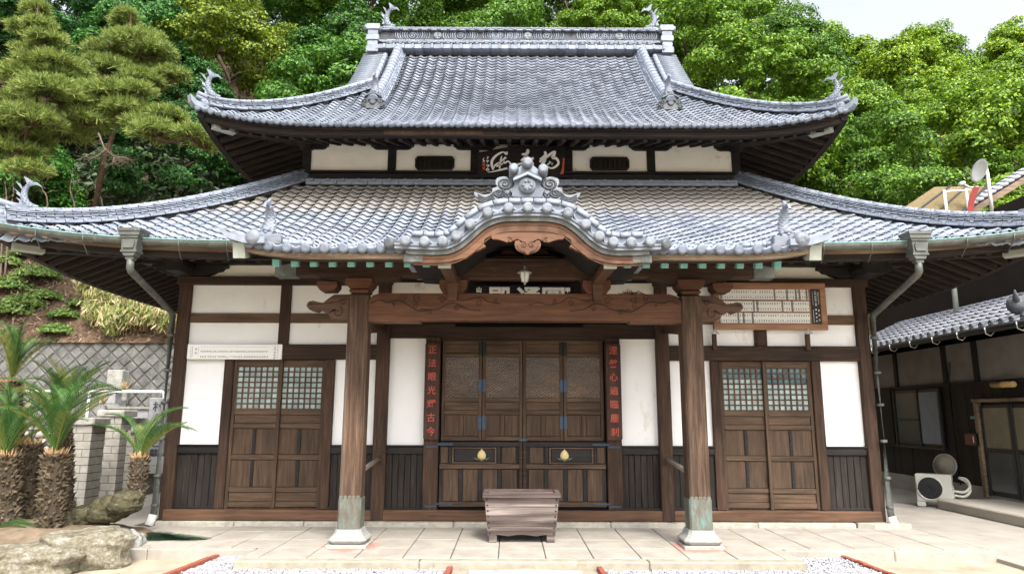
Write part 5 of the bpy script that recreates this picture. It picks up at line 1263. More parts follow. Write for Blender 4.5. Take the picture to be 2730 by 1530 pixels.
# lantern
lx, lz1, lz0 = atY(1320, 690, 7.9).x, atY(1320, 668, 7.9).z, atY(1320, 716, 7.9).z; H = lz1 - lz0
lan = thing('hanging_lantern', 'small metal hanging lantern with pale glass panes under the curved gable', 'lantern', (lx, 7.9, lz0))
flat('lantern_metal', (.30, .30, .26), .5, .15, 20, .5, .4); flat('lantern_glass', (.52, .54, .46), .3, .06, 8)
T = Matrix.Translation((lx, 7.9, lz0))
MB().lathe([(.008, 0), (.012, H * .05), (.006, H * .09), (.03, H * .12), (.034, H * .15)], 12, T).build('finial', 'lantern_metal', lan)
MB().lathe([(.036, H * .15), (.055, H * .40), (.062, H * .585)], 6, T @ Matrix.Rotation(.52, 4, 'Z'), False).build('glass_body', 'lantern_glass', lan)
fr_ = MB()
for k in range(6):
    a = .52 + k * math.pi / 3; fr_.tube([T @ Vector((.037 * math.cos(a), .037 * math.sin(a), H * .15)), T @ Vector((.064 * math.cos(a), .064 * math.sin(a), H * .59))], .006, 5)
fr_.build('frame_bars', 'lantern_metal', lan)
MB().lathe([(.085, H * .59), (.09, H * .61), (.05, H * .70), (.04, H * .76), (.02, H * .80), (.014, H * .84), (.02, H * .88), (.01, H * .93), (.008, H)], 12, T).build('cap', 'lantern_metal', lan)
MB().tube([(lx, 7.9, lz1 - .01), (lx, 7.9, lz1 + .5)], .005, 5).build('hanging_chain', 'iron_black', lan)
# donor boards
flat('paper_white', (.80, .80, .78), .6, .02, 5); flat('ink_black', (.03, .03, .035), .6, .1); flat('ink_grey', (.10, .10, .11), .7)
s1 = thing('donor_board', 'white framed donor notice with rows of fine black writing above the sliding doors', 'notice board', (-4.18, WY - .1, 2.36), 'donor boards')
def wall(kx, ky, Y): return atY(kx, ky, Y)
A = wall(473, 865, WY - .11); B = wall(708, 904, WY - .11)
x0, x1, z1, z0 = A.x, B.x, A.z, B.z
bx('frame', 'paper_white', s1, x0, x1, WY - .115, WY - .078, z0, z1, .006)
bx('sheet', 'paper_white', s1, x0 + .025, x1 - .025, WY - .118, WY - .1145, z0 + .022, z1 - .022, 0)
def scribble(mb, cx, cz, w, h, y, n=3):
    "one small handwritten character: a few short strokes"
    for k in range(n):
        zz = cz - h / 2 + h * (k + .5) / n; ww = w * rnd.uniform(.5, 1); mb.box(cx - ww / 2, cx + ww / 2, y - .001, y, zz - h * .12, zz + h * .12)
    xx = cx + w * rnd.uniform(-.3, .3); mb.box(xx - w * .13, xx + w * .13, y - .001, y, cz - h / 2, cz + h / 2)
wr = MB(); yq = WY - .1185
for i in range(42):
    x = x0 + .20 + i * (x1 - x0 - .40) / 41
    for z in (.80, .52, .46, .17, .11):
        if z == .80: wr.box(x - .003, x + .003, yq - .001, yq, z0 + z * (z1 - z0), z0 + (z + .03) * (z1 - z0))
        elif rnd.random() < .93: scribble(wr, x, z0 + z * (z1 - z0) + .005, .013, .012, yq)
wr.build('names', 'ink_grey', s1, kind='stuff')
tt = MB(); tt.merge(text_mesh('山門寄附者', .034, True, 1.12), Matrix.Translation((x1 - .10, yq, z1 - .045))); tt.merge(text_mesh('平成年七月', .024, True, 1.45), Matrix.Translation((x1 - .06, yq, z1 - .045))); tt.merge(text_mesh('寄贈', .034, True, 1.6), Matrix.Translation((x0 + .125, yq, (z0 + z1) / 2 + .03))); tt.box(x0 + .16, x0 + .162, yq - .001, yq, z0 + .05, z1 - .05)
for i in range(6): scribble(tt, x0 + .075, z1 - .045 - i * .026, .014, .014, yq); scribble(tt, x0 + .052, z1 - .045 - i * .03, .011, .011, yq)
tt.build('title', 'ink_black', s1)
s2 = thing('donor_plaque', 'large wood-framed donor plaque with three rows of name slips above the right sliding doors', 'notice board', (3.6, WY - .1, 2.83), 'donor boards')
A = wall(1795, 711, WY - .12); B = wall(2083, 830, WY - .12); x0, x1, z1, z0 = A.x - .03, B.x, A.z, B.z
bx('backing_board', 'wood_signframe', s2, x0, x1, WY - .11, WY - .08, z0, z1, 0)
fw = .085
for q in ((x0, x1, z1 - fw, z1), (x0, x1, z0, z0 + fw)): bx('frame_rail', 'wood_signframe', s2, q[0], q[1], WY - .14, WY - .1105, q[2], q[3], .006)
for q in ((x0, x0 + fw), (x1 - fw, x1)): bx('frame_stile', 'wood_signframe', s2, q[0], q[1], WY - .139, WY - .1105, z0 + fw + .002, z1 - fw - .002, .006)
xa, xb = x0 + fw + .02, x1 - fw - .16; zr = (z1 - z0 - 2 * fw) / 3
for k in range(3):
    za = z0 + fw + zr * k + .012; zb_ = za + zr - .024
    bx('slip_row', 'paper_white', s2, xa, xb, WY - .118, WY - .1105, za, zb_, .002)
    w2 = MB(); n = 38
    for i in range(n):
        x = xa + (i + .5) * (xb - xa) / n
        for z in (.80, .70, .28, .16):
            if rnd.random() < .9: scribble(w2, x, za + z * (zb_ - za), .017, .013, WY - .1185)
    w2.build('names', 'ink_grey', s2, kind='stuff')
    w3 = MB()
    for fr3 in {2: (.02, .62, .76, .86, .9, .98), 1: (.38, .42, .70, .81), 0: (.2, .26, .36)}[k]:
        x = xa + fr3 * (xb - xa); bx('divider_slip', 'ink_black', s2, x - .012, x + .012, WY - .1195, WY - .118, za, zb_, 0)
    w4 = MB()
    for fr3 in {2: (.02, .62, .76, .86, .9, .98), 1: (.38, .42, .70, .81), 0: (.2, .26, .36)}[k]:
        for j in range(5): scribble(w4, xa + fr3 * (xb - xa), za + (.1 + .2 * j) * (zb_ - za), .014, .014, WY - .1198)
    w4.build('divider_names', 'white_paint', s2)
bx('title_slip', 'ink_black', s2, xb + .03, x1 - fw - .004, WY - .119, WY - .1105, z0 + fw + .004, z1 - fw - .004, .002)
w5 = MB(); xq = (xb + .03 + x1 - fw) / 2
w5.merge(text_mesh('山門修復工事', .036, True, 1.05), Matrix.Translation((xq + .004, WY - .12, z1 - fw - .05)))
for i in range(7): scribble(w5, xq + .045, z1 - fw - .06 - i * .026, .018, .016, WY - .12); scribble(w5, xq - .038, z1 - fw - .05 - i * .03, .012, .012, WY - .12)
for i in range(3): scribble(w5, xq + .04, z0 + fw + .2 - i * .07, .026, .026, WY - .12)
for i in range(4): scribble(w5, xq, z0 + fw + .21 - i * .055, .022, .022, WY - .12)
for i in range(9): scribble(w5, xq - .04, z0 + fw + .2 - i * .021, .014, .011, WY - .12)
w5.build('title', 'white_paint', s2)
for kx in (1798, 2033):
    p = wall(kx, 850, WY - .13); MB().box(p.x - .03, p.x + .03, WY - .13, WY - .08, p.z - .17, p.z + .06, .004).build('bracket', 'wood_couplet', s2)
    MB().prism([(p.x - .065, p.z + .055), (p.x - .02, p.z + .06), (p.x, p.z + .09), (p.x + .02, p.z + .06), (p.x + .065, p.z + .055), (p.x, p.z + .135)], WY - .16, WY - .1405).build('metal_clip', 'copper_pale', s2)
pw = wall(1911, 850, WY - .04); bx('short_stud', 'wood_beam', temple, pw.x - .07, pw.x + .07, WY - .04, WY + .05, Z_L1 + .002, 2.84, .004)
# bird's nest twigs on the beam
flat('twig', (.09, .06, .05), .9)
nest = thing('bird_nest', 'untidy twig bird nest on top of the carved porch beam', 'nest', (1.3, CY, BEAM1))
pn = atY(1590, 740, CY - .06); m = MB()
for k in range(70):
    a = rnd.uniform(0, math.pi * 2); r = rnd.uniform(.02, .13); x, y = pn.x + r * math.cos(a) * 1.2, CY - .02 + r * math.sin(a) * .5
    d = Vector((rnd.uniform(-1, 1), rnd.uniform(-.4, .4), rnd.uniform(-.05, .45))).normalized() * rnd.uniform(.05, .13); p = Vector((x, y, BEAM1 + rnd.uniform(.004, .03)))
    m.tube([p - d * .4, p + d * .6], .0028, 3)
m.build('twigs', 'twig', nest)
# ------------------------------------------------------------------ ground
flat('ground_sand', (.36, .31, .235), .95, .22, 3.0, .15, bumps=.5, bscale=60, stain=((.22, .21, .08), 1.6, .62))
flat('concrete', (.36, .33, .285), .9, .12, 2.2, .2, bumps=.15, bscale=50, stain=((.3, .26, .21), 1.3, .6))
flat('concrete_shade', (.33, .305, .27), .9, .14, 2.0, .2, bumps=.15, bscale=50, stain=((.26, .23, .19), 1.6, .6))
flat('gravel_bed', (.42, .42, .41), .95, .25, 40, .2, bumps=.8, bscale=70)
flat('pebble_white', (.34, .34, .36), .75, .2, 9, .3, island=.38)
flat('brick_red', (.25, .075, .05), .85, .2, 18, .25, bumps=.3, bscale=90)
m_, n_, l_, b_s = newmat('rock'); MATS['rock'] = m_
_co = N(n_, 'TexCoord').outputs['Object']; _a = noise(n_, l_, _co, 6, 8, .75); _b = noise(n_, l_, _co, 34, 6, .75); _m = N(n_, 'Math', operation='MULTIPLY_ADD'); l_.new(_b, _m.inputs[0]); _m.inputs[1].default_value = .6; l_.new(_a, _m.inputs[2])
_r1 = ramp(n_, [(.55, (.045, .045, .03)), (.70, (.16, .145, .09)), (.82, (.27, .24, .17)), (.95, (.42, .41, .37))]); l_.new(_m.outputs[0], _r1.inputs[0]); l_.new(_r1.outputs[0], b_s.inputs['Base Color']); b_s.inputs['Roughness'].default_value = .95
bump(n_, l_, _m.outputs[0], 1.0, .05, b_s)
m_, n_, l_, b_s = newmat('paving'); MATS['paving'] = m_
_pos = N(n_, 'NewGeometry'); _f1 = noise(n_, l_, _pos.outputs['Position'], 3.2, 6, .65); _r1 = ramp(n_, [(.3, (.265, .24, .205)), (.55, (.345, .318, .278)), (.8, (.40, .372, .335))]); l_.new(_f1, _r1.inputs[0])
_ri = ramp(n_, [(0, (.9, .9, .9)), (1, (1.08, 1.07, 1.05))]); l_.new(_pos.outputs['Random Per Island'], _ri.inputs[0]); _c = mixc(n_, l_, 1, _r1.outputs[0], _ri.outputs[0], 'MULTIPLY')
_sp = noise(n_, l_, _pos.outputs['Position'], 7, 5, .7, (1, .5, 1)); _sr = ramp(n_, [(.58, (0, 0, 0)), (.70, (.6, .6, .6))]); l_.new(_sp, _sr.inputs[0]); _c = mixc(n_, l_, _sr.outputs[0], _c, (.30, .25, .19))
for _cx in (-2.055, 2.055):                                # reddish iron stain round the column feet
    _vd = N(n_, 'VectorMath', operation='DISTANCE'); _vd.inputs[1].default_value = (_cx, 8.42, .09); l_.new(_pos.outputs['Position'], _vd.inputs[0])
    _ad = N(n_, 'Math', operation='MULTIPLY_ADD'); l_.new(_sp, _ad.inputs[0]); _ad.inputs[1].default_value = .5; l_.new(_vd.outputs['Value'], _ad.inputs[2])
    _mr = ramp(n_, [(.50, (.75, .75, .75)), (.60, (0, 0, 0))]); l_.new(_ad.outputs[0], _mr.inputs[0]); _c = mixc(n_, l_, _mr.outputs[0], _c, (.42, .13, .10))
l_.new(_c, b_s.inputs['Base Color']); b_s.inputs['Roughness'].default_value = .85; bump(n_, l_, noise(n_, l_, _pos.outputs['Position'], 60, 4, .6), .15, .004, b_s)

flat('mortar', (.085, .083, .076), .95)
def smooth01(t): t = np.clip(t, 0, 1); return t * t * (3 - 2 * t)
def hz(x, y):
    "height of the hillside"
    x = np.asarray(x, float); y = np.asarray(y, float)
    left = smooth01((-x - 3.5) / 3.5)
    t1 = np.maximum(0, y - 16.9); zl_ = 3.30 + 1.12 * np.minimum(t1, 4) + .86 * np.maximum(0, t1 - 4); zl_ = np.where(y < 16.9, 3.3, zl_)
    s = .70 + .24 * smooth01((23 - x) / 15)
    zr_ = np.maximum(0, y - 18.5) * s
    z = left * zl_ + (1 - left) * zr_
    return np.minimum(z, 30 + 0 * z)

MB().add([(-250, -60, -.03), (250, -60, -.03), (250, 16.9, -.03), (-250, 16.9, -.03)], [(0, 1, 2, 3)]).build('ground', 'ground_sand', None, kind='structure')
flat('leaf_litter', (.115, .075, .048), .95, .45, 9, .15, bumps=1.0, bscale=18, stain=((.23, .16, .10), 14, .6))
xs = np.linspace(-70, 70, 71); ys = np.concatenate([np.linspace(16.9, 24, 14), np.linspace(25, 62, 20), [90, 250]])
XX, YY = np.meshgrid(xs, ys); ZZ = hz(XX, YY) + .12 * np.sin(XX * 1.7 + YY) * np.clip(YY - 17, 0, 1)
V = np.stack([XX.ravel(), YY.ravel(), ZZ.ravel()], 1); nx_ = len(xs)
F = np.array([(i * nx_ + j, i * nx_ + j + 1, (i + 1) * nx_ + j + 1, (i + 1) * nx_ + j) for i in range(len(ys) - 1) for j in range(nx_ - 1)])
link('hillside', np_mesh('hillside', V, F, 'leaf_litter', True), None, kind='structure')

# ---- paved platform: bedding slab, kerb stones, slabs
pave = MB(); pave.box(-3.05, 2.93, 7.62, 8.31, -.05, .082); pave.box(-5.45, 5.35, 8.32, 9.86, -.05, .082)
pave = pave.build('pavement', 'mortar', None, kind='structure')
flat('kerb', (.31, .275, .215), .9, .2, 8, .2, bumps=.4, bscale=50, stain=((.2, .15, .09), 5, .6))
for a, b_ in ((-3.07, -1.13), (-1.125, 1.28), (1.285, 2.94)): bx('kerb_stone', 'kerb', pave, a, b_, 7.585, 7.75, -.04, .092, .015)
for a, b_ in ((-5.46, -4.3), (-4.295, -3.085), (2.955, 4.2), (4.205, 5.37)): bx('kerb_stone', 'paving', pave, a, b_, 8.235, 8.327, -.05, .0895, .012)
for k in range(-11, 11):
    x0, x1 = .21 + k * .512, .21 + (k + 1) * .512
    if x0 < -5.46 or x1 > 5.4: continue
    rows = [(8.33, 8.86), (8.87, 9.42), (9.43, 9.855)]
    if x0 > -3.08 and x1 < 2.95: rows = [(7.757, 8.325)] + rows
    for y0, y1 in rows:
        bx('paving_slab', 'paving', pave, x0 + .006, x1 - .006, y0 + .003, y1 - .003, .06, .0905 + rnd.uniform(-.0015, .0015), .004)
for x0, x1 in ((-3.05, -2.868), (2.776, 2.935)): bx('paving_slab', 'paving', pave, x0, x1, 7.757, 8.327, .06, .0905, .004)
for x0, x1 in ((5.336, 5.40),): bx('paving_slab', 'paving', pave, x0, x1, 8.33, 9.86, .06, .0905, .004)
# lower strips at both sides and the drive
dr = MB(); dr.box(5.36, 9.0, 9.0, 18, -.06, .04); dr.box(2.96, 9.0, 8.40, 8.995, -.06, .045); dr.box(5.36, 9.0, 6.2, 8.395, -.06, .012)
dr.build('driveway', 'concrete_shade', None, kind='structure')
dl = MB(); dl.box(-9.5, -5.46, 8.9, 12.0, -.06, .05); dl.box(-7.2, -5.0, 12.001, 17, -.06, .045); dl.build('side_path', 'concrete', None, kind='structure')
# gravel and its brick edging
MB().add([(-3.72, 5.5, -.005), (3.74, 5.5, -.005), (3.60, 8.42, -.005), (-3.42, 8.75, -.005)], [(0, 1, 2, 3)]).build('gravel_bed', 'gravel_bed', None, kind='structure')
ico = [(0, 0, 1)] + [(.894 * math.cos(a), .894 * math.sin(a), .447) for a in np.arange(5) * 1.2566] + [(.894 * math.cos(a), .894 * math.sin(a), -.447) for a in (np.arange(5) + .5) * 1.2566] + [(0, 0, -1)]
ICO = np.array(ico); ICF = np.array([(0, i + 1, (i + 1) % 5 + 1) for i in range(5)] + [(i + 1, i + 6, (i + 1) % 5 + 1) for i in range(5)] + [((i + 1) % 5 + 1, i + 6, (i + 1) % 5 + 6) for i in range(5)] + [(i + 6, 11, (i + 1) % 5 + 6) for i in range(5)])
def rot_rand(n):
    q = nrs.normal(size=(n, 4)); q /= np.linalg.norm(q, axis=1)[:, None]; w, x, y, z = q.T
    return np.stack([np.stack([1 - 2 * (y * y + z * z), 2 * (x * y - z * w), 2 * (x * z + y * w)], 1), np.stack([2 * (x * y + z * w), 1 - 2 * (x * x + z * z), 2 * (y * z - x * w)], 1), np.stack([2 * (x * z - y * w), 2 * (y * z + x * w), 1 - 2 * (x * x + y * y)], 1)], 1)
cand = []
while len(cand) < 10500:
    x, y = rnd.uniform(-3.7, 3.7), rnd.uniform(6.9, 8.7)
    if y > 7.58 and -3.08 < x < 2.95: continue
    t = (y - 5.5) / 3.0
    if x < -3.70 + .3 * t or x > 3.72 - .14 * t or (y > 8.4 and x > 0): continue
    if -.83 < x < .80: continue
    cand.append((x, y, rnd.uniform(.0, .016)))
n = len(cand); S = nrs.uniform(.008, .0165, (n, 1, 3)); R = rot_rand(n); V = (ICO[None] * (1 + nrs.uniform(-.15, .15, (n, 12, 1)))) * S; V = np.einsum('nij,nkj->nki', R, V); V += np.array(cand)[:, None]
F = (ICF[None] + 12 * np.arange(n)[:, None, None]).reshape(-1, 3)
link('gravel', np_mesh('gravel', V.reshape(-1, 3), F, 'pebble_white', True), None, label='loose white gravel strip in front of the paved platform', cat='gravel', kind='stuff')
edge = link('brick_edging', None); edge['kind'] = 'structure'
def brick_run(a, b, w=.06, L=.21, name='edging_brick'):
    a, b = Vector(a), Vector(b); n = max(1, round((b - a).length / L))
    for k in range(n):
        p, q = a.lerp(b, (k + .015) / n), a.lerp(b, (k + .985) / n); off = Vector((rnd.uniform(-.004, .004), 0, rnd.uniform(-.004, .004)))
        MB().bar(p + off, q + off, w, .10, ch=.006).build(name, 'brick_red', edge)
brick_run((-3.44, 8.72, -.015), (-3.74, 6.2, -.015)); brick_run((3.605, 8.40, -.01), (3.76, 6.2, -.01)); brick_run((-.80, 7.575, .0), (-.86, 6.2, .0), .055); brick_run((.755, 7.575, .0), (.82, 6.2, .0), .055)
# stepping path in the middle with a raised lozenge
path = MB().box(-.77, .73, 6.2, 7.572, -.05, .004).build('front_path', 'kerb', None, kind='structure')
flat('path_slab', (.35, .345, .33), .9, .08, 5, .2, bumps=.2, bscale=70)
bx('path_slab', 'path_slab', path, -.60, .57, 6.3, 7.54, -.01, .018, .006)
MB().prism([(-.33, 7.46), (0, 7.28), (.33, 7.46), (0, 7.56 - .03)], .015, .034, Matrix(((1, 0, 0, -.01), (0, 0, 1, 0), (0, 1, 0, 0), (0, 0, 0, 1)))).build('lozenge_relief', 'path_slab', path)

# ---- stones of the cycad bed
def rock_mesh(seed, sx, sy, sz, block=.55, nu=72, nv=44):
    rs = np.random.RandomState(seed); ph = rs.uniform(0, 6.28, 12); V = []
    for i in range(nv + 1):
        th = math.pi * i / nv
        for j in range(nu):
            a = 2 * math.pi * j / nu; d = np.array([math.sin(th) * math.cos(a), math.sin(th) * math.sin(a), math.cos(th)])
            d = np.sign(d) * np.abs(d) ** block
            r = 1 + .07 * math.sin(3 * d[0] + ph[0]) * math.sin(2.5 * d[1] + ph[1]) + .06 * math.sin(5 * d[2] + 4 * d[0] + ph[2]) + .035 * math.sin(9 * d[0] + ph[3]) * math.cos(8 * d[1] + ph[4]) + .03 * abs(math.sin(7 * d[2] + 6 * d[0] + ph[5])) * math.cos(5 * d[1] + ph[7]) + .018 * math.sin(17 * d[2] + 13 * d[0] + ph[6]) + .012 * math.sin(29 * d[1] + 23 * d[0] + ph[8])
            V.append(d * r * (sx, sy, sz))
    F = [(i * nu + j, (i + 1) * nu + j, (i + 1) * nu + (j + 1) % nu, i * nu + (j + 1) % nu) for i in range(nv) for j in range(nu)]
    V = np.array(V)
    if nu > 20:                                            # craggy fracture relief
        U = V / np.array([sx, sy, sz]); disp = 0
        for o in range(26):
            kdir = rs.normal(size=3); kdir *= rs.uniform(3, 16) / np.linalg.norm(kdir); disp = disp + np.abs(np.sin(U @ kdir + rs.uniform(0, 6.28))) * 1.3 / np.linalg.norm(kdir)
        V = V * (1 + .11 * (disp - disp.mean())[:, None])
    return V, np.array(F)
def rock(name, loc, size, seed, label, rz=0, mat='rock', block=.42, group=None, parent=None):
    V, F = rock_mesh(seed, *size, block); me = np_mesh(name, V, F, mat, True)
    return link(name, me, parent, label, 'rock' if label else None, group, M=Matrix.Translation(loc) @ Matrix.Rotation(rz, 4, 'Z'))
rock('boulder', (-5.25, 7.45, .07), (.58, .36, .18), 3, 'pale mossy boulder edging the cycad bed at the corner', .45, group='boulders round the cycad bed')
rock('boulder', (-4.80, 7.93, .12), (.40, .36, .205), 5, 'broad flat-topped boulder beside the fallen frond', .5, group='boulders round the cycad bed')
rock('boulder', (-6.1, 7.2, .06), (.5, .4, .2), 8, 'low boulder at the outer end of the cycad bed', .2, group='boulders round the cycad bed')
rock('boulder', (-4.62, 8.42, .06), (.16, .18, .18), 9, 'small grey pointed stone behind the flat-topped boulder', .2, mat='stone_granite', group='boulders round the cycad bed')
flat('soil', (.17, .13, .09), .95, .3, 8, .1, bumps=.8, bscale=30)
V, F = rock_mesh(21, 1.62, .85, .30, .8); link('planting_bed', np_mesh('planting_bed', V, F, 'soil', True), None, kind='structure', M=Matrix.Translation((-6.15, 8.6, .02)) @ Matrix.Rotation(.1, 4, 'Z'))

# ------------------------------------------------------------------ graveyard on the left
flat('grave_stone', (.27, .27, .28), .6, .2, 14, .4, bumps=.1); flat('grave_blue', (.20, .23, .28), .45, .15, 14, .5); flat('grave_pale', (.27, .265, .24), .85, .3, 8, .3)
flat('block_brick', (.30, .285, .25), .9, .2, 8, .2, bumps=.4, bscale=60, island=.2); flat('mortar', (.085, .083, .076), .95); flat('cap_stone', (.33, .32, .29), .9, .2, 9, .2, bumps=.4)
flat('wall_stone', (.15, .15, .14), .95, .45, 4, .2, bumps=.8, bscale=26, island=.3, stain=((.30, .30, .27), 7, .6)); flat('cobble', (.23, .22, .20), .9, .3, 6, .2, bumps=.5, bscale=30, island=.25)
flat('rail_white', (.75, .77, .78), .35, .05, 9, .5)
def brick_wall(parent, O, U, W, H, T, bw=.30, bh=.145):
    "running-bond block wall: origin O, direction U, length W, height H, thickness T"
    O, U = Vector(O), Vector(U).normalized(); Nn = Vector((U.y, -U.x, 0)); R = Matrix(((U.x, -Nn.x, 0, O.x), (U.y, -Nn.y, 0, O.y), (0, 0, 1, O.z), (0, 0, 0, 1)))
    MB().box(.006, W - .006, .006, T - .006, 0, H - .003, 0, R).build('mortar_core', 'mortar', parent)
    rows = int(round(H / bh)); bh = H / rows
    for r in range(rows):
        x = -(r % 2) * bw / 2
        while x < W - .01:
            a, b_ = max(0, x), min(W, x + bw)
            if b_ - a > .03: MB().box(a + .004, b_ - .004, -.002 + rnd.uniform(-.002, .002), T + .002, r * bh + .004, (r + 1) * bh - .004, .006, R).build('brick', 'block_brick', parent)
            x += bw
    return R
pil = [((-7.90, 12.30, .03), 'block-built gate pillar nearest the cycads'), ((-8.02, 13.42, .03), 'block-built gate pillar joined to the low block wall')]
for (x, y, z), lb in pil:
    H = 1.36 if y < 13 else 1.50
    t = thing('gate_pillar', lb + ', pale blocks and dark cap', 'pillar', (x + .2, y + .2, z), 'graveyard gate pillars')
    brick_wall(t, (x, y, z), (1, 0, 0), .42, H, .42, .28, .136)
    MB().box(x - .05, x + .47, y - .05, y + .47, z + H, z + H + .13, .02).build('cap', 'cap_stone', t)
t = thing('block_wall', 'low pale block wall running from the gate pillar towards the hall', 'wall', (-7.4, 14, .03))
brick_wall(t, (-7.43, 13.60, .03), (.14, 1, 0), 1.9, 1.25, .15, .36, .155)
MB().bar((-7.38, 13.6, 1.32), (-7.11, 15.5, 1.32), .28, .07, ch=.01).build('coping', 'cap_stone', t)
cob = MB()
for k in range(26):
    f = k / 26; cob.lathe([(0, -.04), (.045, -.03), (.05, .03), (.02, .05)], 6, Matrix.Translation((-7.46 + .27 * f, 13.6 + 1.9 * f, 1.25)))
cob.build('cobble_course', 'cobble', t)
# graves stand on a raised terrace
gt = MB(); gt.box(-17, -7.6, 15.0, 17.0, -.05, 1.25); gt.box(-17, -8.0, 13.9, 14.995, -.05, .45); gt.build('grave_terrace', 'grave_pale', None, kind='structure')
tw = thing('cobble_wall', 'rough cobble retaining wall below the upper graves', 'wall', (-9.5, 14.95, .4))
MB().box(-13, -7.62, 14.93, 14.998, .40, 1.26).build('mortar_core', 'mortar', tw)
for r in range(5):
    x = -12.2 + (r % 2) * .1
    while x < -7.7:
        w = rnd.uniform(.18, .30); V, F = rock_mesh(rnd.randint(0, 999), w / 2 - .006, .07, .078, .8, 10, 6)
        if x > -10.6: link('stone', np_mesh('stone', V, F, 'cobble', True), tw, M=Matrix.Translation((x + w / 2, 14.92, .50 + r * .165 + rnd.uniform(-.01, .01))))
        x += w
# retaining wall of stones laid on edge (lozenge bond)
rw = thing('stone_retaining_wall', 'tall retaining wall of grey stones laid in a diamond pattern', 'wall', (-11, 17, 1.2))
MB().box(-20, -6.0, 16.985, 17.6, 1.0, 3.34).build('mortar_core', 'mortar', rw)
dd = .245; cnt = 0; restw = MB()
for i in range(-2, 14):
    for j in range(0, 60):
        x = -19 + j * dd * 1.414 + (i % 2) * dd * .707; z = 1.15 + i * dd * .707
        if z < 1.1 or z > 3.36 or x > -6.2: continue
        h = dd * .5 * .995; c = .03; p = [(x - h * 1.37, z), (x, z - h * 1.37), (x + h * 1.37, z), (x, z + h * 1.37)]
        yy = 16.975 - rnd.uniform(0, .02); m = MB(); inner = [(x + (a - x) * .80, z + (b - z) * .80) for a, b in p]
        m.add([(a, 17.0, b) for a, b in p] + [(a, yy, b) for a, b in inner], [(4, 5, 6, 7), (0, 1, 5, 4), (1, 2, 6, 5), (2, 3, 7, 6), (3, 0, 4, 7)])
        q = proj((x, yy, z))
        if -20 < q[0] < 470 and 860 < q[1] < 1070: m.build('stone', 'wall_stone', rw); cnt += 1
        else: restw.merge(m)
restw.build('stones_rest', 'wall_stone', rw, kind='stuff')
def grave(kx0, kx1, ky_top, ky_bot, Y, mat, label, text=None, wide_base=True, zbase=None):
    a = atY(kx0, ky_top, Y); b = atY(kx1, ky_bot, Y); z0 = b.z if zbase is None else zbase; w = b.x - a.x; cx = (a.x + b.x) / 2; H = a.z - z0
    t = thing('gravestone', label, 'gravestone', (cx, Y, z0), 'family graves')
    MB().box(cx - w / 2, cx + w / 2, Y, Y + w * .9, z0 + H * .22, z0 + H, .02).build('shaft', mat, t)
    bx('base', mat, t, cx - w * .75, cx + w * .75, Y - w * .25, Y + w * 1.1, z0 + H * .10, z0 + H * .218, .01); bx('plinth', 'grave_pale', t, cx - w, cx + w, Y - w * .4, Y + w * 1.2, z0, z0 + H * .098, .01)
    if text:
        s = min(w * .62, H * .72 / len(text)); MB().merge(text_mesh(text, s, True, 1.1, .002, .004), Matrix.Translation((cx, Y - .002, z0 + H * .97 - s * .7))).build('inscription', 'ink_black', t)
grave(376, 413, 1000, 1112, 13.95, 'grave_stone', 'pale grey gravestone inscribed with a family name near the railing', '村上家之墓', zbase=.45)
grave(232, 268, 1090, 1180, 13.6, 'grave_blue', 'blue-grey gravestone standing between the gate pillars', '先祖代々', zbase=.0)
grave(270, 300, 930, 1010, 16.4, 'grave_pale', 'tall pale gravestone against the retaining wall', zbase=1.25)
grave(196, 222, 1072, 1140, 14.3, 'grave_pale', 'rounded worn gravestone left of the blue-grey one', zbase=.45)
grave(352, 372, 1075, 1120, 14.2, 'grave_blue', 'short bluish gravestone beside the named grave', zbase=.45)
grave(160, 182, 985, 1060, 15.6, 'grave_stone', 'grey gravestone half hidden behind the cycad crown', zbase=1.25)
grave(0, 14, 985, 1075, 15.6, 'grave_pale', 'pale gravestone at the far edge behind the cycads', zbase=1.25)
def jar(kx, ky, Y, r, h, label, mat, group=None):
    p = atY(kx, ky, Y); t = thing('flower_vase', label, 'vase', (p.x, Y, p.z), group)
    MB().lathe([(r * .7, 0), (r, h * .4), (r * .8, h * .9), (r, h)], 12, Matrix.Translation(p)).build('vase_body', mat, t)
    m = MB()
    for k in range(14): a = rnd.uniform(0, 6.28); d = Vector((math.cos(a) * .5, math.sin(a) * .5, 1)).normalized() * rnd.uniform(.15, .3); m.tube([p + Vector((0, 0, h)), p + Vector((0, 0, h)) + d], [.006, .012], 4)
    m.build('dry_stems', 'dry_stem', t)
flat('dry_stem', (.3, .22, .1), .9)
jar(312, 1012, 15.3, .07, .2, 'stone flower vase with dry stems left of the white urn', 'grave_pale', 'grave vases'); jar(258, 1040, 15.05, .07, .18, 'small vase with dry stems near the low pale tomb', 'grave_stone', 'grave vases')
def tomb(kx0, kx1, ky0, ky1, Y, label):
    a = atY(kx0, ky0, Y); b = atY(kx1, ky1, Y); t = thing('tomb_base', label, 'tomb', ((a.x + b.x) / 2, Y, b.z), 'tomb bases'); bx('slab', 'grave_pale', t, a.x - .05, b.x + .05, Y - .05, Y + .6, a.z - .06, a.z, .01); bx('block', 'grave_stone', t, a.x, b.x, Y, Y + .55, b.z, a.z - .062, .01)
tomb(262, 372, 1022, 1052, 15.15, 'long pale tomb base behind the cobble wall'); tomb(252, 288, 975, 1015, 15.5, 'square stone tomb below the tall gravestone')
for kx, lb in ((307, 'round weathered boulder stone on the upper terrace'), (350, 'rounded pale stone near the railing corner')):
    p = atY(kx, 1010, 15.8); rock('terrace_stone', (p.x, 15.8, 1.42), (.16, .14, .24), int(kx), lb, 0, 'grave_pale', .9, 'terrace stones')
rl = thing('pipe_railing', 'white steel pipe railing along the upper graves', 'railing', (-9, 15.0, 1.2))
a = atY(190, 985, 14.9); b = atY(414, 985, 14.9); z = b.z
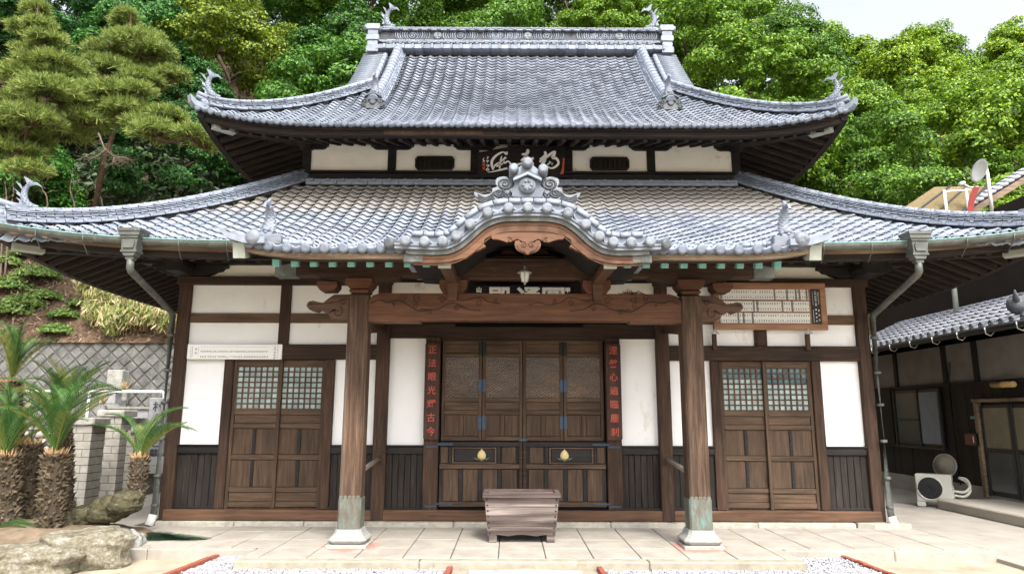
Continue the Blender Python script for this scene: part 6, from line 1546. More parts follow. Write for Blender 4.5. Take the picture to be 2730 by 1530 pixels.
MB().tube([(a.x - 3, 14.9, z), (b.x - .06, 14.9, z), (b.x - .015, 14.9, z - .02), (b.x, 14.9, z - .07), (b.x, 14.9, 1.0)], .03, 10).build('pipe', 'rail_white', rl)
for k in range(3): x = b.x - 1.6 - k * 1.6; MB().tube([(x, 14.9, 1.2), (x, 14.9, z - .03)], .026, 10).build('post', 'rail_white', rl)

# ------------------------------------------------------------------ neighbouring residence on the right
def onX(kx, ky, X):
    r = ray(kx * KS, ky * KS); t = (X - CAMX) / r.x; return Vector((X, r.y * t, CAMH + r.z * t))
def cr(a, b, X): return onX((2280 + a / 2.222) / KS, (750 + b / 2.222) / KS, X)
RX = 8.3
flat('house_plaster', (.235, .22, .20), .9, .14, 4, .2, bumps=.2, bscale=30, stain=((.25, .23, .2), 3, .6)); flat('house_glass', (.045, .055, .06), .15, .2, 3, .6); flat('house_curtain', (.20, .235, .27), .6, .1, 5); flat('door_glass', (.15, .145, .10), .25, .15, 4, .5); flat('alu_dark', (.03, .03, .032), .4, .1, 9, .5, .3)
res = thing('residence', 'dark boarded house with grey tiled lean-to roof beyond the hall', 'house', (RX, 12.5, .04))
yN, yF = 8.4, 16.5
zb = .36; z1 = cr(130, 632, RX).z; z1 = 2.22; z2 = 2.95
bx('foundation', 'concrete_shade', res, RX - .02, RX + .25, yN, yF, -.05, zb, .01)
nbo = 34
for k in range(nbo):
    a = yN + (yF - yN) * k / nbo; b_ = yN + (yF - yN) * (k + 1) / nbo
    MB().box(RX - .005 - rnd.uniform(0, .01), RX + .1, a + .003, b_ - .003, zb, z1, .004).build('cladding_board', 'wood_black', res)
bx('wall_core', 'void', res, RX + .1, RX + 2.5, yN, yF, 0, 3.2, 0)
posts = [yN, cr(705, 430, RX).y, cr(525, 480, RX).y, cr(240, 530, RX).y, cr(110, 560, RX).y + .1, yF]
for a, b_ in zip(posts, posts[1:]): bx('plaster_panel', 'house_plaster', res, RX + .02, RX + .1, a + .06, b_ - .06, z1, z2, 0)
for y in posts: bx('wall_post', 'wood_black', res, RX - .02, RX + .1, y - .06, y + .06, z1, z2, .004)
bx('wall_beam', 'wood_black', res, RX - .03, RX + .1, yN, yF, z1 - .06, z1, .004)
# window
w0, w1, wm = cr(545, 985, RX), cr(235, 650, RX), cr(395, 800, RX)
win = bx('window_frame', 'alu_dark', res, RX - .04, RX - .02, w0.y, w1.y, w0.z, 2.14, .004)
bx('pane', 'house_curtain', win, RX - .055, RX - .045, w0.y + .05, wm.y - .04, w0.z + .06, 2.07, 0); bx('pane', 'house_glass', win, RX - .052, RX - .045, wm.y + .04, w1.y - .08, w0.z + .06, 2.07, 0)
for y in (w0.y, wm.y, w1.y - .04): bx('sash', 'alu_dark', win, RX - .075, RX - .041, y - .02, y + .04, w0.z, 2.14, .004)
bx('sash', 'alu_dark', win, RX - .075, RX - .056, wm.y, w1.y, 1.5, 1.54, .003); bx('sill', 'alu_dark', win, RX - .09, RX - .02, w0.y - .04, w1.y + .04, w0.z - .05, w0.z - .002, .004)
bx('shutter_box', 'wood_black', res, RX - .09, RX - .01, w1.y + .05, w1.y + 1.3, w0.z - .05, 2.18, .006)
# entrance door
d0, d1 = cr(735, 730, RX), cr(830, 1310, RX); dz0 = .24
door = bx('entrance_door', 'alu_dark', res, RX - .03, RX - .012, d0.y - 1.7, d0.y, dz0, 1.80, .004)
for q in ((d0.y - .06, d0.y + .03), (d0.y - 1.73, d0.y - 1.64)): bx('door_frame', 'wood_weathered', door, RX - .10, RX - .0, q[0], q[1], dz0 - .04, 1.84, .006)
bx('door_frame', 'wood_weathered', door, RX - .11, RX - .0, d0.y - 1.76, d0.y + .06, 1.842, 1.90, .006)
for k in range(2):
    y1_ = d0.y - .08 - k * .76; y0_ = y1_ - .74; bx('pane', 'door_glass', door, RX - .045, RX - .032, y0_ + .05, y1_ - .05, 1.05, 1.74, 0); bx('lower_panel', 'house_glass', door, RX - .043, RX - .031, y0_ + .05, y1_ - .05, dz0 + .08, .98, 0)
    for a, b_ in ((y0_, y0_ + .05), (y1_ - .05, y1_)): bx('stile', 'alu_dark', door, RX - .06, RX - .03, a, b_, dz0, 1.78, .004)
    bx('rail', 'alu_dark', door, RX - .058, RX - .031, y0_ + .05, y1_ - .05, .985, 1.045, .004)
bx('door_step', 'concrete', None, 7.15, RX - .025, 9.0, cr(570, 1330, 7.4).y, .03, .20, .02, kind='structure')
# eave roof
EX, EZ = 7.55, 3.02
y0r, y1r = 9.9, 16.6; sl = .46; tl = []
rp = .235
flat('house_tile', (.33, .34, .38), .5, .15, 9, .5, island=.15)
zf_r = lambda x, y: EZ + (x - EX) * sl
deckR = MB(); deckR.add([(EX, y0r, EZ), (EX, y1r, EZ), (9.9, y1r, zf_r(9.9, 0)), (9.9, y0r, zf_r(9.9, 0))], [(0, 1, 2, 3)]); deckR.add([(EX + .02, y0r, EZ - .05), (EX + .02, y1r, EZ - .05), (9.9, y1r, zf_r(9.9, 0) - .05), (9.9, y0r, zf_r(9.9, 0) - .05)], [(3, 2, 1, 0)]); deckR = deckR.build('roof', 'wood_black', res)
_save = PITCH_T; PITCH_T = rp
rowsx = list(np.linspace(EX - .05, 9.8, 11)); V_all = tiles_np('s', zf_r, [y0r + (i + .5) * rp for i in range(int((y1r - y0r) / rp))], rowsx, lambda c, a, b: True, 1)
join_tiles('roof_tiles', V_all, 'house_tile', deckR, True); PITCH_T = _save
for i in range(int((y1r - y0r) / rp)):
    y = y0r + (i + .5) * rp - .25 * rp
    MB().lathe([(.03, .0), (.05, .005), (.055, .03), (.05, .12)], 10, Matrix.Translation((EX - .07, y, EZ + .045)), True, 'x').build('eave_tile', 'tile_dark', deckR)
MB().tube([(EX - .10, y, EZ - .06) for y in np.linspace(y0r - .3, y1r, 8)], .055, 10).build('gutter', 'alu_dark', res)
flat('bracket_white', (.6, .58, .5), .5)
for k in range(9):
    y = 10.2 + k * .7; MB().tube([(EX - .16, y, EZ - .03), (EX - .15, y, EZ - .13), (EX - .05, y + .03, EZ - .16), (EX + .02, y + .05, EZ - .10)], .009, 5).build('gutter_bracket', 'bracket_white', res)
# dark upper storey, upper eave pipe, pale band
bx('upper_storey', 'wood_black', res, 9.3, 12.5, 9.5, 17.5, 3.2, 5.6, 0)
bx('upper_band', 'house_plaster', res, 9.25, 9.299, 9.5, 17.4, 4.72, 5.05, 0); bx('upper_window', 'house_glass', res, 9.22, 9.249, 11.6, 12.4, 4.75, 5.02, 0)
p = onX(2400, 722, 8.9); q = onX(2408, 800, 8.9); MB().tube([p + Vector((0, 0, .1)), p, q], .05, 10).build('downpipe', 'copper_pale', res)
bx('roof_gutter_piece', 'alu_dark', res, 8.75, 8.85, q.y - .5, q.y + .7, q.z - .04, q.z + .02, .005)
# demon tile at the near end of the lean-to roof
p = cr(960, 140, 7.75); m = MB().lathe([(.04, -.1), (.13, -.05), (.14, .06), (.06, .12)], 12, Matrix.Translation(p), True, 'y'); m.tube([p, p + Vector((-.1, -.12, .12)), p + Vector((-.16, -.2, .2))], [.06, .04, .01], 8); m.build('demon_tile', 'tile_dark', res)
# gable roof of the main house further up
P1, P2 = atY(2395, 548, 14.5), atY(2640, 400, 14.5); m = MB(); n = 16
rf = thing('upper_house_roof', 'steep grey tiled roof rising at the right edge behind the dish', 'roof', (P1.x, 14.5, 0)); rf['category'] = 'roof'
dv = (P2 - P1); nrmv = Vector((-dv.z, 0, dv.x)).normalized()
MB().add([P1, P2, P2 + Vector((0, 5, 0)), P1 + Vector((0, 5, 0)), P1 - nrmv * .12, P2 - nrmv * .12, P2 + Vector((0, 5, 0)) - nrmv * .12, P1 + Vector((0, 5, 0)) - nrmv * .12], [(0, 1, 2, 3), (7, 6, 5, 4), (0, 4, 5, 1), (0, 3, 7, 4)]).build('deck', 'wood_eave_x', rf)
for k in range(n):
    a, b_ = P1.lerp(P2, k / n), P1.lerp(P2, (k + 1.08) / n)
    for r in range(4):
        off = Vector((0, .02 + r * .24, 0)); MB().tube([a + off + nrmv * (.045), b_ + off + nrmv * .02], .062, 8, flat=.8).build('roof_tile', 'house_tile', rf)
MB().bar(P1 + Vector((0, -.06, 0)) - nrmv * .1, P2 + Vector((0, -.06, 0)) - nrmv * .1, .05, .12).build('verge_board', 'wood_weathered', rf)
MB().box(P1.x + .5, P1.x + 4, 14.7, 19, 3, P1.z + .2).build('gable_wall', 'wood_black', rf)
# satellite dish
flat('dish_white', (.62, .62, .58), .45, .1, 6, .4, stain=((.45, .42, .36), 6, .6))
DY = 13.0; pc = atY(2463, 430, DY)
dish = thing('satellite_dish', 'white satellite dish on a pole above the neighbouring roof', 'satellite dish', (pc.x + .2, DY, pc.z - .9))
Md = Matrix.Translation(pc) @ Vector((-.93, -.05, .18)).to_track_quat('Z', 'Y').to_matrix().to_4x4()
MB().lathe([(0, -.06), (.10, -.052), (.19, -.025), (.235, .0), (.24, .006), (.19, -.017), (.1, -.045), (0, -.052)], 24, Md).build('reflector', 'dish_white', dish)
foot = atY(2497, 540, DY)
MB().tube([foot, (foot.x, DY, pc.z - .02)], .032, 10).build('mast', 'dish_white', dish); MB().bar((pc.x + .05, DY, pc.z), (foot.x, DY, pc.z - .03), .06, .12).build('mount', 'dish_white', dish)
e0, e1 = atY(2460, 470, DY - .1), atY(2420, 462, DY - .3); MB().tube([e0, (e0 + e1) / 2 + Vector((0, 0, -.05)), e1], .016, 8).build('feed_arm', 'dish_white', dish); MB().lathe([(.035, -.06), (.04, 0), (.03, .06)], 10, Matrix.Translation(e1) @ Matrix.Rotation(1.2, 4, 'Y')).build('receiver', 'dish_white', dish)
# bamboo screen on a frame
flat('reed', (.33, .27, .155), .85, .2, 20, .2, island=.2)
scr = thing('reed_screen', 'sloping reed screens on a metal frame beside the satellite dish', 'screen', atY(2380, 535, 13.6))
c00, c10, c11, c01 = atY(2262, 530, 13.3), atY(2420, 537, 13.3), atY(2485, 468, 14.3), atY(2352, 470, 14.3)
for k in range(26):
    a, b_ = c00.lerp(c01, k / 26), c10.lerp(c11, k / 26); MB().bar(a, b_, .045, .012).build('reed_slat', 'reed', scr)
for f in (.30, .62, .98): MB().bar(c00.lerp(c10, f) + Vector((0, -.02, .02)), c01.lerp(c11, f) + Vector((0, -.02, .02)), .03, .03).build('batten', 'alu_dark', scr)
for kx, ky in ((2375, 478), (2430, 474)): p = atY(kx, ky, 13.35); MB().tube([p, (p.x, p.y, p.z - 1.3)], .028, 8).build('frame_post', 'dish_white', scr)
MB().bar(atY(2375, 482, 13.35), atY(2440, 478, 13.35), .03, .03).build('frame_rail', 'dish_white', scr)
flat('red_cloth', (.22, .03, .025), .8); st = thing('red_strap', 'red cloth strap hanging below the satellite dish', 'strap', atY(2440, 540, 12.8))
MB().sweep([(-.07, -.004), (.07, -.004), (.07, .004), (-.07, .004)], [(atY(x, y, 12.8), (1, .2, 0), (0, 1, 0)) for x, y in ((2458, 470), (2449, 488), (2443, 510), (2440, 545))]).build('strap', 'red_cloth', st)
# heat pump unit
AX, AY = 6.98, 12.55
flat('ac_white', (.55, .55, .50), .45, .06, 5, .4); flat('ac_dark', (.02, .02, .022), .5)
ac = thing('air_conditioner_unit', 'cream outdoor air conditioner unit on feet by the dark house wall', 'air conditioner', (AX + .3, AY + .2, .05))
T = Matrix.Translation((AX, AY, .05)) @ Matrix.Rotation(math.radians(-38), 4, 'Z') @ Matrix.Scale(.8, 4)
MB().box(0, .68, 0, .30, .10, .68, .012, T).build('casing', 'ac_white', ac)
MB().lathe([(.235, -.012), (.24, .0)], 28, T @ Matrix.Translation((.27, -.004, .39)), True, 'y').build('fan_opening', 'ac_dark', ac)
g = MB()
for r in (.06, .11, .16, .21): g.tube([T @ Vector((.27 + r * math.cos(a), -.018, .39 + r * math.sin(a))) for a in np.linspace(0, 6.283, 25)], .004, 4, caps=False)
for k in range(12): a = k * .5236; g.tube([T @ Vector((.27, -.018, .39)), T @ Vector((.27 + .24 * math.cos(a), -.016, .39 + .24 * math.sin(a)))], .003, 4)
g.build('fan_guard', 'alu_dark', ac)
g = MB().tube([T @ Vector((.27 + .245 * math.cos(a), -.012, .39 + .245 * math.sin(a))) for a in np.linspace(0, 6.283, 29)], .014, 6, caps=False); g.build('fan_ring', 'ac_white', ac)
MB().box(.681, .70, .06, .22, .16, .42, .006, T).build('service_cover', 'ac_white', ac); MB().box(.681, .69, .10, .2, .46, .56, .004, T).build('label_plate', 'grave_blue', ac)
for x in (.06, .5): MB().box(x - .06, x + .10, -.05, .36, 0, .098, .01, T).build('foot', 'ac_white', ac)
for k in range(2): MB().tube([*[T @ Vector(q) for q in smooth_curve([(.69, .16, .25 + k * .09), (.88, .2, .24 + k * .09), (.98, .3, .36 + k * .08), (.92, .42, .52 + k * .06), (.78, .5, .6)], 5)]], .022, 8).build('hose', 'bracket_white', ac)
# conical basket leaning behind the unit
flat('basket', (.20, .18, .14), .9, .2, 30, bumps=.4, bscale=120); bk = thing('round_basket', 'round shallow basket leaning on the wall behind the air conditioner', 'basket', (7.75, 12.6, .5))
Mb = Matrix.Translation(cr(530, 1090, 7.8)) @ Matrix.Rotation(math.radians(-60), 4, 'Z') @ Matrix.Rotation(math.radians(80), 4, 'X')
MB().lathe([(0, .16), (.08, .14), (.15, .05), (.2, 0), (.21, 0), (.15, .03), (.08, .1), (0, .12)], 20, Mb).build('bowl', 'basket', bk); MB().tube([Mb @ Vector((.205 * math.cos(a), .205 * math.sin(a), 0)) for a in np.linspace(0, 6.283, 25)], .014, 6, caps=False).build('rim', 'grave_pale', bk)
# mailbox, intercom label, bamboo ornament, cable
flat('mailbox_red', (.14, .05, .035), .5, .2, 9); a, b_ = cr(645, 895, RX - .1), cr(725, 975, RX - .1)
mbx = thing('mailbox', 'dark mailbox with a reddish front on the house wall', 'mailbox', (RX - .06, (a.y + b_.y) / 2, b_.z)); bx('case', 'alu_dark', mbx, RX - .10, RX - .011, b_.y - .06, a.y, b_.z, a.z, .006); bx('front', 'mailbox_red', mbx, RX - .106, RX - .1005, b_.y + .05, a.y - .01, b_.z + .02, a.z - .02, .003); bx('slot_paper', 'paper_white', mbx, RX - .11, RX - .1065, b_.y + .07, b_.y + .09, b_.z + .06, a.z - .06, 0)
flat('sign_teal', (.10, .32, .33), .5); a, b_ = cr(680, 797, RX - .03), cr(715, 815, RX - .03); pl_ = thing('door_sign', 'tiny teal sign on the dark wall by the entrance', 'sign', (RX - .02, a.y, a.z)); bx('plate', 'sign_teal', pl_, RX - .03, RX - .011, min(a.y, b_.y), max(a.y, b_.y), b_.z, a.z, .002)
a, b_ = cr(812, 613, RX - .1), cr(940, 608, RX - .1); bam = thing('bamboo_ornament', 'short golden bamboo log fixed high on the dark house wall', 'ornament', (RX - .08, (a.y + b_.y) / 2, a.z)); flat('bamboo_gold', (.50, .33, .13), .5, .15, 20)
MB().tube([a, a.lerp(b_, .48), a.lerp(b_, .5), a.lerp(b_, .52), b_], [.05, .05, .055, .05, .05], 12).build('culm', 'bamboo_gold', bam); MB().bar(a.lerp(b_, .3) + Vector((.05, 0, 0)), a.lerp(b_, .3) + Vector((.10, 0, 0)), .05, .05).build('mount', 'alu_dark', bam)
cb = thing('wall_cable', 'thin black cable running down the dark boarded wall', 'cable', (RX - .03, 12.5, .4)); MB().tube([cr(560, 480, RX - .04), cr(556, 600, RX - .04), cr(625, 1205, RX - .04)], .014, 6).build('cable', 'alu_dark', cb)
# ------------------------------------------------------------------ foliage materials
def leaf_mat(name, lo, mid, hi, objvar=True, trans=.25, rough=.5):
    m, n, l, b = newmat(name); MATS[name] = m
    geo = N(n, 'NewGeometry'); r = ramp(n, [(0, lo), (.5, mid), (1, hi)]); l.new(geo.outputs['Random Per Island'], r.inputs[0]); c = r.outputs[0]
    if objvar:
        oi = N(n, 'ObjectInfo'); c = mixc(n, l, 1, c, oi.outputs['Color'], 'MULTIPLY')
    l.new(c, b.inputs['Base Color']); b.inputs['Roughness'].default_value = rough; b.inputs['Specular IOR Level'].default_value = .35
    tr = N(n, 'BsdfTranslucent'); l.new(c, tr.inputs['Color']); mx = N(n, 'MixShader'); mx.inputs[0].default_value = trans
    out = n['Material Output']; l.new(b.outputs[0], mx.inputs[1]); l.new(tr.outputs[0], mx.inputs[2]); l.new(mx.outputs[0], out.inputs['Surface'])
leaf_mat('leaf', (.018, .05, .010), (.055, .135, .020), (.135, .245, .034))
leaf_mat('needle', (.07, .12, .03), (.20, .28, .06), (.42, .47, .13), False, .25)
leaf_mat('frond', (.025, .075, .022), (.055, .14, .035), (.11, .21, .05), False, .15, .4)
leaf_mat('frond_yellow', (.08, .12, .02), (.16, .2, .04), (.24, .25, .06), False, .15, .4)
leaf_mat('frond_dark', (.008, .025, .014), (.014, .045, .022), (.03, .07, .03), False, .1, .4)
leaf_mat('bamboo_leaf', (.10, .15, .03), (.19, .24, .05), (.32, .33, .11), False, .2)
leaf_mat('bamboo_dry', (.36, .27, .13), (.50, .40, .22), (.62, .52, .33), False, .2)
leaf_mat('shrub_leaf', (.05, .10, .02), (.11, .19, .035), (.20, .28, .06), False, .2)
flat('bark', (.10, .075, .055), .95, .35, 8, .1, bumps=.8, bscale=30); flat('bark_pine', (.085, .055, .038), .95, .35, 8, .1, bumps=.8, bscale=30); flat('twig_pale', (.15, .115, .085), .95)

def leaves_np(P, Nrm, L, W, jitter=.6, droop=0.0, fold=True):
    "one kite-shaped leaf (2 triangles folded on the midrib) per point, facing roughly Nrm"
    n = len(P); Nn = Nrm + nrs.normal(size=(n, 3)) * jitter; Nn /= np.linalg.norm(Nn, axis=1)[:, None] + 1e-9
    T = nrs.normal(size=(n, 3)); T[:, 2] -= droop; T -= (T * Nn).sum(1)[:, None] * Nn; T /= np.linalg.norm(T, axis=1)[:, None] + 1e-9
    B = np.cross(Nn, T); s = nrs.uniform(.7, 1.3, (n, 1)); Lk, Wk = L * s, W * s
    V = np.stack([P - T * Lk * .5, P + B * Wk * .5 - Nn * Wk * .12, P + T * Lk * .5, P - B * Wk * .5 - Nn * Wk * .12], 1).reshape(-1, 3)
    i = np.arange(n)[:, None] * 4; F = np.concatenate([i + [0, 1, 2], i + [0, 2, 3]], 0).reshape(-1, 3)
    F = np.stack([i[:, 0], i[:, 0] + 1, i[:, 0] + 2, i[:, 0] + 3], 1)
    return V, F
def crown_mesh(name, seed, rx, ry, rz_, n_puff, n_leaf, L, W, mat, flatb=.35, puff=(.55, 1.05)):
    rs = np.random.RandomState(seed); P = []; Q = []
    for k in range(n_puff):
        while True:
            d = rs.normal(size=3); d /= np.linalg.norm(d)
            if d[2] > -flatb - .15: break
        rr = rs.uniform(.62, 1.0) ; c = d * np.array([rx, ry, rz_]) * rr * (1 + .12 * math.sin(5 * d[0] + seed) * math.cos(4 * d[1]))
        pr = rs.uniform(*puff) * (1.0 if rr > .8 else .8); m = int(n_leaf / n_puff * (pr / .62) ** 2)
        v = rs.normal(size=(m, 3)); v /= np.linalg.norm(v, axis=1)[:, None]; v[:, 2] = np.where(v[:, 2] < -.35, -v[:, 2] * .6, v[:, 2])
        r2 = rs.uniform(.55, 1.05, (m, 1)) ** .6
        P.append(c + v * r2 * pr * np.array([1.1, 1.1, .85])); Q.append(v * .9 + np.array([0, 0, .4]) + d * .3)
    P = np.concatenate(P); Q = np.concatenate(Q); V, F = leaves_np(P, Q, L, W, .55); return np_mesh(name, V, F, mat)
def trunk_mb(h, r, spread, seed, n=6, lean=0):
    rs = random.Random(seed); mb = MB(); pts = [(rs.uniform(-.1, .1) * i + lean * i, rs.uniform(-.1, .1) * i, h * i / 4) for i in range(5)]
    mb.tube(pts, [r * (1 - .16 * i) for i in range(5)], 8)
    for k in range(n):
        i = rs.randint(2, 4); a = rs.uniform(0, 6.28); p = Vector(pts[i]); q = p + Vector((math.cos(a) * spread, math.sin(a) * spread, spread * rs.uniform(.5, 1)))
        mb.tube([p, p.lerp(q, .5) + Vector((0, 0, .15)), q], [r * .45, r * .3, r * .1], 6)
    return mb
# ------------------------------------------------------------------ hillside trees
CROWNS = [crown_mesh('crown', s, a, b, c, n, 42000, .15, .085, 'leaf', puff=(.32, .85)) for s, a, b, c, n in ((1, 3.0, 2.8, 2.6, 120), (2, 3.6, 3.2, 2.4, 140), (3, 2.5, 2.5, 3.2, 115), (4, 3.3, 3.0, 2.9, 95), (5, 2.2, 2.2, 2.2, 75))]
TRUNKS = [trunk_mb(5.0, .2, .9, s).mesh('trunk', 'bark') for s in range(3)]
def hidden(p):
    x, y, w = proj(p)
    if w < 0 or x < -200 or x > 2900 or y < -80 or y > 900: return True
    if 1010 < x < 1770 and y > 90: return True
    if 960 < x < 1810 and y > 200: return True
    if 560 < x < 2240 and y > 265 and abs(x - 1395) < 380 + (y - 120) * 4: 
        if y > 300: return True
    if y > 480 and 60 < x < 2400: return True
    return y > 620
rows = [(19.6, 4.2, .72), (22.5, 4.5, .85), (26.0, 5.0, .95), (30.5, 5.6, 1.0), (35.5, 6.0, 1.05), (41, 6.6, 1.15), (47, 7.2, 1.2)]
ordn = ['first', 'second', 'third', 'fourth', 'fifth', 'sixth', 'seventh', 'eighth', 'ninth', 'tenth', 'eleventh', 'twelfth', 'thirteenth', 'fourteenth', 'fifteenth', 'sixteenth']
rown = ['foremost', 'second', 'third', 'fourth', 'fifth', 'sixth', 'rearmost']
n_tree = 0
for ri, (yy, sp, sc) in enumerate(rows):
    lst = []; x = -yy * .88 + rnd.uniform(0, 2)
    while x < yy * .88:
        xx, y2 = x + rnd.uniform(-.9, .9), yy + rnd.uniform(-1.1, 1.1); x += sp * rnd.uniform(.85, 1.15)
        gz = ff(hz(xx, y2)); s = sc * rnd.uniform(.85, 1.18); ch = 4.6 * s
        if xx > 6 and yy < 21 and xx < 16 and False: continue
        if xx > 7.2 and ri == 0: continue
        if xx < -6 and ri <= 1: y2 += 1.0; gz = ff(hz(xx, y2)); ch = (1.6 if ri == 0 else 2.6) * s
        if xx < -7 and ri == 1 and xx > -30: s *= .8
        c = Vector((xx, y2, gz + ch)); R = 3.0 * s
        if all(hidden(c + Vector(d)) for d in ((0, 0, 0), (0, 0, R * .8), (R * .8, 0, 0), (-R * .8, 0, 0), (R * .6, 0, R * .5), (-R * .6, 0, R * .5))): continue
        px, py, w = proj(c); lst.append((px, xx, y2, gz, s, c, py))
    lst.sort()
    for k, (px, xx, y2, gz, s, c, py) in enumerate(lst):
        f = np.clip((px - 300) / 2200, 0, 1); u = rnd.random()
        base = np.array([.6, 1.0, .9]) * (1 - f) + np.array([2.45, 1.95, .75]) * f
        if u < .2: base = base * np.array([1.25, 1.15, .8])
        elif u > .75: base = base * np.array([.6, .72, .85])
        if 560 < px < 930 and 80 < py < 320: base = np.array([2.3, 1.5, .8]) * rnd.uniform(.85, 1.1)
        colw = 'yellow-green' if base[0] > 1.35 else 'mid-green' if base[0] > .8 else 'dark blue-green'
        o = thing('broadleaf_tree', f'{colw} broadleaf tree, {ordn[min(k, 15)]} from the left in the {rown[ri]} row on the hillside', 'tree', (xx, y2, gz), 'broadleaf trees on the hillside')
        ci = rnd.randrange(5); rz = rnd.uniform(0, 6.28)
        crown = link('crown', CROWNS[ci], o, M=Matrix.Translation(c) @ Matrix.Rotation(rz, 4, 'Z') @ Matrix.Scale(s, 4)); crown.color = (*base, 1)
        link('trunk', TRUNKS[n_tree % 3], o, M=Matrix.Translation((xx, y2, gz - .2)) @ Matrix.Rotation(rz, 4, 'Z') @ Matrix.Scale(s * .95, 4)); n_tree += 1
# dark undergrowth on the slope
P = []
while len(P) < 26000:
    x, y = rnd.uniform(-42, 42), rnd.uniform(20.5, 50)
    if abs(x) > y * .85: continue
    P.append((x, y, ff(hz(x, y)) + rnd.uniform(0, .9) + .4 * math.sin(x * 2.1) * math.cos(y * 1.7)))
for _ in range(3500):
    x, y = rnd.uniform(5.5, 16), rnd.uniform(18.4, 22); P.append((x, y, ff(hz(x, y)) + rnd.uniform(0, 1.4)))
for _ in range(9000):
    x, y = rnd.uniform(-24, -6.5), rnd.uniform(20.2, 25); P.append((x, y, ff(hz(x, y)) + rnd.uniform(0, 1.3) + .4 * math.sin(x * 2.1) * math.cos(y * 1.7)))
V, F = leaves_np(np.array(P), np.tile([0, -.5, .8], (len(P), 1)), .27, .15, .6)
leaf_mat('under_leaf', (.012, .025, .01), (.025, .05, .015), (.05, .085, .025), False, .1)
link('undergrowth', np_mesh('undergrowth', V, F, 'under_leaf'), None, label='dark leafy undergrowth covering the wooded hillside', cat='undergrowth', kind='stuff')

# ------------------------------------------------------------------ pines at the left
def needles_np(C, D, L, k, w=.012):
    "k needles fanned round each tuft direction"
    n = len(C); C = np.repeat(C, k, 0); D = np.repeat(D, k, 0); d = D + nrs.normal(size=(n * k, 3)) * .55; d /= np.linalg.norm(d, axis=1)[:, None]
    s = np.cross(d, nrs.normal(size=(n * k, 3))); s /= np.linalg.norm(s, axis=1)[:, None]; Lk = L * nrs.uniform(.75, 1.2, (n * k, 1))
    V = np.stack([C - s * w, C + s * w, C + d * Lk + s * w * .25, C + d * Lk - s * w * .25], 1).reshape(-1, 3); F = np.arange(n * k * 4).reshape(-1, 4); return V, F
def pine(label, trunk, pads, Y0, tr=.10, dead=None):
    base = trunk[0]; t = thing('pine_tree', label, 'tree', base, 'pine trees')
    MB().tube(trunk, [tr * (1 - .8 * i / (len(trunk) - 1)) for i in range(len(trunk))], 9).build('trunk', 'bark_pine', t)
    C = []; D = []; br = MB(); nodes_ = [Vector(q) for q in trunk]; tc = sum((Vector(q).x for q in trunk)) / len(trunk)
    for kx, ky, r, dy in sorted(pads, key=lambda q: abs(atY(q[0], q[1], Y0).x - tc)):
        c = atY(kx + rnd.uniform(-14, 14), ky + rnd.uniform(-10, 10), Y0 + dy + rnd.uniform(-.4, .4)); R = r * rnd.uniform(.7, 1.2) * KS / FPX * (Y0 + dy)
        tp = min(nodes_, key=lambda q: (q - c).length + max(0, q.z - c.z)); e = c + Vector((0, 0, -R * .3)); L_ = (e - tp).length
        midp = tp.lerp(e, .5) + Vector((0, .1, -.10 * L_)); br.tube(smooth_curve([tuple(tp), tuple(midp), tuple(e)], 4), [.05 - .004 * q for q in range(9)], 6); nodes_.append(e)
        m = int(210 * (R / .42) ** 2) + 40
        v = nrs.normal(size=(m, 3)); v /= np.linalg.norm(v, axis=1)[:, None]; v[:, 2] = np.abs(v[:, 2]) * .9 - .25
        P = np.array(c) + v * R * nrs.uniform(.3, 1.25, (m, 1)) ** .8 * np.array([1.2, 1.0, .8]); C.append(P)
        dd = (P - np.array(c)) * np.array([1, 1, .4]); dd /= np.linalg.norm(dd, axis=1)[:, None] + 1e-6; D.append(dd * .75 + np.array([0, 0, .6]) + nrs.normal(size=dd.shape) * .25)
        for q in range(5):
            e = P[nrs.randint(m)]; br.tube([c + Vector((0, 0, -R * .25)), Vector(e)], [.014, .005], 4)
    V, F = needles_np(np.concatenate(C), np.concatenate(D), .17, 16, .0095); link('needles', np_mesh('needles', V, F, 'needle'), t, kind='stuff'); br.build('branches', 'bark_pine', t, kind='stuff')
    if dead:
        db = MB()
        for line in dead:
            pts = [atY(*q, Y0) for q in line]; db.tube(pts, [.02 * (1 - .8 * q / (len(pts) - 1)) for q in range(len(pts))], 5)
            for q in range(26):
                i = rnd.randrange(len(pts) - 1); p = pts[i].lerp(pts[i + 1], rnd.random()); e = p + Vector((rnd.uniform(-.35, .35), rnd.uniform(-.15, .15), rnd.uniform(-.22, .08))); db.tube([p, p.lerp(e, .5) + Vector((0, 0, .03)), e], [.006, .004, .0015], 3)
        db.build('dead_branch', 'twig_pale', t)
yA = 15.2; fa = atY(70, 520, yA); 
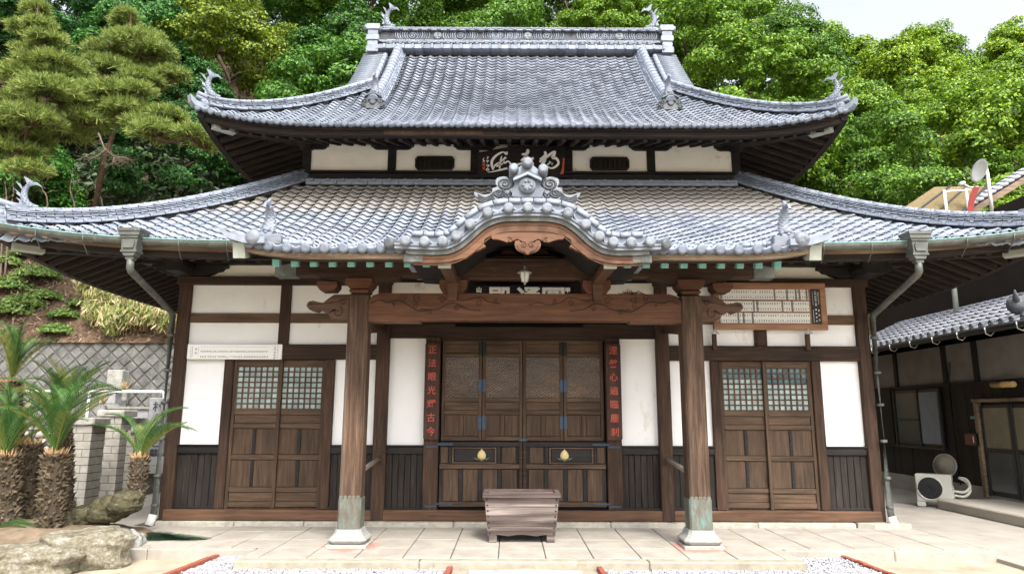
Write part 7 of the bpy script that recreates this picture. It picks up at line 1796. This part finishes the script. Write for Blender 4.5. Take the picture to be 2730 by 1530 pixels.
pine('spreading pine with long drooping bough beside the upper eave', [tuple(atY(a, b, yA + .4)) for a, b in ((40, 600), (62, 430), (88, 300), (100, 190), (92, 80), (95, 20))],
     [(60, 190, 45, 0), (30, 245, 50, .3), (110, 235, 55, -.3), (170, 250, 55, 0), (60, 300, 60, -.2), (140, 300, 60, .2), (235, 230, 45, 0), (290, 235, 50, .2), (350, 222, 48, -.2), (230, 300, 55, .1), (310, 292, 50, 0), (370, 300, 45, .2), (420, 285, 38, 0), (440, 318, 42, -.1), (470, 345, 36, 0), (510, 362, 24, 0), (400, 335, 40, .1), (90, 365, 50, .2), (30, 385, 55, 0), (150, 345, 45, .2), (60, 430, 40, 0), (200, 270, 45, -.2), (10, 330, 55, -.2), (330, 260, 45, -.1), (130, 190, 40, .4),
      (95, 20, 26, .4), (85, 60, 34, .4), (110, 105, 42, .4), (60, 125, 40, .5), (140, 150, 44, .5), (95, 165, 46, .3), (180, 190, 45, .4), (50, 80, 26, .4)], yA, dead=[[(248, 335), (262, 372), (288, 396), (322, 412)], [(266, 376), (245, 394), (208, 404)], [(288, 396), (284, 412), (262, 420)], [(288, 396), (312, 396), (336, 404)]])
yB = 17.0
pine('upright pine with a conical top left of the upper roof', [tuple(atY(a, b, yB)) for a, b in ((235, 540), (262, 400), (310, 270), (332, 150), (328, 60), (330, 26))],
     [(330, 30, 24, 0), (325, 65, 36, 0), (300, 95, 42, .1), (360, 95, 42, -.1), (330, 120, 48, 0), (280, 135, 42, .2), (385, 140, 44, 0), (340, 165, 50, -.1), (290, 180, 45, .1), (400, 185, 42, 0), (350, 205, 46, .1), (255, 165, 34, 0), (430, 195, 28, 0), (300, 240, 40, 0), (290, 300, 34, -.5)], yB, .07)
# thin bare trunks under the pines
for i, (kx, ky0, ky1) in enumerate(((20, 400, 560), (112, 430, 520), (182, 440, 530), (5, 420, 600), (240, 450, 520))):
    Y = 18.5 + (i % 3) * .5; a, b_ = atY(kx + 8, ky1 + 30, Y), atY(kx, ky0, Y); g0 = ff(hz(a.x, Y)); t = thing('sapling', f'thin bare sapling trunk, {ordn[sorted([20, 112, 182, 5, 240]).index(kx)]} from the left below the pine', 'tree', (a.x, Y, g0), 'bare saplings')
    m = MB().tube(smooth_curve([(a.x, Y, g0 - .1), tuple(a.lerp(b_, .3) + Vector((rnd.uniform(-.15, .15), 0, 0))), tuple(a.lerp(b_, .65) + Vector((rnd.uniform(-.15, .15), 0, 0))), tuple(b_)], 4), [.028 - .0016 * q for q in range(13)], 6)
    for q in range(7): p = a.lerp(b_, rnd.uniform(.4, 1)); d = Vector((rnd.uniform(-.5, .5), rnd.uniform(-.2, .2), rnd.uniform(0, .5))); m.tube([p, p + d * .5 + Vector((0, 0, .05)), p + d], [.012, .008, .003], 4)
    m.build('trunk', 'twig_pale', t)
# ------------------------------------------------------------------ bank: shrubs, bamboo grass, litter
def shrub(kx, ky, r, Y, label, n=900, mat='shrub_leaf', L=.11, W=.05, droop=.4):
    c = atY(kx, ky, Y); g0 = ff(hz(c.x, Y)); R = 1.3 * r * KS / FPX * Y; t = thing('shrub', label, 'shrub', (c.x, Y, g0), 'shrubs on the bank')
    v = nrs.normal(size=(n, 3)); v /= np.linalg.norm(v, axis=1)[:, None]; v[:, 2] = np.abs(v[:, 2]) - .3; P = np.array((c.x, Y, max(c.z, g0 + .1))) + v * R * nrs.uniform(.3, 1.1, (n, 1)) * np.array([1.2, 1, .7])
    V, F = leaves_np(P, v + np.array([0, -.3, .7]), L, W, .6, droop); link('foliage', np_mesh('foliage', V, F, mat), t)
    m = MB(); b0 = Vector((c.x, Y, g0 - .05))
    for q in range(8): m.tube([b0, Vector(P[nrs.randint(n)])], [.012, .004], 4)
    m.build('stems', 'bark', t)
for i, (kx, ky, r, Y) in enumerate(((95, 690, 38, 18.4), (20, 720, 40, 18.2), (60, 770, 36, 17.8), (25, 800, 40, 17.6), (110, 745, 28, 18.0), (160, 800, 24, 17.5), (10, 660, 30, 18.8), (140, 850, 26, 17.1), (60, 640, 26, 19.2), (205, 770, 22, 17.8))):
    shrub(kx, ky, r, Y, ['leafy green shrub high on the bank below the eave corner', 'green shrub at the edge of the bank, second above the cycads', 'spreading light green shrub halfway up the bank', 'bright green shrub low on the bank above the cycad crown', 'small shrub right of the spreading one on the bank', 'small low shrub just above the retaining wall', 'shrub at the edge of the bank under the gutter', 'tuft of green overhanging the retaining wall', 'small shrub at the top of the bank under the eave', 'small ferny shrub left of the bamboo grass'][i], 1300)
def bamboo(kx, ky, r, Y, label, n=700):
    c = atY(kx, ky, Y); g0 = ff(hz(c.x, Y)); R = r * KS / FPX * Y; t = thing('bamboo_grass', label, 'bamboo', (c.x, Y, min(g0, c.z - .4)), 'bamboo grass on the bank')
    stems = MB(); tips = []
    for k in range(26):
        a = rnd.uniform(0, 6.28); q = rnd.uniform(0, 1); b0 = Vector((c.x + R * q * math.cos(a), Y + .5 * R * q * math.sin(a), c.z - R * 1.3)); e = Vector((b0.x + rnd.uniform(-.15, .15), b0.y - rnd.uniform(0, .3), c.z + R * rnd.uniform(-.3, .9)))
        stems.tube([b0, b0.lerp(e, .6), e], [.008, .007, .003], 4); tips += [tuple(b0.lerp(e, rnd.uniform(.45, 1.05))) for _ in range(n // 26)]
    P = np.array(tips) + nrs.normal(size=(len(tips), 3)) * .09; m = len(P)
    dry = nrs.rand(m) < .38; Nn = np.tile([0., -.8, .3], (m, 1))
    for nm, sel, mt in (('green_leaves', ~dry, 'bamboo_leaf'), ('dry_leaves', dry, 'bamboo_dry')):
        V, F = leaves_np(P[sel], Nn[sel], .21, .034, .5, 2.2); link(nm, np_mesh(nm, V, F, mt), t)
    stems.build('stems', 'dry_stem', t)
for i, (kx, ky, r, Y) in enumerate(((225, 705, 34, 17.6), (270, 740, 40, 17.3), (320, 760, 46, 17.2), (300, 700, 36, 17.8), (370, 780, 42, 17.0), (425, 790, 38, 16.8), (350, 720, 38, 17.6), (290, 800, 34, 16.9), (245, 780, 26, 17.2), (410, 750, 34, 17.3))):
    bamboo(kx, ky, r, Y, ['pale bamboo grass highest on the bank, under the eave', 'drooping bamboo grass with straw-coloured leaves, centre of the bank', 'dense green bamboo grass clump right of the straw-coloured one', 'bamboo grass clump half hidden under the lower eave', 'bamboo grass clump left of the downpipe', 'yellow-green bamboo grass touching the downpipe', 'bamboo grass under the eave rafters, behind the dense clump', 'straw bamboo grass hanging over the retaining wall', 'thin bamboo grass tuft at the outer edge of the clumps', 'bamboo grass just below the rafters near the downpipe'][i], 620)
P = []
while len(P) < 9000:
    x, y = rnd.uniform(-17, -6.5), rnd.uniform(16.9, 21.5); P.append((x, y, ff(hz(x, y)) + .02 + .12 * math.sin(x * 1.7 + y) * min(1, y - 16.9) + rnd.uniform(0, .05)))
leaf_mat('litter_leaf', (.07, .045, .03), (.17, .12, .08), (.36, .28, .19), False, .05)
V, F = leaves_np(np.array(P), np.tile([0, -.6, .8], (len(P), 1)), .16, .035, .5); link('fallen_leaves', np_mesh('fallen_leaves', V, F, 'litter_leaf'), None, label='brown fallen leaves and twigs covering the bank', cat='fallen leaves', kind='stuff')
# ------------------------------------------------------------------ cycads
def frond_mesh(seed, L, curl, n=44, w=.10, mat='frond'):
    rs = random.Random(seed); V = []; F = []
    spine = [(0, 0, 0)]
    pts = [Vector((0, L * t * (1 - .12 * curl * t), L * (.0 + .30 * curl * math.sin(t * 2.2) - .28 * curl * t * t))) for t in np.linspace(0, 1, n)]
    mb = MB().tube(pts[::3], [.011 * (1 - .75 * i / (len(pts[::3]) - 1)) for i in range(len(pts[::3]))], 5)
    for i in range(5, n - 1):
        t = i / n; d = (pts[i + 1] - pts[i]).normalized(); up = Vector((0, 0, 1)); s = d.cross(up).normalized(); u2 = s.cross(d)
        lw = w * (math.sin(math.pi * min(1, t * 1.05)) ** .55) * rs.uniform(.9, 1.1)
        for sg in (-1, 1):
            tip = pts[i] + (s * sg * .72 + d * .55 + u2 * .42).normalized() * lw; b = d * .0075
            mb.add([pts[i] - b, pts[i] + b, tip + b * .25, tip - b * .25], [(0, 1, 2, 3)])
    return mb.mesh('frond', mat)
FR = [frond_mesh(s, L, c, mat=m) for s, L, c, m in ((1, .85, .5, 'frond'), (2, .95, .75, 'frond'), (3, .75, .35, 'frond_yellow'), (4, .9, 1.0, 'frond'), (5, .8, .6, 'frond_yellow'))]
FRD = frond_mesh(9, .95, .12, mat='frond_dark')
flat('cycad_scale', (.10, .078, .052), .95, .6, 9, .1, bumps=.5, bscale=40, island=.35); flat('cycad_core', (.05, .038, .025), .95)
flat('cycad_crown', (.40, .25, .12), .95, .25, 20)
def cycad(label, path, radius, n_frond, seed, scale=1.0, spread=(.25, 1.1), yaw_bias=None, top=True):
    rs = random.Random(seed); path = [Vector(p) for p in smooth_curve(path, 6)]; t = thing('cycad', label, 'cycad', path[0], 'cycads in the bed')
    MB().tube(path, [radius * .85] * (len(path) - 1) + [radius * .55], 12).build('trunk_core', 'cycad_core', t)
    S = [0]
    for a, b in zip(path, path[1:]): S.append(S[-1] + (b - a).length)
    m = MB(); nring = int(S[-1] / .034)
    for k in range(nring):
        s = S[-1] * k / nring; i = max(0, min(len(path) - 2, sum(1 for q in S if q <= s) - 1)); p = path[i].lerp(path[i + 1], (s - S[i]) / (S[i + 1] - S[i])); d = (path[i + 1] - path[i]).normalized()
        x = d.cross(Vector((0, 1, 0))).normalized(); y = d.cross(x)
        for j in range(15):
            if rs.random() < .12: continue
            a = 6.283 * (j + .5 * (k % 2)) / 15 + rs.uniform(-.16, .16); o = (x * math.cos(a) + y * math.sin(a)); tn = d.cross(o); r = radius * rs.uniform(.86, 1.1)
            c = p + o * r * .8; tip = p + o * r * 1.14 + d * .045 * rs.uniform(-.3, 1.5) + tn * rs.uniform(-.02, .02); w_ = radius * rs.uniform(.10, .19)
            m.add([c - tn * w_ - d * .012, c + tn * w_ - d * .012, c + tn * w_ + d * .024, c - tn * w_ + d * .024, tip], [(0, 1, 4), (1, 2, 4), (2, 3, 4), (3, 0, 4)])
    m.build('leaf_base_scales', 'cycad_scale', t, kind='stuff')
    top_ = path[-1]; d = (path[-1] - path[-3]).normalized(); m = MB()
    for k in range(60):
        a = rs.uniform(0, 6.283); q = rs.uniform(.1, 1); o = Vector((math.cos(a), math.sin(a), 0)) * radius * q; m.tube([top_ + o * .8 - d * .03, top_ + o * 1.15 + d * rs.uniform(.02, .09)], [.012, .002], 4)
    m.build('bud_scales', 'cycad_crown', t)
    for k in range(n_frond):
        a = 6.283 * k / n_frond + rs.uniform(-.25, .25) if yaw_bias is None else rs.choice(yaw_bias) + rs.uniform(-.25, .25); el = rs.uniform(*spread)
        M = Matrix.Translation(top_) @ Matrix.Rotation(a, 4, 'Z') @ Matrix.Rotation(el, 4, 'X') @ Matrix.Scale(scale * rs.uniform(.85, 1.1), 4); link('frond', FR[rs.randrange(5)], t, M=M)
def B(kx, ky, Y): return atY(kx, ky, Y)
cycad('stout cycad trunk with a full crown, nearest the broad flat boulder', [B(125, 1345, 8.45), B(132, 1240, 8.45), B(140, 1140, 8.45)], .15, 28, 3, 1.2, (.35, 1.3))
cycad('tall cycad rising behind the stout one, crown at door height', [B(160, 1300, 9.2), B(158, 1160, 9.2), B(152, 1050, 9.2)], .13, 28, 8, 1.1, (.4, 1.3))
cycad('cycad with a thick trunk cut by the picture edge', [B(15, 1345, 8.5), B(16, 1240, 8.5), B(14, 1145, 8.5)], .15, 24, 5, 1.0, (.5, 1.35))
cycad('tallest cycad, crown highest above the bed', [B(35, 1330, 9.6), B(30, 1150, 9.6), B(28, 960, 9.6)], .15, 20, 12, 1.05, (.7, 1.4))
cycad('dark bare-topped cycad trunk between the two thick ones', [B(80, 1330, 8.9), B(78, 1200, 8.9), B(78, 1115, 8.9)], .15, 3, 15, .4, (.9, 1.4))
cycad('leaning cycad whose trunk bends towards the hall', [B(338, 1262, 8.95), B(346, 1215, 8.95), B(352, 1150, 8.95)], .115, 13, 19, .95, (.35, 1.0), [-2.2, -1.7, -1.2, 1.2, 1.6, .4, -.5])
flat('mossy_trunk', (.065, .06, .035), .95, .5, 12, .1, bumps=1.0, bscale=35, stain=((.17, .15, .10), 9, .55))
cy = [o for o in COL.objects if o.name.startswith('cycad') and 'leaning' in o.get('label', '')][0]
for (kx, ky, sx, sz, sd) in ((215, 1300, .20, .15, 31), (262, 1285, .24, .17, 32), (312, 1268, .22, .15, 33), (180, 1308, .16, .12, 34)):
    c = B(kx, ky, 8.85); V, F = rock_mesh(sd, sx, .19, sz, .9); link('fallen_trunk', np_mesh('fallen_trunk', V, F, 'mossy_trunk', True), cy, M=Matrix.Translation(c) @ Matrix.Rotation(-.35, 4, 'Y'))
# fallen frond on the ground
p = atZ(335, 1372, .03); ff_ = thing('fallen_frond', 'dark green fallen cycad frond lying by the boulder', 'frond', p)
for k in range(8): link('frond', FRD, ff_, M=Matrix.Translation(p + Vector((0, .05 * k - .1, .02 + .012 * k))) @ Matrix.Rotation(-1.45 - .12 * k + .2, 4, 'Z') @ Matrix.Rotation(.02, 4, 'X') @ Matrix.Scale(1.05 - .05 * k, 4))
p = atZ(20, 1338, .25); f2 = thing('cut_frond', 'cut cycad frond lying on the bed beside the boulders', 'frond', p)
for k in range(3): link('frond', FR[k % 2], f2, M=Matrix.Translation(p + Vector((-.2, 0, .03))) @ Matrix.Rotation(-1.2 - .2 * k, 4, 'Z') @ Matrix.Scale(.6, 4))
